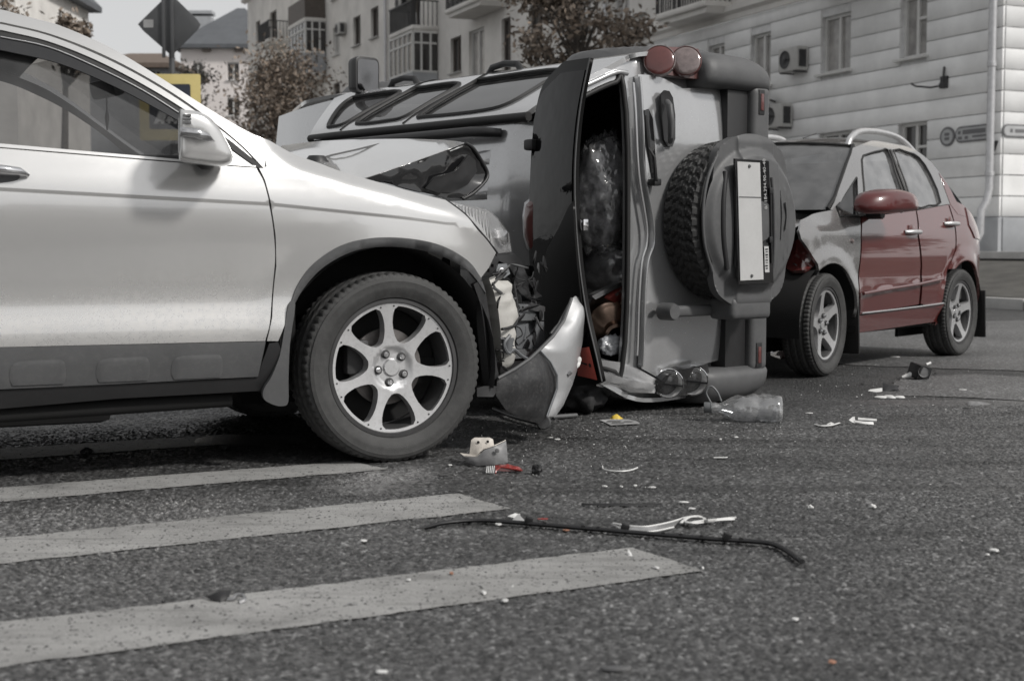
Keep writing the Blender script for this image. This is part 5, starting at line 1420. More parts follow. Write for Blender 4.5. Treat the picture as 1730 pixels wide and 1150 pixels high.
# screen, bonnet, nose, underside
secs = [[(1.99 + .55*t + .03*(1-q*q), q*np.interp(t, [0, 1], [.48, .74]), np.interp(t, [0, 1], [1.485, .965]) + .02*(1-q*q)) for q in np.linspace(-1, 1, 11)] for t in np.linspace(0, 1, 5)]
loft('windscreen', secs, MATS['sky_glass'], van, closed=False, caps=False)
secs = [[(2.48 + .85*t + .04*(1-q*q)*t, q*.80*(1-.06*t), .945 - .10*t*t + .03*(1-q*q)) for q in np.linspace(-1, 1, 11)] for t in np.linspace(0, 1, 5)]
loft('bonnet', secs, PS, van, closed=False, caps=False)
box('nose', (.16, 1.42, .62), (3.34, 0, .50), PG, van, bevel=.06)
box('underside', (3.05, 1.44, .28), (1.72, 0, .19), MATS['void'], van, bevel=.02)
tube('exhaust', [(.15, -.35, .02), (1.2, -.38, .03), (2.4, -.2, .05)], .035, MATS['steel'], van, 8)
for sx in (AX, FX):
    tube('axle', [(sx, -.6, .03), (sx, .6, .03)], .05, MATS['void'], van, 8)
    for s in (-1, 1): make_wheel(van, (sx, s*.70, .02), s, .335, .195, .20, 5, R(20), 'five', tread='off')
for s in (-1, 1):
    box('mud_flap', (.02, .24, .26), (.33, s*.68, .02), MATS['rubber_black'], van, bevel=.005)
# --- rear face
def fr_(y, z): return .10 + .05*(y/.8)**4 + .16*max(0, z - .97)
def rear_fn(d=0.0): return lambda u, v: (fr_(u, v) - d, u, v)
def RP(px, py, d=0.0):
    p = VF.surf(px, py, 0, lambda q: fr_(q[1], q[2]) - d, .1); return (p[1], p[2])
def RPs(pts, d=0.0): return [RP(a, b, d) for a, b in pts]
# body frame round the hatch opening
def vh(z): return hsv_(.15, z)
outer = [(-vh(z), zm(z)) for z in np.linspace(.30, 1.50, 14)] + [(0.0, 1.495)] + [(vh(z), zm(z)) for z in np.linspace(1.50, .30, 14)]
opening = crom([(-.64, .975), (-.655, 1.02), (-.60, 1.18), (-.52, 1.36), (-.46, 1.41), (0, 1.43), (.46, 1.41), (.52, 1.36), (.60, 1.18), (.655, 1.02), (.64, .975), (0, .965)], 4, True)
opening = [(q[0]*1.05, zm(q[1])) for q in opening]
panel('rear_frame', outer, rear_fn(), (-1, 0, 0), PS, van, holes=[opening], step=.05, thick=.03)
tube('opening_seal', [rear_fn(.004)(*q) for q in opening + [opening[0]]], .013, MATS['rubber_black'], van, 8)
op2 = crom([(-.70, .945), (-.70, 1.02), (-.64, 1.19), (-.56, 1.40), (-.48, 1.46), (0, 1.48), (.48, 1.46), (.56, 1.40), (.64, 1.19), (.70, 1.02), (.70, .945)], 4)
tube('opening_flange', [rear_fn(.012)(*q) for q in [(c[0]*1.05, zm(c[1])) for c in op2]], .014, PS, van, 8)
# inside of the load bay
I0, I1 = .16, 1.3
lin = [[(x, y*k, z) for y, z in ((-.74, .45), (-.74, .95), (-.56, 1.41), (.56, 1.41), (.74, .95), (.74, .45))] for x, k in ((I0, .98), (I1, 1.0))]
loft('load_bay_lining', lin, MATS['interior_dark'], van, closed=True, caps=False)
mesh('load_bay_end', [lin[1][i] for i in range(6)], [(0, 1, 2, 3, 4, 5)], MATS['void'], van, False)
# --- tailgate
tg_out = RPs([(1077, 126), (1104, 128), (1120, 134), (1150, 150), (1216, 147), (1226, 250), (1229, 400), (1230, 604), (1150, 622), (1112, 640), (1082, 622), (1085, 520), (1090, 445), (1100, 415), (1101, 385), (1096, 350), (1086, 300), (1083, 240)], .03)
tg = panel('tailgate', tg_out, lambda u, v: (fr_(u, v) - .03 - .012*sst(.0, .15, .95-v), u, v), (-1, 0, 0), PS, van, step=.03, thick=.03)
tube('tailgate_edge', [(fr_(*p) - .042, p[0], p[1]) for p in [tuple(q) for q in crom(RPs([(1078, 130), (1084, 240), (1087, 300), (1097, 350), (1102, 385), (1101, 415), (1091, 445), (1086, 520), (1083, 618)], .03), 4)]], .007, PS, tg, 8)
tube('tailgate_edge', [(fr_(*p) - .036, p[0], p[1]) for p in [tuple(q) for q in crom(RPs([(1068, 140), (1074, 240), (1078, 300), (1086, 350), (1091, 385), (1090, 415), (1082, 445), (1077, 520), (1074, 600)], .03), 4)]], .008, PS, tg, 8)
def XR_(px, py, x): return VF.on(px, py, 0, x)
ppanel('handle_recess', VF, 0, [(1117, 160, .045), (1124, 153, .045), (1131, 154, .045), (1137, 165, .045), (1141, 195, .045), (1141, 235, .045), (1136, 248, .045), (1128, 247, .045), (1122, 236, .045), (1118, 200, .045)], PB, tg, step=6, thick=.01, bulge=-.004)
tube('handle', [XR_(1127, 172, .03), XR_(1131, 178, .0), XR_(1134, 205, -.005), XR_(1134, 232, .0), XR_(1132, 240, .03)], [.014, .016, .017, .016, .012], PG, tg, 10)
ppanel('wiper_recess', VF, 0, [(1089, 186, .055), (1096, 184, .055), (1103, 200, .055), (1107, 250, .055), (1109, 300, .055), (1103, 308, .055), (1098, 270, .055), (1092, 230, .055)], MATS['gloss_black'], tg, step=6, thick=.005)
wp_ = tube('wiper_blade', [XR_(1091, 195, .04), XR_(1095, 240, .03), XR_(1101, 292, .035)], [.006, .009, .006], PB, tg, 6)
tube('wiper_arm', [XR_(1096, 250, .02), XR_(1106, 266, .0), XR_(1108, 300, -.005), XR_(1107, 308, .02)], [.005, .007, .009, .016], PB, wp_, 6)
box('wiper_pivot', (.05, .035, .05), tuple(XR_(1106, 308, .025)), PB, tg, bevel=.01)
for py in (): lathe('rubber_buffer', [(0, 0), (.03, 0), (.045, .03), (.048, .06)], PB, tg, 14, tuple(XR_(1108, py, .02)), 'X')
# --- lamps
def lamp(px, py, x, r, axis, m, rimm, parent=van, name='tail_lamp', dome=.45, inner=None):
    c = Vector(XR_(px, py, x)); ax = Vector(axis).normalized()
    M_ = Matrix.Translation(c) @ ax.to_track_quat('Z', 'Y').to_matrix().to_4x4()
    prof = [(r*math.sin(t), r*dome*math.cos(t)) for t in np.linspace(0, math.pi/2, 9)] + [(r, -.03)]
    o = lathe(name, prof, m, parent, 32, (0, 0, 0), 'Z'); o.data.transform(M_)
    q = lathe('lamp_rim', [(r*.98, .0), (r*1.01, .006), (r*1.05, .003), (r*1.06, -.02)], rimm, o, 32, (0, 0, 0), 'Z'); q.data.transform(M_)
    if inner:
        q = lathe('lamp_reflector', [(0, -.045), (r*.4, -.04), (r*.7, -.025), (r*.97, .004)], inner, o, 24, (0, 0, 0), 'Z'); q.data.transform(M_)
        q = box('lamp_divider', (r*.12, r*1.9, .05), (0, 0, .0), MATS['gloss_black'], o); q.data.transform(M_)
        q = lathe('bulb', [(0, .02), (.012, .018), (.016, 0), (.012, -.03)], MATS['chrome'], o, 12, (r*.4, 0, 0), 'Z'); q.data.transform(M_)
    return o
ppanel('lamp_cluster', VF, 0, [(1088, 90, .13), (1097, 82, .15), (1120, 79, .155), (1150, 80, .13), (1180, 83, .10), (1186, 110, .06), (1184, 134, .05), (1160, 132, .065), (1130, 127, .085), (1105, 116, .11), (1093, 102, .12)], mat('cluster_red', (.10, .045, .042), .3, coat=.6, var=.2, scale=20), van, step=7, thick=.05, bulge=.015)
lamp(1114, 102, .075, .074, (-.62, -.28, .72), MATS['lamp_red'], MATS['lamp_grey'], dome=.2)
lamp(1159, 103, .045, .073, (-.66, -.26, .70), MATS['lamp_grey'], MATS['lamp_red'], dome=.2)
ppanel('lamp_cluster', VF, 0, [(1112, 648, .06), (1125, 634, .04), (1150, 625, .02), (1196, 614, .0), (1198, 628, .0), (1192, 660, .02), (1160, 668, .05), (1130, 668, .07), (1108, 662, .09)], MATS['gloss_black'], van, step=7, thick=.05)
lamp(1130, 648, .055, .070, (-.72, .12, .66), MATS['lens'], MATS['chrome'], inner=MATS['lamp_white'], dome=.3)
lamp(1171, 643, .025, .072, (-.72, .12, .66), MATS['lens'], MATS['chrome'], inner=MATS['lamp_white'], dome=.3)
# lower body corner beside the opening (side that lies on the road)
ppanel('rear_corner', VF, 0, [(1000, 606, .12), (1050, 612, .12), (1082, 625, .10), (1112, 642, .08), (1106, 664, .09), (1060, 662, .14), (1008, 652, .18)], PS, van, step=9, thick=.06, bulge=.004)
ppanel('rear_corner_shine', VF, 0, [(1002, 622, .10), (1060, 640, .085), (1108, 650, .07), (1100, 662, .08), (1050, 650, .10), (1006, 640, .12)], PS, van, step=9, thick=.03, bulge=.006)
# --- bumper
bmp = bpy.data.objects.new('rear_bumper', None); COL.objects.link(bmp); bmp.parent = van
def bpx(px, py, x): q = XR_(px, py, x); return q
box('bumper_beam', (.17, 1.46, .140), (.080, .0, .078), PG, bmp, bevel=.045, seg=5)
box('bumper_recess', (.16, 1.46, .16), (.115, .0, .228), PB, bmp, bevel=.008)
for i in range(0): box('recess_rib', (.012, 1.38, .006), (.032, 0, .168 + i*.024), PB, bmp)
for s in (-1, 1):
    cs_ = ((.02, .70), (-.012, .725), (-.02, .75), (-.018, .79), (-.005, .825), (.02, .853), (.055, .872), (.10, .882), (.16, .887), (.45, .887), (.45, .72), (.12, .70))
    loft('bumper_corner', [[(x0 + dx_, s*(.70 + (y0 - .70)*k_), z) for x0, y0 in cs_] for z, k_, dx_ in ((-.012, .45, .05), (.0, .62, .03), (.03, .80, .012), (.08, .91, .004), (.16, .98, .0), (.30, 1.0, .0), (.44, 1.0, .0), (.485, .96, .008), (.51, .85, .03))], PG, bmp, angle=70)
    box('bumper_reflector', (.012, .085, .024), (-.008, s*.645, .090), MATS['lamp_red'], bmp, bevel=.003)
    box('reflector_surround', (.010, .125, .045), (-.0045, s*.645, .090), PB, bmp, bevel=.003)
for i in range(7): box('bumper_tread', (.03, .012, .05), (.0 + i*.035,   .872, .01), PB, bmp)
# --- spare wheel with cover
sc_ = XR_(1262, 374, -.16)
sy, sz = sc_[1], sc_[2]
spw = bpy.data.objects.new('spare_wheel', None); COL.objects.link(spw); spw.parent = van
spw.matrix_local = Matrix.Translation((-.055, sy, sz)) @ Matrix.Rotation(R(90), 4, 'Z')      # local y -> -x
make_tyre(spw, .402, .235, .215, 1, 'off', seg=270, material=mat('rubber_clean', (0.026, 0.026, 0.026), 0.6, var=0.2, scale=20, bump=.1, bscale=200, dirt=.25, dirtcol=(.06, .058, .055)))
lathe('spare_rim', [(0, .03), (.1, .03), (.19, .0), (.215, .07)], MATS['alloy_dark'], spw, 40)
# cover shell in (y,z) of the car, bulging backwards
def cov_out():
    pts = []
    for i in range(96):
        a = 2*math.pi*i/96; c, s = math.cos(a), math.sin(a)
        r = .350
        if abs(c) > .55: r = .350 + .075*sst(.55, .86, abs(c))*1.0
        pts.append((sy + r*c, sz + r*s*1.0))
    return pts
def cov_fn(u, v):
    r = math.hypot(u-sy, v-sz); dz = abs(v - sz + .02)
    x = -.208 - .028*(1 - min(1, r/.36)**2)
    x -= .018*sst(.150, .128, dz)*sst(.44, .38, abs(u-sy))     # raised band that carries the plate
    x += .022*sst(.40, .34, r) * 0 + .026*sst(.31, .36, r)
    x += .012*sst(.014, .006, abs(v - sz - .16))*sst(.24, .20, abs(u-sy))
    x += .006*(sst(.010, .005, abs(v-sz+.215))*sst(.19, .16, abs(u-sy-.01)) + sst(.010, .005, abs(v-sz+.245))*sst(.15, .12, abs(u-sy-.01)))*-1
    return (x, u, v)
cv = panel('spare_cover', cov_out(), cov_fn, (-1, 0, 0), PG, spw.parent, step=.011, thick=.04)
SPM = (Matrix.Translation((-.055, sy, sz)) @ Matrix.Rotation(R(90), 4, 'Z')).inverted()
def keep(o):
    o.data.transform(SPM); o.parent = spw; return o
keep(cv)
keep(box('cover_foot', (.16, .11, .30), (-.115, sy + .425, sz - .01), PG, van, bevel=.03, seg=3))
keep(box('hinge_arm', (.06, .055, .30), (-.03, sy + .435, sz + .27), PG, van, bevel=.02, seg=3))
keep(lathe('arm_end', [(0, -.035), (.036, -.035), (.042, -.02), (.042, .05)], PG, van, 20, (-.03, sy + .435, sz + .415), 'X'))
# number plate, blank, in its dark holder
mat('plate_white', (0.46, 0.46, 0.457), 0.4, var=0.05, scale=9, dirt=.1)
mat('print_white', (0.42, 0.42, 0.42), 0.5)
def PLT(px, py, x=-.245): return VF.on(px, py, 0, x)
ph = ppanel('plate_holder', VF, 0, [(1242, 268, -.252), (1299, 272, -.252), (1307, 478, -.252), (1248, 480, -.252)], MATS['gloss_black'], van, step=20, thick=.012); keep(ph)
npl = ppanel('number_plate', VF, 0, [(1246, 273, -.257), (1284, 275, -.257), (1290, 472, -.257), (1251, 474, -.257)], MATS['plate_white'], van, step=20, thick=.003)
keep(npl)
def sub(o, p=npl): 
    return keep(o)
sub(ppanel('plate_joint', VF, 0, [(1249, 332, -.2595), (1287, 333, -.2595), (1287, 334.3, -.2595), (1249, 333.3, -.2595)], MATS['plastic_grey'], None, step=20, thick=.001))
for px, py in ((1266, 281), (1270, 466)):
    sub(lathe('plate_screw', [(0, -.006), (.007, -.005), (.009, 0)], MATS['plastic_grey'], None, 10, tuple(PLT(px, py, -.258)), 'X'))
# lettering on the holder: reads upwards along the lying car
def vtxt(s, px, py, px2, py2, size, m, x=-.2565):
    a = Vector(PLT(px, py, x)); b = Vector(PLT(px2, py2, x))
    ex = (b - a).normalized(); ez = Vector((-1, 0, 0)); ey = ez.cross(ex).normalized()
    M_ = Matrix((( ex.x, ey.x, ez.x, (a.x+b.x)/2), (ex.y, ey.y, ez.y, (a.y+b.y)/2), (ex.z, ey.z, ez.z, (a.z+b.z)/2), (0, 0, 0, 1)))
    return sub(txt('holder_lettering', s, size, m, None, M_))
vtxt('8/ 184.394.90-40-40', 1293.5, 336, 1291.5, 286, .030, MATS['print_white'])
st_ = sub(ppanel('holder_sticker', VF, 0, [(1291, 416, -.2565), (1298.5, 416, -.2565), (1300, 460, -.2565), (1292.5, 460, -.2565)], MATS['plate_white'], None, step=20, thick=.001))
for i, (h_, w_) in enumerate(((.3, .5), (.7, .3), (.5, .6), (.8, .4), (.4, .5), (.6, .3), (.3, .6), (.7, .5))):
    y_ = 420 + i*4.6; sub(ppanel('sticker_print', VF, 0, [(1293 + 1.5*h_, y_, -.2585), (1297.5, y_, -.2585), (1297.5, y_ + 4*w_, -.2585), (1293 + 1.5*h_, y_ + 4*w_, -.2585)], MATS['plastic_black'], None, step=20, thick=.0005))
sub(tube('holder_clip', [tuple(PLT(1302, 325, -.259)), tuple(PLT(1304, 445, -.259))], .006, PB, None, 6))
for py in (322, 405): sub(box('holder_clip', (.012, .03, .022), tuple(PLT(1302, py, -.260)), PB, None, bevel=.004))
def CVP(px, py, d=.004):
    p = VF.surf(px, py, 0, lambda q: cov_fn(q[1], q[2])[0], -.2); return (p[0] - d, p[1], p[2])
for pts_, r_ in ((((1303, 300), (1306, 340), (1307, 400), (1305, 450), (1301, 470)), .010), (((1317, 322), (1320, 360), (1318, 405)), .005), (((1326, 342), (1328, 365), (1326, 388)), .004)):
    sub(tube('cover_rib', crom([CVP(a, b) for a, b in pts_], 4), r_, PG, None, 8))
sub(tube('cover_groove', crom([CVP(a, b, -.001) for a, b in ((1226, 290), (1222, 340), (1222, 400), (1228, 455))], 4), .014, MATS['plastic_black'], None, 8))
sub(tube('cover_lip', crom([CVP(a, b, .0) for a, b in ((1212, 262), (1196, 300), (1188, 350), (1190, 410), (1204, 460))], 4), .008, PG, None, 8))
# --- high stop lamp on the roof edge
ppanel('stop_lamp_housing', VF, 2, [(886, 342, 1.515), (894, 336, 1.515), (906, 336, 1.515), (908, 430, 1.515), (900, 430, 1.515), (890, 420, 1.515), (884, 400, 1.515), (882, 365, 1.515)], MATS['alloy'], van, step=8, thick=.02, bulge=.02)
ppanel('stop_lamp', VF, 2, [(888, 346, 1.54), (895, 340, 1.54), (907, 340, 1.54), (908, 426, 1.54), (900, 425, 1.54), (892, 415, 1.54), (886, 398, 1.54), (885, 367, 1.54)], MATS['lamp_red'], van, step=8, thick=.02, bulge=.012)
box('hatch_hinge', (.06, .05, .05), tuple(VF.on(898, 245, 2, 1.535)), PB, van, bevel=.012); box('hatch_hinge', (.06, .05, .05), (.2, .2, 1.525), PB, van, bevel=.012)
# --- rear window hatch, swung open on its roof hinges
ha = R(17)
hd_ = np.array([-math.cos(ha), 0, math.sin(ha)])      # from hinge to free edge
HO = np.array([.165, 0, 1.50])
hn = np.array([math.sin(ha), 0, math.cos(ha)])        # outer face normal
def hatch_fn(d=0.0): return lambda u, v: tuple(HO + hd_*v + np.array([0, u, 0]) + hn*(d + .035*(1 - (v/.56 - .4)**2) - .05*(u/.7)**2))
HL = .545
# outline measured on its plane: free edge from the picture
def HP(px, py):
    o_, d_ = VF.o, VF.M @ ray(px, py); t = ((HO - o_) @ hn) / (d_ @ hn); p = o_ + d_*t - HO; return (p[1], p @ hd_)
free = [HP(*p) for p in ((988, 97), (981, 190), (980, 300), (986, 420), (994, 520), (1004, 600), (1009, 645))]
free = [(u, min(v, .60)) for u, v in free]
hl_out = [tuple(q) for q in crom([(-.52, .0), (-.64, .06), (-.72, .25)], 4)] + [tuple(q) for q in crom(free, 4)] + [tuple(q) for q in crom([(free[-1][0]+.015, free[-1][1]-.04), (.70, .25), (.62, .06), (.50, .0)], 4)]
hat = panel('window_hatch', hl_out, hatch_fn(), (0, 0, 1), mat('hatch_black', (0.005, 0.005, 0.005), .35, spec=.15, var=.1), van, step=.04, thick=.02, back=True)
inn = [( u*.93, .05 + (v-.05)*.95) for u, v in hl_out]
panel('hatch_glass', inn, hatch_fn(.004), (0, 0, 1), mat('privacy_glass', (0.004, 0.004, 0.0045), 0.02, spec=.2, var=.2, bump=.5, bscale=3.5, dirt=.05, dirtcol=(.05, .05, .05)), hat, step=.05, thick=.003)
tube('hatch_edge', [hatch_fn(.0)(*q) for q in [tuple(c) for c in crom(free, 4)]], .0035, MATS['plastic_grey'], hat, 6)
hp_ = [HP(*p) for p in ((982, 340), (975, 350), (960, 385), (940, 420), (928, 470), (925, 540), (940, 590), (970, 600), (995, 560), (988, 450))]
panel('hatch_trim', [(u, min(v, .57)) for u, v in hp_], hatch_fn(.012), (0, 0, 1), MATS['hatch_black'], hat, step=.04, thick=.01)
lk = HP(983, 380); c_ = hatch_fn(-.03)(lk[0], min(lk[1], .55)); box('hatch_lock', (.05, .05, .03), c_, MATS['chrome'], hat, bevel=.006)
# beginner's mark: red square with a black exclamation sign, lying on its side with the car
mat('mark_red', (0.42, 0.085, 0.065), 0.45, var=.08, scale=15, dirt=.15)
mk = [HP(*p) for p in ((982, 588), (998, 586), (1005, 642), (976, 634))]
mk = [(u, min(v, .585)) for u, v in mk]
mkp = panel('beginner_mark', mk, hatch_fn(.013), (0, 0, 1), MATS['mark_red'], hat, step=.05, thick=.002)
ex_ = [HP(*p) for p in ((983, 611), (993, 614), (993, 617), (983, 613))]
panel('exclamation_stroke', [(u, min(v, .57)) for u, v in ex_], hatch_fn(.0155), (0, 0, 1), MATS['rubber_black'], hat, step=.05, thick=.001)
e2 = HP(997.5, 617); c2 = (e2[0], min(e2[1], .575)); panel('exclamation_dot', [(c2[0] + .009*math.cos(t), c2[1] + .009*math.sin(t)) for t in np.linspace(0, 6.28, 12)[:-1]], hatch_fn(.0155), (0, 0, 1), MATS['rubber_black'], hat, step=.05, thick=.001)
# gas strut
tube('gas_strut', [(.17, -.55, 1.37), tuple(np.array(hatch_fn(-.03)(-.60, .28)))], .008, MATS['steel'], van, 8)
# --- right door mirror, now on top
mc = VF.on(616, 128, 0, 2.28)
vm = loft('door_mirror', [[(mc[0] + x, mc[1] + (p[0])*k, mc[2] + p[1]*k) for p in rrect(-.105, .105, -.085, .085, .035)] for x, k in ((-.03, .96), (-.028, 1.0), (.0, 1.02), (.05, .95), (.08, .7), (.09, .4))], PB, van, angle=50)
mesh('mirror_glass', [(mc[0]-.034, mc[1]+p[0]*.86, mc[2]+p[1]*.86) for p in rrect(-.105, .105, -.085, .085, .03)], [tuple(range(20))], MATS['mirror_dim'], vm, False)
tube('mirror_arm', [tuple(VF.on(614, 152, 0, 2.28)), tuple(VF.on(614, 163, 0, 2.28)), tuple(VF.on(612, 176, 0, 2.28))], [.035, .045, .055], PB, vm, 10)

# ------------------------------------------------------------------ what lies in the load bay of the overturned car
glass('clear_film', (0.72, 0.72, 0.73), rough=0.06, dirt=0.10, dirtcol=0.4, ior=1.8)
mat('bag_dark', (0.16, 0.16, 0.163), 0.3, var=0.5, scale=18, coat=0.8, bump=1.0, bscale=24)
mat('film_grey', (0.36, 0.36, 0.363), 0.3, var=0.8, scale=16, coat=0.9, bump=1.0, bscale=20)
mat('bag_pale', (0.36, 0.37, 0.39), 0.3, var=0.25, scale=22, coat=0.4, bump=0.8, bscale=40)
mat('copper', (0.42, 0.30, 0.235), 0.28, metal=1.0, var=0.25, scale=14, dirt=.2, dirtcol=(.08, .06, .05))
mat('box_red', (0.26, 0.055, 0.045), 0.5, var=0.1)
def blob(name, fr, px, py, x, rad, material, parent, seed, amp=.25, sc=5.0, seg=4, fold=.0):
    bm = bmesh.new(); bmesh.ops.create_icosphere(bm, subdivisions=seg, radius=1.0)
    c = Vector(fr.on(px, py, 0, x))
    for v in bm.verts:
        d = v.co.normalized(); n = noise.noise(d*1.6 + Vector((seed, 0, 0)))*amp + amp*.55*noise.noise(d*sc + Vector((seed, 3, 0))) + fold*abs(noise.noise(d*9 + Vector((seed, 7, 1))))
        r = 1 + n
        v.co = c + Vector((d.x*rad[0]*r, d.y*rad[1]*r, d.z*rad[2]*r))
    return from_bm(name, bm, material, parent, smooth=True)
def cargo(name, label, cat): return thing(name, label, cat, frame=VF)
t = cargo('bottle_pack', 'clear film pack of bottles stacked in the middle of the overturned car boot', 'bottle pack')
blob('wrap', VF, 1020, 330, .32, (.13, .27, .15), MATS['film_grey'], t, 3, .16, 4, fold=.10)
blob('film', VF, 1020, 330, .31, (.15, .29, .165), MATS['clear_film'], t, 3, .16, 6, fold=.22, seg=5)
t = cargo('wrapped_bundle', 'dark bundle wrapped in crumpled film below the bottle pack', 'bundle')
blob('bundle', VF, 1032, 452, .33, (.16, .13, .13), MATS['bag_dark'], t, 8, .22, 5, fold=.12)
blob('film', VF, 1032, 452, .32, (.175, .142, .142), MATS['clear_film'], t, 8, .22, 6, fold=.16)
t = cargo('steel_pot', 'copper coloured metal pot lying on its side at the bottom of the boot', 'pot')
pc = Vector(VF.on(1032, 545, 0, .27)); ax = Vector((-.72, .42, .42)).normalized()
M_ = Matrix.Translation(pc) @ ax.to_track_quat('Z', 'Y').to_matrix().to_4x4()
o = lathe('bowl', [(0, -.13), (.09, -.125), (.115, -.09), (.12, -.03), (.118, .0), (.108, .008), (.118, .016), (.104, .024), (.112, .032), (.085, .05), (.05, .065), (.045, .10), (.055, .11), (.04, .115), (.036, .09)], MATS['copper'], t, 40, (0, 0, 0), 'Z'); o.data.transform(M_)
q = lathe('spout', [(.018, .0), (.024, .05), (.03, .10), (.034, .102), (.026, .05)], MATS['copper'], o, 20, (0, 0, 0), 'Z'); q.data.transform(M_ @ Matrix.Translation((.03, -.07, .02)) @ Matrix.Rotation(R(35), 4, 'X'))
q = tube('handle', crom([(.10, 0, -.06), (.16, 0, -.05), (.17, 0, .0), (.12, 0, .02)], 5), .009, MATS['copper'], o, 8); q.data.transform(M_)
t = cargo('red_box', 'flat red printed box leaning across the boot above the metal pot', 'box')
ppanel('lid', VF, 0, [(1028, 506, .20), (1070, 474, .20), (1071, 490, .22), (1040, 512, .22)], MATS['box_red'], t, step=8, thick=.03)
ppanel('edge', VF, 0, [(1000, 500, .21), (1072, 464, .19), (1071, 472, .19), (1006, 506, .21)], MATS['steel'], t, step=10, thick=.04)
for a in (.25, .42, .6): ppanel('print', VF, 0, [(1028 + 42*a, 504 - 30*a, .195), (1034 + 42*a, 500 - 30*a, .195), (1036 + 42*a, 505 - 30*a, .197), (1031 + 42*a, 508 - 30*a, .197)], MATS['lamp_grey'], t, step=8, thick=.001)
t = cargo('plastic_bag', 'pale crumpled plastic bag beside the metal pot', 'bag')
blob('bag', VF, 1035, 582, .21, (.05, .05, .085), MATS['bag_pale'], t, 21, .25, 5, fold=.3)
t = cargo('grey_sack', 'dark grey sack at the bottom edge of the boot left of the pot', 'sack')
blob('sack', VF, 1003, 470, .42, (.12, .25, .08), MATS['bag_dark'], t, 31, .2, 5, fold=.1)

# ================================================================== red hatchback
_f = at_depth(1402, 547, 8.95); _r = at_depth(1629, 528, 10.68)
_d = _f - _r; RA = math.atan2(_d[1], _d[0])
RX = np.array([math.cos(RA), math.sin(RA), 0]); RY = np.array([-math.sin(RA), math.cos(RA), 0])
RO = np.array([_f[0], _f[1], 0]) - .84*RY; RO[2] = 0
RF = Frame(RO, RX, RY, (0, 0, 1))
red = thing('red_hatchback', 'red hatchback with roof rails and a smashed front, beyond the overturned car', 'car', frame=RF)
PR, PGR = MATS['paint_red'], MATS['paint_greyred']
RWZ, RWB = .325, -2.20
_rz = hermite([.18, .26, .36, .46, .54, .62, .74, .86, .94, 1.0, 1.06, 1.14, 1.25, 1.36, 1.46, 1.54, 1.60], [.775, .80, .822, .834, .838, .834, .838, .832, .818, .800, .777, .745, .70, .65, .598, .53, .42])
def hwr(x, z):
    h = _rz(z)
    h += .010*math.exp(-((z - (.50 + .058*(-x-.42)))/.010)**2) * sst(-.36, -.44, x)*sst(-1.80, -1.74, x)     # rubbing strip crease
    for c in (0, RWB): h += .020*sst(.52, .38, math.hypot(x-c, z-RWZ))*sst(.28, .45, z)
    if x > .1: h -= .5*(x-.1)**2
    if x < -2.25: h -= .35*(x+2.25)**2
    if x > -.3: h -= .06*sst(.90, 1.05, z)*sst(-.3, 0, x)
    return h
def rs(s=1, d=0.0): return lambda u, v: (u, s*(hwr(u, v) + d), v)
def RQ(px, py):
    p = RF.surf(px, py, 1, lambda q: hwr(q[0], q[2]), .83); return (p[0], p[2])
def RQs(pts, k=0):
    q = [RQ(a, b) for a, b in pts]; return [tuple(t) for t in crom(q, k)] if k else q
def rarch(c, r, a0, a1, n=14): return [(c + r*math.cos(R(a0 + (a1-a0)*i/n)), RWZ + r*math.sin(R(a0 + (a1-a0)*i/n))) for i in range(n+1)]
glass('bright_glass', (.25, .25, .255), rough=.02, dirt=.10, dirtcol=.7, ior=5.0)
# near (left) side, panel by panel
bl_ = RQs([(1456, 366), (1500, 361), (1546, 355), (1600, 346)], 4)
d1 = RQs([(1456, 367), (1500, 362), (1547, 356)], 3) + RQs([(1550, 400), (1555, 450), (1553, 505), (1552, 514)]) + RQs([(1453, 531)]) + RQs([(1454, 500), (1453, 450), (1456, 395)])
panel('front_door', d1, rs(), (0, 1, 0), PR, red, step=.035, thick=.015)
ra_ = rarch(RWB, .375, 172, 30)
d2 = RQs([(1549, 356), (1575, 351), (1602, 346)], 3) + RQs([(1612, 380), (1614, 420)]) + rarch(RWB, .40, 70, 18, 8)[:0] + [(RWB + .33, RWZ + .33), (RWB + .40, RWZ + .18), (RWB + .43, RWZ + .04)] + RQs([(1556, 513), (1558, 450), (1553, 400)])
panel('rear_door', d2, rs(), (0, 1, 0), PR, red, step=.035, thick=.015)
panel('sill', RQs([(1452, 533), (1596, 514)]) + [(RWB + .42, RWZ-.02), (RWB + .41, .245)] + RQs([(1590, 542), (1452, 562)]), rs(1, -.004), (0, 1, 0), PR, red, step=.05, thick=.04)
q0 = RQ(1602, 346)
quarter = [RQ(1604, 346), RQ(1614, 380), RQ(1616, 420)] + [(RWB + .325, RWZ + .325)] + rarch(RWB, .385, 58, 178, 14) + [(RWB-.46, .33), (RWB-.50, .50), (RWB-.47, .80), (RWB-.40, .96), (RWB-.22, 1.12), (RWB-.0, 1.16)]
panel('rear_quarter', quarter, rs(), (0, 1, 0), PR, red, step=.035, thick=.02)
wingr = RQs([(1454, 396), (1451, 450), (1451, 500)]) + [(-.375, RWZ + .03)] + rarch(0, .385, 174, 62, 14) + RQs([(1382, 446), (1368, 424), (1354, 404), (1350, 390), (1352, 372), (1372, 362), (1400, 356), (1420, 356), (1430, 368), (1453, 368)])
panel('front_wing', wingr, rs(), (0, 1, 0), PGR, red, step=.035, thick=.02)
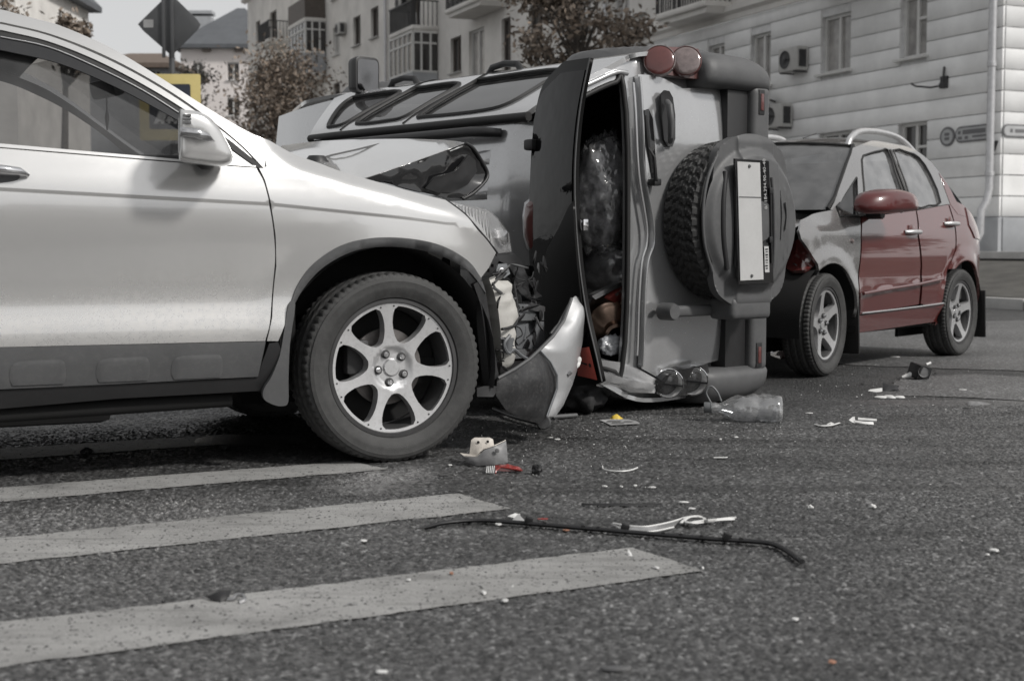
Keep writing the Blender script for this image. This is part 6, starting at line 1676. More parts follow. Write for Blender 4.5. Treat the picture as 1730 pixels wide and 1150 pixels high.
# crushed nose: what is left of bumper and bonnet edge
def R3(px, py, y): return RF.on(px, py, 1, y)
ppanel('torn_bumper', RF, 1, [(1318, 420, .50), (1340, 408, .62), (1353, 402, .74), (1366, 422, .80), (1381, 447, .82), (1360, 456, .80), (1336, 457, .70), (1318, 448, .55)], PR, red, step=7, thick=.02, wob=.03, wsc=18)
ppanel('bumper_shreds', RF, 1, [(1322, 452, .45), (1370, 452, .76), (1388, 444, .80), (1400, 440, .82), (1384, 456, .80), (1372, 480, .76), (1358, 482, .72), (1352, 500, .70), (1344, 540, .68), (1336, 575, .66), (1324, 572, .52), (1316, 500, .42)], PG, red, step=8, thick=.02, wob=.03, wsc=16)
ppanel('bumper_lower', RF, 1, [(1300, 560, .30), (1312, 548, .35), (1326, 572, .5), (1332, 600, .6), (1318, 606, .5), (1302, 600, .35)], PR, red, step=8, thick=.02, wob=.02, wsc=18)
for k in range(7): ppanel('grille_piece', RF, 1, [(1318 + k*5, 455 + (k % 3)*6, .5), (1326 + k*5, 452 + (k % 2)*8, .55), (1330 + k*5, 475 + (k % 3)*5, .55), (1320 + k*5, 480 + (k % 2)*9, .5)], MATS['plastic_black'] if k % 2 else MATS['plastic_grey'], red, step=10, thick=.015)
tube('hanging_bar', [R3(1316, 470, .40), R3(1320, 535, .42)], .018, MATS['plastic_grey'], red, 6)
box('engine_mass', (.5, 1.2, .42), (.10, 0, .58), MATS['void'], red, bevel=.05)
# bonnet and cowl
secs = [[(-.50 + 1.0*t, q*np.interp(t, [0, 1], [.70, .58]), np.interp(t, [0, .5, 1], [1.02, .95, .80]) + .05*(1-q*q) + .02*math.sin(9*t + 4*q)*t) for q in np.linspace(-1, 1, 15)] for t in np.linspace(0, 1, 9)]
loft('bonnet', secs, PGR, red, closed=False, caps=False)
box('cowl', (.16, 1.3, .06), (-.46, 0, 1.045), PB, red, bevel=.02)
# greenhouse
A_t = RQ(1447, 246)
roofr = RQs([(1446, 247), (1480, 237), (1530, 247), (1570, 271), (1601, 311), (1619, 348)], 4)
# door frames as one painted structure with openings
gho = [RQ(1403, 354)] + RQs([(1418, 318), (1432, 278), (1441, 250)], 3) + roofr[1:] + [RQ(1616, 352), RQ(1602, 345)] + RQs([(1546, 354), (1456, 365), (1430, 367)])
wA = RQs([(1413, 349), (1447, 300), (1449, 372 - 8), (1418, 366)])
wB = [tuple(q) for q in crom(RQs([(1456, 270), (1466, 260), (1490, 254), (1500, 254), (1512, 290), (1522, 318), (1530, 350), (1500, 355), (1464, 360), (1460, 320)]), 2, True)]
wC = [tuple(q) for q in crom(RQs([(1509, 254), (1535, 258), (1552, 266), (1572, 296), (1589, 342), (1570, 347), (1545, 350), (1530, 310)]), 2, True)]
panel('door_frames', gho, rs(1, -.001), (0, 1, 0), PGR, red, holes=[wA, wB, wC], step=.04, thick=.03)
for nm, w, g in (('quarter_glass', wA, 'sky_glass'), ('door_glass', wB, 'bright_glass'), ('door_glass', wC, 'bright_glass')):
    gg = panel(nm, w, rs(1, -.014), (0, 1, 0), MATS[g], red, step=.1, thick=0)
    tube('window_seal', [rs(1, .001)(*q) for q in list(w) + [w[0]]], .007, MATS['rubber_black'], gg, 5)
tube('pillar_trim', [rs(1, .003)(*RQ(*p)) for p in ((1503, 254), (1516, 290), (1528, 322), (1540, 353))], .013, MATS['rubber_black'], red, 6)
# far side, simple but whole
farp = [(-.55, 1.05), (-.1, 1.02), (.35, .85), (.3, .6)] + rarch(0, .385, 40, 174, 10) + [(-.4, .26), (RWB + .42, .26)] + rarch(RWB, .385, 8, 178, 10) + [(RWB-.48, .35), (RWB-.50, .5), (RWB-.47, .8), (RWB-.22, 1.12)]
panel('far_side', farp, rs(-1), (0, -1, 0), PR, red, step=.08, thick=.03)
panel('far_frames', gho, rs(-1), (0, -1, 0), PR, red, holes=[wA, wB, wC], step=.06, thick=.04, back=True)
# roof, screens
rx_ = [p[0] for p in roofr][::-1]; rzv = [p[1] for p in roofr][::-1]
def rpz(x): return float(np.interp(x, rx_, rzv))
x_f = roofr[0][0]
secs = []
for x in np.linspace(x_f, -2.0, 9):
    z = rpz(x); h = hwr(x, z) - .004
    secs.append([(x, q*h, z - .004 + .045*(1-q*q)) for q in np.linspace(-1, 1, 13)])
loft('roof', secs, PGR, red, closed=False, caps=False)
P0 = RQ(1403, 354)
secs = []
for t in np.linspace(0, 1, 7):
    p = np.array([x_f, rpz(x_f)])*(1-t) + np.array(P0)*t + np.array([.0, .02*math.sin(math.pi*t)])
    h = hwr(p[0], p[1]) - .02
    secs.append([(p[0] + .13*(1-q*q), q*h, p[1] + .03*(1-q*q)*(1-t)) for q in np.linspace(-1, 1, 13)])
loft('windscreen', secs, MATS['screen_glass'], red, closed=False, caps=False)
for s in (-1, 1): tube('screen_trim', [(sec[0 if s < 0 else -1][0]+.004, sec[0 if s < 0 else -1][1], sec[0 if s < 0 else -1][2]+.006) for sec in secs], .014, MATS['rubber_black'], red, 6)
tube('screen_trim', [(p[0]+.004, p[1], p[2]+.004) for p in secs[0]], .010, MATS['rubber_black'], red, 6)
secs = []
for t in np.linspace(0, 1, 5):
    x = -2.0 - .62*t; z = 1.46 - .36*t - .06*t*t; h = hwr(x, z)*.96
    secs.append([(x - .10*(1-q*q), q*h, z) for q in np.linspace(-1, 1, 9)])
loft('tailgate', secs, MATS['sky_glass'], red, closed=False, caps=False)
tl = panel('tail_lamp', RQs([(1630, 350), (1640, 362), (1650, 385), (1654, 405), (1646, 402), (1636, 380)]), rs(1, .008), (0, 1, 0), MATS['lamp_red'], red, step=.03, thick=.03)
panel('rear_pillar', RQs([(1586, 292), (1600, 311), (1619, 347), (1632, 366), (1618, 362), (1606, 346), (1597, 322)]), rs(1, .002), (0, 1, 0), PR, red, step=.04, thick=.03)
box('rear_face', (.1, 1.4, .62), (RWB - .46, 0, .62), PR, red, bevel=.04)
# roof rails
for s in (1, -1):
    def rr(x, dz): z = rpz(x); return (x, s*(hwr(x, z) - .07), z + dz)
    tube('roof_rail', crom([rr(x_f - .02, .0), rr(x_f - .10, .055), rr(x_f - .35, .072), rr(x_f - .75, .072), rr(x_f - 1.0, .06), rr(x_f - 1.22, .0)], 5), [.018] + [.022]*24 + [.018], MATS['alloy'], red, 8)
# mirror, handles, trims
mo = [(1470, 345), (1476, 328), (1492, 320), (1515, 320), (1530, 328), (1537, 345), (1534, 357), (1510, 360), (1480, 361), (1471, 357)]
mb = np.array(crom([RF.on(a, b, 1, .98)[[0, 2]] for a, b in mo], 3, True)); mcn = mb.mean(0)
mm_ = loft('door_mirror', [[(mcn[0] + (p[0]-mcn[0])*k - (y-.98)*.6, y, mcn[1] + (p[1]-mcn[1])*k) for p in mb] for y, k in ((.86, .55), (.88, .85), (.93, 1.0), (1.0, .98), (1.05, .8), (1.065, .5))], mat('mirror_red', (0.085, 0.013, 0.013), .35, coat=.6, var=.1), red, angle=60)
ppanel('mirror_cap', RF, 1, [(1515, 324, 1.05), (1530, 328, 1.03), (1537, 345, 1.0), (1535, 357, 1.0), (1522, 360, 1.02), (1520, 340, 1.06)], PB, mm_, step=8, thick=.006, bulge=.01)
tube('mirror_arm', [(-.62, .80, 1.03), (-.62, .90, 1.03)], .04, PB, mm_, 8)
ppanel('far_mirror', RF, 1, [(1424, 345, .62), (1432, 338, .62), (1448, 336, .62), (1452, 352, .62), (1440, 376, .62), (1422, 366, .62)], PB, red, step=8, thick=.05)
for (a, b) in ((1540, 392), (1605, 378)):
    p = RQ(a, b); hh_ = tube('door_handle', [(p[0] + dx, hwr(p[0], p[1]) + dy, p[1]) for dx, dy in ((.11, .0), (.08, .03), (0, .038), (-.08, .03), (-.11, .0))], [.012, .016, .017, .016, .012], MATS['alloy'], red, 8)
    lathe('handle_bowl', [(.0, .004), (.045, .004), (.055, .001)], MATS['lamp_red'], hh_, 16, (p[0], hwr(p[0], p[1]), p[1]))
p = RQ(1439, 407); lathe('side_repeater', [(0, .014), (.012, .012), (.018, 0)], MATS['lamp_grey'], red, 12, (p[0], hwr(*p), p[1]))
tube('sill_seam', [rs(1, .006)(*RQ(*p)) for p in ((1455, 529), (1500, 524), (1550, 518), (1593, 512))], .005, MATS['alloy'], red, 5)
tube('rub_strip', [rs(1, .012)(*RQ(*p)) for p in ((1456, 496), (1500, 488), (1550, 480), (1590, 471))], .011, PR, red, 8)
# cabin, floor, wheels
box('floor_pan', (2.6, 1.45, .12), (-1.2, 0, .30), MATS['void'], red)
box('dashboard', (.4, 1.35, .25), (-.60, 0, .92), MATS['interior_dark'], red, bevel=.06)
box('door_card', (1.9, .04, .6), (-1.35, .76, .72), MATS['interior_dark'], red); box('door_card', (1.9, .04, .6), (-1.35, -.76, .72), MATS['interior_dark'], red)
for yy in (-.36, .36):
    st = box('seat', (.45, .46, .16), (-1.15, yy, .62), MATS['interior_dark'], red, bevel=.05); box('backrest', (.13, .44, .58), (-1.42, yy, .92), MATS['interior_dark'], st, rot=(0, R(-12), 0), bevel=.05); box('headrest', (.09, .24, .17), (-1.5, yy, 1.28), MATS['interior_dark'], st, bevel=.04)
_rg = np.random.default_rng(91)
for k in range(22):
    cx_ = _rg.uniform(1308, 1356); cy_ = _rg.uniform(446, 590); yv = .42 + (cx_ - 1308)/48*.34 + .02
    a_ = _rg.uniform(0, 6.28); L_ = _rg.uniform(6, 16); W2_ = _rg.uniform(1.5, 5); pts_ = []
    for t_, r_ in ((0, 1), (.6, .9), (1.5, .7), (2.6, 1.1), (3.6, .8), (4.7, 1.0), (5.5, .7)):
        x_ = L_*math.cos(t_)*r_; y_ = W2_*math.sin(t_)*r_
        pts_.append((cx_ + x_*math.cos(a_) - y_*math.sin(a_), cy_ + x_*math.sin(a_) + y_*math.cos(a_), yv + .03*math.cos(t_ + a_)))
    ppanel('splinter', RF, 1, pts_, (MATS['plastic_grey'], MATS['alu_bar'], MATS['plastic_black'], MATS['plastic_grey'])[k % 4], red, step=7, thick=.008)
def liner(parent, cx, cz, r, y0, y1, material, name='wheel_arch_liner'):
    secs = [[(cx + r*math.cos(R(-10 + 200*i/20)), y, cz + r*math.sin(R(-10 + 200*i/20))) for y in (y0, (y0+y1)/2, y1)] for i in range(21)]
    loft(name, secs, material, parent, closed=False, caps=False)
for cx in (0, RWB):
    liner(red, cx, RWZ, .392, .83, .50, MATS['void']); box('arch_wall', (.8, .02, .6), (cx, .49, .45), MATS['void'], red)
make_wheel(red, (0, .735, RWZ), 1, .325, .225, .20, 5, R(80), 'five', rot=(0, 0, R(5)))
make_wheel(red, (RWB, .735, RWZ), 1, .325, .225, .20, 5, R(95), 'five')
make_wheel(red, (0, -.735, RWZ), -1, .325, .225, .20, 5, R(95), 'five'); make_wheel(red, (RWB, -.735, RWZ), -1, .325, .225, .20, 5, R(95), 'five')
for cx, s in ((-.40, 1), (RWB-.42, 1)): box('mud_flap', (.02, .22, .36), (cx, .74, .30), MATS['rubber_black'], red, bevel=.006, rot=(0, R(4), 0))
tube('aerial', [(-1.05, .1, 1.575), (-1.25, .1, 1.62), (-.93, .1, 1.58)][:2], .004, MATS['iron'], red, 5)

# ================================================================== road sign
sg = at_depth(290, 180, 22.0)
sign = thing('road_sign', 'road sign post with a diamond seen from behind above a yellow-edged crossing board', 'road sign', loc=(sg[0], 22.0, 0))
def sgp(px, py): p = at_depth(px, py, 22.0); return (p[0]-sg[0], p[2])
tube('post', [(0, .06, 0), (0, .06, sgp(290, -60)[1])], .045, MATS['sign_back'], sign, 12)
dm = [sgp(*p) for p in ((234, 42), (243, 33), (283, -6), (292, -7), (334, 34), (340, 43), (334, 52), (296, 90), (286, 91), (243, 53))]
dmo = prism('diamond_plate', dm, -.045, -.02, 'XZ', MATS['sign_back'], sign, bevel=.006)
box('stiffener', (.05, .04, 1.0), (-.09, -.065, sgp(288, 42)[1]), MATS['sign_back'], dmo, bevel=.008); box('stiffener', (.05, .04, 1.0), (.04, -.065, sgp(288, 42)[1]), MATS['sign_back'], dmo, bevel=.008)
c = sgp(252, 41); mat('label_pale', (.30, .30, .30), .6); prism('label', rrect(c[0]-.075, c[0]+.075, c[1]-.06, c[1]+.06, .01, 2), -.048, -.0455, 'XZ', MATS['label_pale'], dmo)
for z in (20, 75): box('clamp', (.14, .08, .05), (0, .0, sgp(290, z)[1]), MATS['sign_back'], dmo, bevel=.006)
b0 = sgp(236, 126); b1 = sgp(341, 238)
cbd = prism('crossing_board', rrect(b0[0], b1[0], b1[1], b0[1], .03, 3), -.05, -.025, 'XZ', MATS['sign_yellow'], sign, bevel=.004)
i0, i1, j0, j1 = b0[0]+.15, b1[0]-.15, b1[1]+.17, b0[1]-.15
prism('blue_field', rrect(i0, i1, j0, j1, .03, 3), -.053, -.0505, 'XZ', MATS['sign_blue'], cbd)
cxm = (i0+i1)/2; hh = (j1-j0)
prism('white_triangle', [(i0+.06, j0+.08), (i1-.06, j0+.08), (cxm, j1-.06)], -.056, -.0535, 'XZ', MATS['sign_white'], cbd)
mat('pictogram', (.02, .02, .02), .5)
def pic(name, pts): prism(name, pts, -.059, -.0565, 'XZ', MATS['pictogram'], cbd)
zz = j0 + .1
pic('figure_head', [(cxm + .02*math.cos(t), zz + .33 + .02*math.sin(t)) for t in np.linspace(0, 6.28, 10)[:-1]])
pic('figure_body', [(cxm-.02, zz+.17), (cxm+.03, zz+.17), (cxm+.025, zz+.30), (cxm-.025, zz+.30)])
pic('figure_leg', [(cxm-.02, zz+.17), (cxm+.01, zz+.17), (cxm-.06, zz+.03), (cxm-.085, zz+.03)]); pic('figure_leg', [(cxm, zz+.17), (cxm+.03, zz+.17), (cxm+.09, zz+.03), (cxm+.065, zz+.03)])
pic('figure_arm', [(cxm-.02, zz+.29), (cxm-.015, zz+.26), (cxm-.08, zz+.20), (cxm-.09, zz+.215)]); pic('figure_arm', [(cxm+.02, zz+.29), (cxm+.015, zz+.26), (cxm+.07, zz+.20), (cxm+.08, zz+.215)])
for k in range(4): pic('crossing_bar', [(i0+.12+k*.10, j0+.085), (i0+.17+k*.10, j0+.085), (i0+.19+k*.09, j0+.115), (i0+.14+k*.09, j0+.115)])

# ================================================================== trees
def leafmat(name, cols):
    m, nt, b, out = nodes_of(name); L = nt.links
    tc = N(nt, 'ShaderNodeTexCoord'); gi = N(nt, 'ShaderNodeNewGeometry')
    r = ramp(nt, gi.outputs['Random Per Island'], [(0.0, cols[0]), (0.5, cols[1]), (1.0, cols[2])])
    L.new(r.outputs[0], b.inputs['Base Color']); b.inputs['Roughness'].default_value = .6
    MATS[name] = m; return m
leafmat('leaf_brown', [(0.095, 0.077, 0.062), (0.18, 0.145, 0.115), (0.29, 0.23, 0.18)])
leafmat('leaf_dark', [(0.045, 0.045, 0.040), (0.075, 0.073, 0.063), (0.12, 0.112, 0.094)])
def tree(name, label, base, height, crown_c, crown_r, nleaf, lsize, lm, seed, trunk_r=.14, cat='tree', nbr=16, group=None, clump=.45):
    rg = np.random.default_rng(seed)
    t = thing(name, label, cat, loc=base, group=group)
    cc = np.array(crown_c); cr = np.array(crown_r)
    tip = np.array([cc[0]*.6, cc[1]*.6, cc[2] + cr[2]*.5])
    tube('trunk', crom([(0, 0, -.3), (.05, .03, height*.25), (cc[0]*.4, cc[1]*.4, height*.5), tuple(tip)], 4), list(np.linspace(trunk_r, trunk_r*.25, 13)), MATS['bark'], t, 8)
    ends = []
    for i in range(nbr):
        d = rg.normal(size=3); d /= np.linalg.norm(d); d[2] = d[2]*.9 + .15
        e = cc + d*cr*rg.uniform(.55, .98)
        z0 = max(.4*cc[2], e[2] - np.linalg.norm(e[:2]-cc[:2])*1.0 - .3); z0 = min(z0, tip[2]*.95)
        s = np.array([cc[0]*.5, cc[1]*.5, z0])
        mid = (s + e)/2 + rg.normal(size=3)*.12*cr.mean() + np.array([0, 0, .1*cr[2]])
        tube('limb', crom([tuple(s), tuple(mid), tuple(e)], 4), list(np.linspace(trunk_r*.4, trunk_r*.07, 9)), MATS['bark'], t, 5)
        ends += [mid*.4 + e*.6, e, e*.7 + mid*.3]
    ends = np.array(ends)
    # leaves in clumps about the limb ends, with gaps between
    k = rg.integers(0, len(ends), nleaf)
    sp = clump*cr.mean()*.55
    P = ends[k] + rg.normal(size=(nleaf, 3))*sp*np.array([1, 1, .8])
    a = rg.normal(size=(nleaf, 3)); a /= np.linalg.norm(a, axis=1)[:, None]
    b = np.cross(a, rg.normal(size=(nleaf, 3))); b /= np.linalg.norm(b, axis=1)[:, None]
    sz = (lsize*rg.uniform(.6, 1.3, nleaf))[:, None]
    V = np.stack([P - a*sz, P + b*sz*.45 + a*sz*.1, P + a*sz, P - b*sz*.45 + a*sz*.1], 1).reshape(-1, 3)
    me = bpy.data.meshes.new('crown'); n4 = nleaf*4
    me.from_pydata(V.tolist(), [], np.arange(n4).reshape(-1, 4).tolist()); me.update()
    link('crown', me, lm, t)
    return t
def gxy(px, Y): return ((px - CX)/F_PX*Y, Y)
def zat(py, Y): return at_depth(CX, py, Y)[2]
x, y = gxy(482, 45); tree('autumn_tree', 'brownish bushy tree in front of the beige block, right of the yellow sign', (x, y, 0), 6, (0, 0, 4.3), (1.55, 1.5, 2.7), 8500, .078, MATS['leaf_brown'], 3, .10, nbr=34, clump=.5)
x, y = gxy(975, 34); tree('street_tree', 'brown-leaved street tree rising behind the overturned car roof', (x, y, 0), 6.5, (0, 0, 6.0), (1.9, 1.5, 1.75), 4600, .085, MATS['leaf_brown'], 11, .15, nbr=24, clump=.24)
x, y = gxy(338, 70); tree('slim_shrub', 'slim dark evergreen shrub against the pale house behind the sign', (x, y, 0), 5, (0, 0, 6.6), (.6, .6, 3.4), 2600, .11, MATS['leaf_dark'], 5, .08, nbr=14, cat='shrub')
x, y = gxy(410, 52); tree('low_bush', 'low dark bush left of the brownish tree', (x, y, 0), 3, (0, 0, 3.0), (1.2, 1.0, 2.0), 3000, .085, MATS['leaf_dark'], 15, .06, nbr=14, cat='bush')
x, y = gxy(590, 42); tree('low_bush', 'dark bush at the foot of the block beside the upturned door mirror', (x, y, 0), 3, (0, 0, 2.9), (1.3, 1.1, 1.35), 3500, .075, MATS['leaf_dark'], 25, .06, nbr=16, cat='bush')
x, y = gxy(100, 36); tree('leaning_tree', 'tree at the top left corner with brown leaves above the car roof', (x, y, 0), 6, (0.5, 0, 5.75), (.45, .7, .75), 1500, .10, MATS['leaf_brown'], 35, .2, nbr=14, clump=.4)
x, y = gxy(-10, 40); tree('corner_tree', 'brown tree at the far top left edge of the picture', (x, y, 0), 7, (0.2, 0, 8.0), (1.1, 1.0, 1.9), 3500, .10, MATS['leaf_brown'], 45, .2, nbr=16)
# trees standing to the right of the picture (mirrored in the red car)
for i, (x, y, h) in enumerate(((22, 15, 3.6), (26, 21, 4.2), (21, 9, 3.2), (24, 4, 3.8))):
    tree('roadside_tree', ('first', 'second', 'third', 'fourth')[i] + ' roadside tree beyond the right edge of the picture', (x, y, .1), h*.6, (0, 0, h*.62), (2.0, 2.0, h*.36), 2600, .16, MATS['leaf_dark'], 60+i, .16, nbr=16, group='roadside trees out of view')

# ================================================================== torn bumper corner between the two cars
mat('paint_bumper', (0.36, 0.363, 0.368), 0.38, metal=0.3, coat=1.0, var=0.05, dirt=0.2, dirtcol=(0.25, 0.245, 0.24))
tb = thing('torn_bumper', 'torn off bumper corner, silver above and black below, standing between the two crashed cars', 'bumper', frame=SF)
ppanel('painted_skin', SF, 1, [(966, 505, -.52), (972, 500, -.51), (984, 505, -.50), (995, 511, -.50), (993, 532, -.51), (987, 562, -.53), (980, 600, -.55), (975, 625, -.57), (967, 650, -.59), (952, 684, -.63), (938, 704, -.66), (924, 704, -.67), (930, 684, -.665), (941, 655, -.655), (940, 632, -.655), (930, 611, -.66), (914, 590, -.67), (936, 568, -.63), (954, 542, -.57)], MATS['paint_bumper'], tb, step=6, thick=.008, bulge=.028, wob=.010, wsc=9)
ppanel('black_skirt', SF, 1, [(840, 640, -.84), (870, 624, -.80), (895, 607, -.74), (912, 592, -.69), (930, 612, -.68), (940, 633, -.675), (941, 656, -.675), (930, 685, -.685), (923, 704, -.69), (914, 716, -.71), (885, 709, -.76), (855, 693, -.81), (838, 668, -.84)], mat('plastic_scuffed', (.026, .026, .027), .4, var=.3, scale=9, bump=.1, bscale=60, dirt=.5, dirtcol=(.10, .098, .095)), tb, step=8, thick=.008, bulge=.03, wob=.015, wsc=10)
tube('seam', [SF.on(*p) for p in ((912, 591, 1, -.70), (930, 611, 1, -.70), (941, 633, 1, -.695), (941, 656, 1, -.695), (930, 686, 1, -.70), (924, 703, 1, -.705))], .005, MATS['alu_bar'], tb, 6)
tube('folded_edge', [SF.on(*p) for p in ((841, 639, 1, -.845), (870, 623, 1, -.805), (895, 606, 1, -.745), (911, 591, 1, -.70), (935, 567, 1, -.65), (953, 541, 1, -.59), (966, 504, 1, -.53))], .007, MATS['plastic_grey'], tb, 6)
ppanel('clip_strip', SF, 1, [(961, 512, -.53), (966, 512, -.53), (962, 530, -.55), (946, 556, -.59), (936, 566, -.62), (930, 562, -.62), (944, 545, -.58), (955, 525, -.55)], MATS['plastic_grey'], tb, step=5, thick=.01, holes=[[(957, 526), (960, 526), (958, 531), (955, 531)], [(948, 542), (951, 542), (948, 547), (945, 547)]])
tube('bolt', [SF.on(960, 633, 1, -.63), SF.on(965, 628, 1, -.635)], .008, MATS['steel'], tb, 8)
ppanel('rubber_tip', SF, 1, [(973, 606, -.565), (980, 602, -.56), (981, 612, -.565), (975, 622, -.575)], MATS['frame_white'], tb, step=5, thick=.01, bulge=.008)
# dark cloth and scrap under the hatch
mat('cloth_black', (0.02, 0.02, 0.021), 0.8, var=.3, scale=8, bump=.6, bscale=18)
def gthing(name, label, cat, px, py, rz=0.0, group=None):
    p = ground(px, py); return thing(name, label, cat, loc=(p[0], p[1], .005 if p[1] < 7.3 else 0), rz=rz, group=group), p
t, p = gthing('black_cloth', 'crumpled black cloth on the road under the open hatch', 'cloth', 982, 697)
bm = bmesh.new(); bmesh.ops.create_icosphere(bm, subdivisions=4, radius=1)
for v in bm.verts:
    d = v.co.copy(); r = 1 + .35*noise.noise(d*2.2 + Vector((5, 0, 0))) + .18*noise.noise(d*6); v.co = Vector((d.x*.115*r, d.y*.14*r, max(0, .085 + d.z*.10*r)))
from_bm('cloth', bm, MATS['cloth_black'], t, smooth=True)
t, p = gthing('loose_hose', 'dark hose with a round end lying under the torn bumper', 'hose', 900, 712)
tube('hose', crom([tuple(ground(a, b, .02) - np.array([p[0], p[1], 0])) for a, b in ((835, 692), (865, 704), (895, 712), (912, 716))], 4), .012, MATS['plastic_black'], t, 8)
q = ground(918, 714, .03) - np.array([p[0], p[1], 0]); lathe('hose_end', [(0, -.03), (.028, -.03), (.034, -.015), (.034, .02), (.02, .03), (0, .03)], MATS['plastic_grey'], t, 16, tuple(q))
t, p = gthing('grey_rod', 'short grey rod lying beside the black cloth', 'rod', 950, 707)
tube('rod', [tuple(ground(a, b, .012) - np.array([p[0], p[1], 0])) for a, b in ((934, 706), (974, 703))], .011, MATS['plastic_grey'], t, 8)

# ================================================================== debris on the road
mat('shard_white', (0.62, 0.62, 0.61), 0.4, var=.12, scale=40)
mat('shard_grey', (0.17, 0.17, 0.172), 0.45, var=.2, scale=30, dirt=.2)
mat('shard_black', (0.016, 0.016, 0.017), 0.5, var=.3, scale=30)
mat('shard_red', (0.26, 0.035, 0.03), 0.3, coat=.6, var=.15, scale=30)
mat('shard_orange', (0.34, 0.17, 0.11), 0.4, var=.15, scale=30)
mat('yellow_scrap', (0.62, 0.44, 0.06), 0.5, var=.15, scale=40)
mat('paper', (0.30, 0.30, 0.30), 0.7, var=.1, scale=30)
mat('shell_inner', (0.52, 0.485, 0.44), 0.5, var=.2, scale=22, dirt=.35)
def gl(px, py, o, z=0.0): return tuple(ground(px, py, z) - np.array([o[0], o[1], 0]))
def shard(px, py, wpx, dpx, m, label, h=.006, tilt=0.0, ang=0.0, seed=0, n=7, name='plastic_shard', cat='shard', curl=0.0, pointy=.35):
    """a splinter lying on the road: wpx wide in the picture, dpx deep on the ground in metres"""
    p = ground(px, py); S = p[1]/F_PX
    a = wpx*S/2; b = dpx
    rg = np.random.default_rng(seed + int(px*7 + py))
    pts = []
    for i in range(n):
        t = 2*math.pi*i/n + rg.uniform(-.25, .25); r = rg.uniform(1-pointy, 1.0)
        pts.append((a*r*math.cos(t), b*r*math.sin(t)))
    bm = bmesh.new()
    def zc(x): return curl*(x/a)**2
    lo_ = [bm.verts.new((x, y, .002 + zc(x))) for x, y in pts]; up_ = [bm.verts.new((x*.95, y*.95, .002 + h*rg.uniform(.6, 1.2) + zc(x))) for x, y in pts]
    c1 = bm.verts.new((0, 0, .002 + h*rg.uniform(.9, 1.5)))
    for i in range(n):
        j = (i+1) % n
        bm.faces.new((lo_[i], lo_[j], up_[j], up_[i])); bm.faces.new((up_[i], up_[j], c1))
    bm.faces.new(lo_[::-1])
    bmesh.ops.recalc_face_normals(bm, faces=bm.faces)
    from mathutils import Euler
    bm.transform(Euler((0, tilt, R(ang))).to_matrix().to_4x4())
    mz = min(v.co.z for v in bm.verts)
    for v in bm.verts: v.co.z += .002 - mz
    o = from_bm(name, bm, m, None); o.location = (p[0], p[1], 0.0075 if p[1] < 7.3 else .004)
    return tag(o, label, cat)
W_, B_, G_ = MATS['shard_white'], MATS['shard_black'], MATS['shard_grey']
SH = [
 (1022, 826, 13, .008, W_, 'thin white sliver, left one of the row above the black strip'),
 (1050, 827, 7, .008, W_, 'tiny white chip, second in the row above the black strip'),
 (1073, 825, 8, .010, W_, 'small white chip, third in the row above the black strip'),
 (1102, 828, 18, .010, W_, 'white splinters, rightmost of the row above the black strip'),
 (1155, 853, 22, .012, W_, 'narrow white strip just above the twisted white metal'),
 (1169, 864, 18, .010, W_, 'pale grey sliver touching the top of the twisted white metal'),
 (842, 891, 13, .020, W_, 'little white triangle just below the left part of the black trim'),
 (916, 882, 24, .008, MATS['shard_red'], 'thin dull red sliver on the upper side of the black trim'),
 (957, 901, 14, .008, MATS['shard_orange'], 'thin orange sliver below the middle of the black trim'),
 (1217, 777, 36, .010, W_, 'long white splinter in the open road below the water bottle'),
 (1367, 701, 15, .014, W_, 'small flat white chip right of the water bottle'),
 (1626, 660, 20, .02, W_, 'white sliver beside the smooth patch at the right'),
 (1679, 935, 19, .018, W_, 'white chip near the right edge of the road'),
 (1668, 943, 9, .008, W_, 'very small white crumb beside the chip near the right edge'),
 (1343, 1053, 13, .012, W_, 'white chip alone in the lower right of the road'),
 (1406, 1126, 18, .012, MATS['shard_orange'], 'pinkish chip at the bottom right of the road'),
 (1110, 965, 10, .014, W_, 'white crumb near the tip of the nearest white stripe'),
 (1187, 966, 5, .012, W_, 'white speck exactly at the tip of the nearest white stripe'),
 (818, 1008, 10, .022, W_, 'white triangular chip on the middle of the nearest stripe'),
 (853, 1021, 14, .016, W_, 'white flake at the lower edge of the nearest stripe'),
 (763, 975, 8, .012, MATS['shard_orange'], 'orange red crumb on the nearest stripe'),
 (690, 986, 10, .008, W_, 'pale sliver on the upper part of the nearest stripe'),
 (614, 919, 15, .014, W_, 'white flake on bare asphalt between the two nearest stripes'),
 (645, 1143, 32, .010, W_, 'white stick at the very bottom edge of the picture'),
 (370, 921, 14, .006, G_, 'short dark twig on the middle stripe'),
 (750, 809, 22, .007, B_, 'short black stick below the grey lamp shell'),
 (277, 1023, 9, .012, B_, 'dark pebble on the nearest stripe left of the black clip'),
 (325, 1030, 9, .008, B_, 'small dark crumb on the nearest stripe below the black clip'),
 (38, 755, 10, .02, B_, 'dark lump at the left edge behind the far stripe'),
 (1636, 693, 24, .014, B_, 'small black scrap below the black wedge on the right'),
 (1458, 650, 10, .02, B_, 'black crumb left of the black and white trim piece'),
 (1580, 632, 6, .02, B_, 'black crumb right of the broken black lamp socket'),
 (1724, 721, 10, .02, B_, 'black piece cut by the right edge of the picture'),
 (1513, 604, 24, .02, W_, 'pale sliver on the road beside the red car'),
 (930, 743, 14, .006, W_, 'thin white sliver right of the grey lamp shell'),
 (941, 746, 13, .008, W_, 'white sliver further right of the grey lamp shell'),
 (1243, 742, 10, .014, W_, 'white chip below the water bottle'),
 (1217, 746, 6, .01, W_, 'tiny pale crumb below the neck of the water bottle'),
 (905, 722, 8, .01, G_, 'grey crumb near the hose end'),
 (760, 790, 9, .008, W_, 'pale flake left of the grey lamp shell'),
]
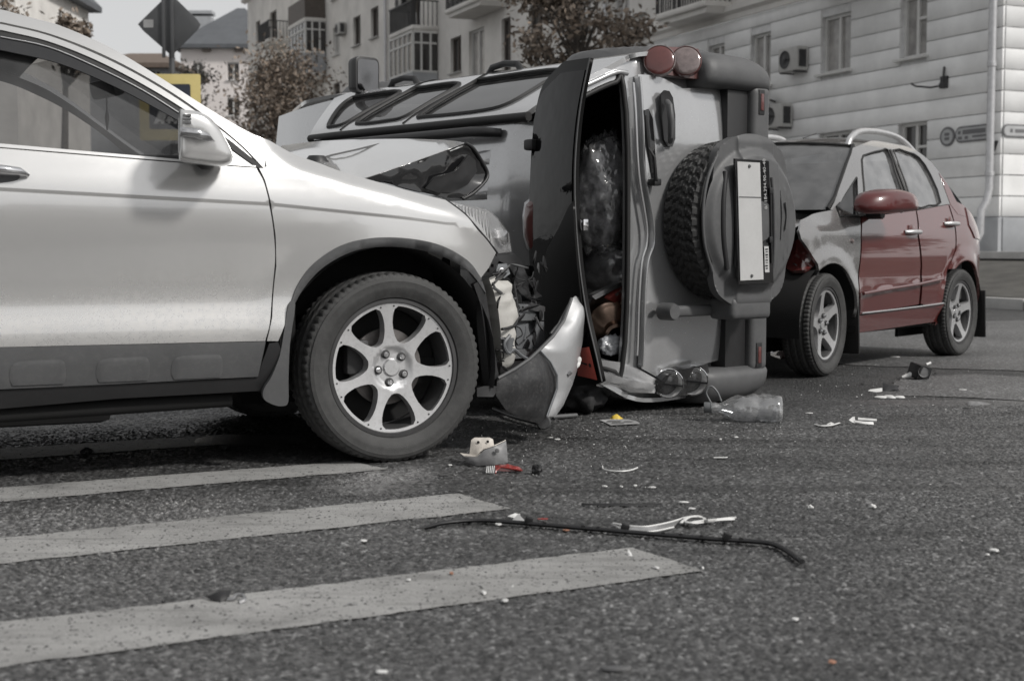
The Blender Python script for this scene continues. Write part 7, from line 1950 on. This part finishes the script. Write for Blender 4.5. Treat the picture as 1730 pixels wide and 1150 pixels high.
for k, (px, py, w, d, m, lab) in enumerate(SH):
    shard(px, py, w, d, m, lab, h=.003 if w > 8 else .004, ang=(k*37) % 24 - 12, seed=k)
def lump(px, py, w, m, label, seed, hgt=.7, name='pebble', cat='pebble'):
    p = ground(px, py); r = w*p[1]/F_PX/2
    bm = bmesh.new(); bmesh.ops.create_icosphere(bm, subdivisions=3, radius=1)
    for v in bm.verts:
        d = v.co.copy(); k = 1 + .5*noise.noise(d*1.8 + Vector((seed, 0, 0))); v.co = Vector((d.x*r*k, d.y*r*k, (d.z*hgt*k + hgt*.8)*r))
    o = from_bm(name, bm, m, None, smooth=True, angle=40); o.location = (p[0], p[1], .004 if p[1] < 7.3 else 0); return tag(o, label, cat)
lump(1369, 861, 10, W_, 'round white pebble in the open road right of the black trim', 1)
lump(1475, 860, 11, W_, 'white crumb with a dark side far right of the round pebble', 9)
lump(146, 768, 18, B_, 'black lump on the far stripe below the white car door', 4, .6, 'rubber_lump', 'lump')
lump(907, 803, 18, B_, 'black folded clip right of the red lens piece', 14, 1.1, 'black_clip', 'clip')
# --- grey lamp shell with its cream inside and two screw holes
t, p = gthing('lamp_shell', 'broken grey plastic shell with a cream bracket, right of the front wheel', 'plastic shell', 818, 788)
GF = Frame((p[0], p[1], 0), (1, 0, 0), (0, 1, 0), (0, 0, 1))
ppanel('outer_shell', GF, 1, [(777, 768, .02), (786, 774, -.02), (806, 774, -.03), (818, 762, -.03), (836, 756, -.02), (855, 747, .02), (857, 765, .0), (858, 783, -.01), (838, 787, -.03), (805, 789, -.03), (790, 783, -.02), (780, 775, .0)], MATS['shard_grey'], t, step=4, thick=.003, bulge=.012)
ppanel('shell_rim', GF, 1, [(777, 767, .022), (784, 772, .0), (806, 773, -.02), (817, 761, -.02), (836, 755, -.012), (855, 746, .03), (830, 762, .06), (800, 770, .05)], MATS['shell_inner'], t, step=5, thick=.003)
ppanel('bracket', GF, 1, [(793, 770, .04), (796, 745, .05), (802, 741, .055), (827, 741, .055), (833, 744, .055), (835, 757, .05), (820, 766, .03), (812, 773, .02)], MATS['shell_inner'], t, step=4, thick=.012, bulge=.008, wob=.006, wsc=50)
for a, b in ((808, 749), (824, 748)): lathe('screw_hole', [(0, 0), (.0055, .0005)], MATS['void'], t, 10, tuple(GF.on(a, b, 1, .036)))
lathe('boss', [(0, -.006), (.007, -.005), (.009, 0)], G_, t, 10, tuple(GF.on(840, 763, 1, -.035)))
# --- red lens with ribbed clear end
t, p = gthing('red_lens', 'broken red lens with a ribbed clear end below the grey shell', 'lens fragment', 850, 800)
GF = Frame((p[0], p[1], 0), (1, 0, 0), (0, 1, 0), (0, 0, 1))
ppanel('red_lens_piece', GF, 1, [(837, 788, .02), (858, 786, .03), (878, 791, .03), (883, 796, .0), (876, 795, -.01), (858, 792, -.01), (846, 790, -.01), (838, 796, -.02), (836, 802, -.03)], MATS['shard_red'], t, step=4, thick=.004, bulge=.006)
ppanel('red_lens_face', GF, 1, [(840, 797, -.012), (846, 791, -.006), (858, 792, -.004), (882, 796, .005), (880, 798, .0), (850, 798, -.01)], MATS['lamp_red'], t, step=5, thick=.004)
ppanel('clear_end', GF, 1, [(824, 791, .01), (830, 788, .02), (837, 788, .02), (836, 802, -.03), (822, 801, -.03), (819, 798, -.01)], MATS['lens'], t, step=5, thick=.004)
for k in range(5): tube('rib', [GF.on(823 + k*3, 790 - k*.3, 1, .008), GF.on(821.5 + k*3, 801, 1, -.034)], .0016, MATS['shard_white'], t, 5)
# --- long black window trim with clips
t, p = gthing('window_trim', 'long black rubber window trim with clips lying across the road, bent at its right end', 'trim strip', 1040, 900)
cl = [(703, 896), (722, 892), (745, 886), (780, 882), (820, 881), (865, 884), (900, 887), (960, 892), (1040, 899), (1100, 904), (1160, 909), (1225, 914), (1262, 916), (1300, 920), (1322, 928), (1340, 940), (1355, 951)]
P_ = crom([gl(a, b, p, .012) for a, b in cl], 5)
n_ = len(P_)
tube('strip', P_, [.002 + .006*min(1, i/8) for i in range(n_)], MATS['shard_black'], t, 8, flat=.75)
tube('lip', [(q[0], q[1] + .013, .006) for q in P_[4:]], .004, MATS['rubber_black'], t, 6)
for a, b in ((893, 884), (1056, 896), (1228, 912)):
    q = gl(a, b, p, .016); box('clip', (.022, .016, .022), (q[0], q[1], .02), B_, t, bevel=.004, rot=(.2, .3, .2))
for a in (920, 985, 1010, 1120, 1150, 1185, 1252):
    b = np.interp(a, [c[0] for c in cl], [c[1] for c in cl]); q = gl(a, b-1.5, p, .02); box('tooth', (.010, .006, .006), (q[0], q[1], .022), B_, t)
# --- black strip, clear curved trim, clear strip, twisted white metal
t, p = gthing('black_strip', 'short flat black strip above the long black trim', 'trim strip', 1050, 857)
loft('strip', [[(x, y + .03*(x/.2)**2*.3, z) for y, z in ((-w_, .002), (w_, .002), (w_*.6, .008), (-w_*.6, .008))] for x, w_ in ((-.125, .001), (-.11, .005), (-.05, .009), (.02, .010), (.08, .007), (.125, .001))], B_, t)
t, p = gthing('clear_trim', 'curved clear plastic trim in the middle of the road', 'trim strip', 1045, 796)
Q = crom([gl(a, b, p, .006) for a, b in ((1018, 789), (1019, 794), (1030, 797), (1050, 798), (1066, 796), (1077, 792))], 4)
tube('edge', Q, .003, W_, t, 6); mesh('web', [v for q in Q for v in ((q[0], q[1], .004), (q[0]*.9, q[1] + .03, .012))], [(2*i, 2*i+2, 2*i+3, 2*i+1) for i in range(len(Q)-1)], MATS['lens'], t)
t, p = gthing('clear_strip', 'long clear plastic strip lying against the black trim', 'trim strip', 1090, 894)
Q0 = crom([gl(a, b, p, .004) for a, b in ((1037, 889), (1055, 898), (1080, 902), (1110, 899), (1138, 893))], 5); Q1 = crom([gl(a, b, p, .012) for a, b in ((1036, 886), (1060, 890), (1090, 892), (1125, 886), (1150, 879))], 5)
mesh('sheet', list(Q0) + list(Q1), [(i, i+1, len(Q0)+i+1, len(Q0)+i) for i in range(len(Q0)-1)], glass('milky_clear', .75, dirt=.22, dirtcol=.6), t)
for Q in (Q0, Q1): tube('edge', Q, .0028, W_, t, 5)
t, p = gthing('twisted_metal', 'twisted white metal strip right of the clear strip', 'metal strip', 1195, 883)
for k, pts in enumerate((((1150, 886), (1165, 876), (1188, 877), (1196, 882), (1243, 877)), ((1152, 882), (1170, 886), (1190, 884), (1215, 880), (1240, 879)), ((1150, 878), (1175, 874), (1186, 876)), ((1158, 887), (1178, 883), (1200, 881)))):
    tube('strand', crom([gl(a, b, p, .008 + .006*(i % 2)) for i, (a, b) in enumerate(pts)], 4), [.004]*1 + [.006]*(len(pts)*4-5) + [.004, .002], W_, t, 5, flat=.5)
# --- white wedge with grey side on the trim, shard on stripe
t, p = gthing('white_wedge', 'white and grey plastic wedge resting on the black trim', 'shard', 872, 881)
GF = Frame((p[0], p[1], 0), (1, 0, 0), (0, 1, 0), (0, 0, 1))
ppanel('white_face', GF, 1, [(857, 874, .02), (870, 869, .03), (879, 871, .03), (868, 877, .0)], W_, t, step=5, thick=.004); ppanel('grey_face', GF, 1, [(864, 882, -.01), (876, 870, .02), (887, 882, -.005), (875, 884, -.02)], MATS['paper'], t, step=5, thick=.004)
t, p = gthing('upright_shard', 'upright bent white shard on the nearest stripe', 'shard', 1064, 942)
GF = Frame((p[0], p[1], 0), (1, 0, 0), (0, 1, 0), (0, 0, 1))
ppanel('shard', GF, 1, [(1059, 938, .01), (1062, 930, .02), (1066, 936, .01), (1069, 942, .0), (1066, 945, -.01), (1061, 942, .0)], W_, t, step=3, thick=.004, bulge=.004)
# --- black clip with metal tongue on the nearest stripe
t, p = gthing('clip_bracket', 'black pointed clip with a metal tongue on the nearest stripe', 'clip', 378, 1018)
GF = Frame((p[0], p[1], 0), (1, 0, 0), (0, 1, 0), (0, 0, 1))
ppanel('blade', GF, 1, [(341, 1007, .02), (352, 1010, .0), (372, 999, .02), (391, 1000, .03), (386, 1014, -.005), (372, 1020, -.02), (356, 1016, -.01)], MATS['shard_black'], t, step=5, thick=.004, bulge=.008)
tube('tongue', crom([GF.on(a, b, 1, y_) for a, b, y_ in ((385, 1016, -.01), (395, 1014, -.01), (400, 1008, 0), (410, 1009, .0), (413, 1016, -.02), (404, 1021, -.03))], 4), .005, MATS['steel'], t, 6)
# --- flat grey piece at the bottom
t, p = gthing('flat_cap', 'flat oval grey cap at the bottom of the picture', 'cap', 1040, 1136)
loft('cap', [[(.030*k*math.cos(a), .012*k*math.sin(a), z) for a in np.linspace(0, 2*math.pi, 20)[:-1]] for k, z in ((1.0, .001), (1.02, .004), (.92, .007), (.6, .008))], MATS['plastic_grey'], t, angle=60)
# --- yellow scrap on paper
t, p = gthing('paper_sheet', 'grey printed sheet lying on the road in front of the boot', 'sheet', 1048, 714)
V = [gl(a, b, p, z) for a, b, z in ((1013, 711, .012), (1030, 709.5, .006), (1060, 709.5, .004), (1076, 713, .004), (1082, 717.5, .006), (1060, 718.5, .004), (1032, 720, .004), (1022, 715, .004))]
mesh('sheet', V, [(0, 1, 7), (1, 6, 7), (1, 2, 5, 6), (2, 3, 4, 5)], MATS['paper'], t, False)
for a, b, c, d in ((1026, 712, 1050, 713), (1034, 715, 1056, 715.6), (1054, 712.5, 1070, 713.5)):
    q = gl((a+c)/2, (b+d)/2, p, .009); box('print_block', (abs(gl(c, d, p)[0] - gl(a, b, p)[0]), .02, .0008), q, G_, t)
t, p = gthing('yellow_scrap', 'crumpled yellow scrap behind the grey printed sheet', 'scrap', 1043, 710)
GF = Frame((p[0], p[1], 0), (1, 0, 0), (0, 1, 0), (0, 0, 1))
ppanel('scrap', GF, 1, [(1030, 709.5, .0), (1034, 705, .01), (1038, 702.5, .02), (1044, 702.5, .02), (1049, 706, .015), (1053, 708.5, .01), (1046, 710, -.01), (1036, 710, -.01)], MATS['yellow_scrap'], t, step=3, thick=.003, bulge=.012, wob=.008, wsc=60)
# --- right hand scraps
t, p = gthing('white_bracket', 'broken white plastic bracket on the road to the right of the water bottle', 'bracket', 1455, 718)
GF = Frame((p[0], p[1], 0), (1, 0, 0), (0, 1, 0), (0, 0, 1))
ppanel('corner', GF, 1, [(1434, 711, .0), (1440, 706, .02), (1444, 705, .02), (1445, 716, -.01), (1440, 715, -.01)], W_, t, step=4, thick=.006)
tube('bar', [GF.on(1449, 710, 1, .03), GF.on(1481, 712, 1, .02)], [.010, .008], W_, t, 6); tube('bar', [GF.on(1443, 714, 1, .0), GF.on(1460, 717, 1, -.01), GF.on(1474, 718, 1, .0)], [.008, .010, .012], W_, t, 6)
ppanel('foot', GF, 1, [(1458, 718, -.01), (1474, 716, .0), (1472, 723, -.02), (1462, 722, -.02)], G_, t, step=5, thick=.006)
t, p = gthing('curved_sliver', 'curved white sliver left of the white bracket', 'shard', 1397, 719)
tube('rim', crom([gl(a, b, p, .006) for a, b in ((1376, 718), (1388, 721), (1404, 720), (1418, 716))], 4), [.004]*4 + [.008]*5 + [.006]*4, W_, t, 6, flat=.5)
ppanel('flake', Frame((p[0], p[1], 0), (1, 0, 0), (0, 1, 0), (0, 0, 1)), 1, [(1396, 718, .02), (1404, 714.5, .03), (1410, 717, .02), (1402, 719, .01)], W_, t, step=4, thick=.004)
t, p = gthing('trim_piece', 'black and white broken trim piece standing on the road in front of the red car', 'trim piece', 1494, 662)
GF = Frame((p[0], p[1], 0), (1, 0, 0), (0, 1, 0), (0, 0, 1))
ppanel('white_face', GF, 1, [(1466, 660, .0), (1470, 657.5, .02), (1490, 655, .04), (1494, 657, .03), (1490, 661, .0), (1480, 662, -.02)], W_, t, step=5, thick=.006)
ppanel('black_face', GF, 1, [(1492, 646, .08), (1502, 648, .08), (1519, 651, .08), (1516, 655, .05), (1520, 660, .02), (1510, 658, .02), (1500, 661, .0), (1491, 661, .0)], B_, t, step=5, thick=.01, bulge=.01)
t, p = gthing('white_clip', 'small white flower shaped clip below the black and white trim piece', 'clip', 1503, 672)
for k, (dx, dy, a) in enumerate(((0, .02, .03), (-.05, -.01, .035), (.05, -.01, .03), (0, -.03, .025))):
    lathe('petal', [(0, .012), (a*.7, .012), (a, .006), (a, .002)], W_, t, 12, (dx, dy, 0), 'Z')
t, p = gthing('lamp_socket', 'broken black lamp socket with a white tip beyond the trim piece', 'socket', 1553, 641)
box('socket', (.10, .10, .09), (0, 0, .05), B_, t, rot=(.2, .2, .5), bevel=.012); lathe('opening', [(0, .0), (.03, .002), (.035, -.004)], G_, t, 14, (.01, -.062, .055)); tube('tip', [(-.05, 0, .03), (-.11, -.01, .015)], [.02, .008], W_, t, 8); tube('tip', [(.05, .03, .09), (.08, .04, .10)], .008, W_, t, 6)
t, p = gthing('black_wedge', 'flat black plastic wedge at the right side of the road', 'plastic piece', 1652, 685)
GF = Frame((p[0], p[1], 0), (1, 0, 0), (0, 1, 0), (0, 0, 1))
ppanel('wedge', GF, 1, [(1635, 677, .06), (1655, 678, .06), (1673, 682, .04), (1672, 685, .0), (1650, 687, -.02), (1635, 687, -.02)], G_, t, step=5, thick=.008, bulge=.006); tube('edge', [GF.on(1634, 687, 1, -.022), GF.on(1655, 687, 1, -.022), GF.on(1673, 684, 1, .0)], .005, B_, t, 5)
# --- big water bottle on its side
glass('pet', (0.84, 0.85, 0.86), rough=0.13, dirt=0.10, dirtcol=.85, ior=2.6)
p0b = ground(1200, 712); p1b = ground(1322, 714)
axb = Vector(p1b - p0b); Lb = axb.length; axb.normalize()
t = thing('water_bottle', 'large clear plastic water bottle with a handle lying on the road', 'bottle', loc=tuple(p0b), rz=math.atan2(axb.y, axb.x))
rb_ = .066
prof = [(.0, -.012), (.024, -.012), (.026, 0), (.026, .025), (.022, .03), (.022, .04), (.030, .06), (.052, .095), (.064, .125), (rb_, .15), (rb_-.004, .16), (rb_, .17), (rb_, .20), (rb_-.006, .215), (rb_-.006, .225), (rb_, .24), (rb_, .275), (rb_-.004, .285), (rb_, .295), (rb_, Lb-.02), (.058, Lb-.004), (.04, Lb), (0, Lb-.012)]
V = []; sg_ = 36
for k in range(sg_):
    a = 2*math.pi*k/sg_
    for j, (r, h) in enumerate(prof):
        w = 1 + (.16*noise.noise(Vector((h*16, math.cos(a)*1.6, math.sin(a)*1.6))) + .08*noise.noise(Vector((h*50, math.cos(a)*4, math.sin(a)*4)))) * (1 if j > 8 else 0)
        V.append((h, r*w*math.cos(a), max(.002, rb_ + r*w*math.sin(a)*(.95))))
n_ = len(prof); Fc = [(k*n_+j, k*n_+j+1, ((k+1) % sg_)*n_+j+1, ((k+1) % sg_)*n_+j) for k in range(sg_) for j in range(n_-1)]
mesh('body', V, Fc, MATS['pet'], t)
lathe('cap', [(0, -.03), (.024, -.03), (.026, -.026), (.026, .0), (.028, .001), (.028, .006)], mat('cap_grey', (.14, .145, .15), .4), t, 24, (0, 0, rb_), 'X')
tube('handle', crom([(.0, .0, rb_ + .026), (-.02, .0, rb_ + .07), (.0, .0, rb_ + .10), (.03, .0, rb_ + .075), (.05, .0, rb_ + .03)], 5), .005, MATS['cap_grey'], t, 6)
V = []; 
for k in range(24):
    a = math.pi*(1.06 + .88*k/23)
    V += [(.06, rb_*.80*math.cos(a), rb_ + rb_*.84*math.sin(a)*.93), (Lb-.03, rb_*.86*math.cos(a), rb_ + rb_*.86*math.sin(a)*.93)]
mesh('water_left', V, [(2*i, 2*i+2, 2*i+3, 2*i+1) for i in range(23)], MATS['clear_film'], t)
# --- crumbs of glass and grit over the road: nobody could count them
V = []; Fc = []
rg = np.random.default_rng(5)
def crumb(x, y, s):
    b = len(V); q = rg.normal(size=(4, 3))*s*.6; q[:, 2] = np.abs(q[:, 2])*.8
    q[3, 2] += s*.5
    zb = .0055 if y < 7.3 else .001; V.extend([(x + a[0], y + a[1], a[2] + zb) for a in q]); Fc.extend([(b, b+1, b+2), (b, b+1, b+3), (b+1, b+2, b+3), (b, b+2, b+3)])
for _ in range(1000):
    px = rg.normal(1030, 200); py = 700 + abs(rg.normal(0, 60)); 
    if px > 1740 or px < 700: continue
    q = ground(px, py); crumb(q[0], q[1], rg.uniform(.0012, .0042)**1.0)
for _ in range(220):
    q = ground(rg.uniform(20, 1720), rg.uniform(700, 1140)); crumb(q[0], q[1], rg.uniform(.001, .003))
for _ in range(160):
    q = ground(rg.uniform(1330, 1720), rg.uniform(612, 700)); crumb(q[0], q[1], rg.uniform(.003, .007))
o = mesh('glass_crumbs', V, Fc, W_, None, False); tag(o, 'tiny white glass crumbs scattered over the road', 'glass crumbs', kind='stuff')
V = []; Fc = []
for _ in range(700):
    q = ground(rg.uniform(0, 1730), 640 + 500*rg.uniform(0, 1)**1.3); crumb(q[0], q[1], rg.uniform(.002, .005))
o = mesh('grit', V, Fc, MATS['shard_grey'], None, False); tag(o, 'dark grit lying on the asphalt', 'grit', kind='stuff')
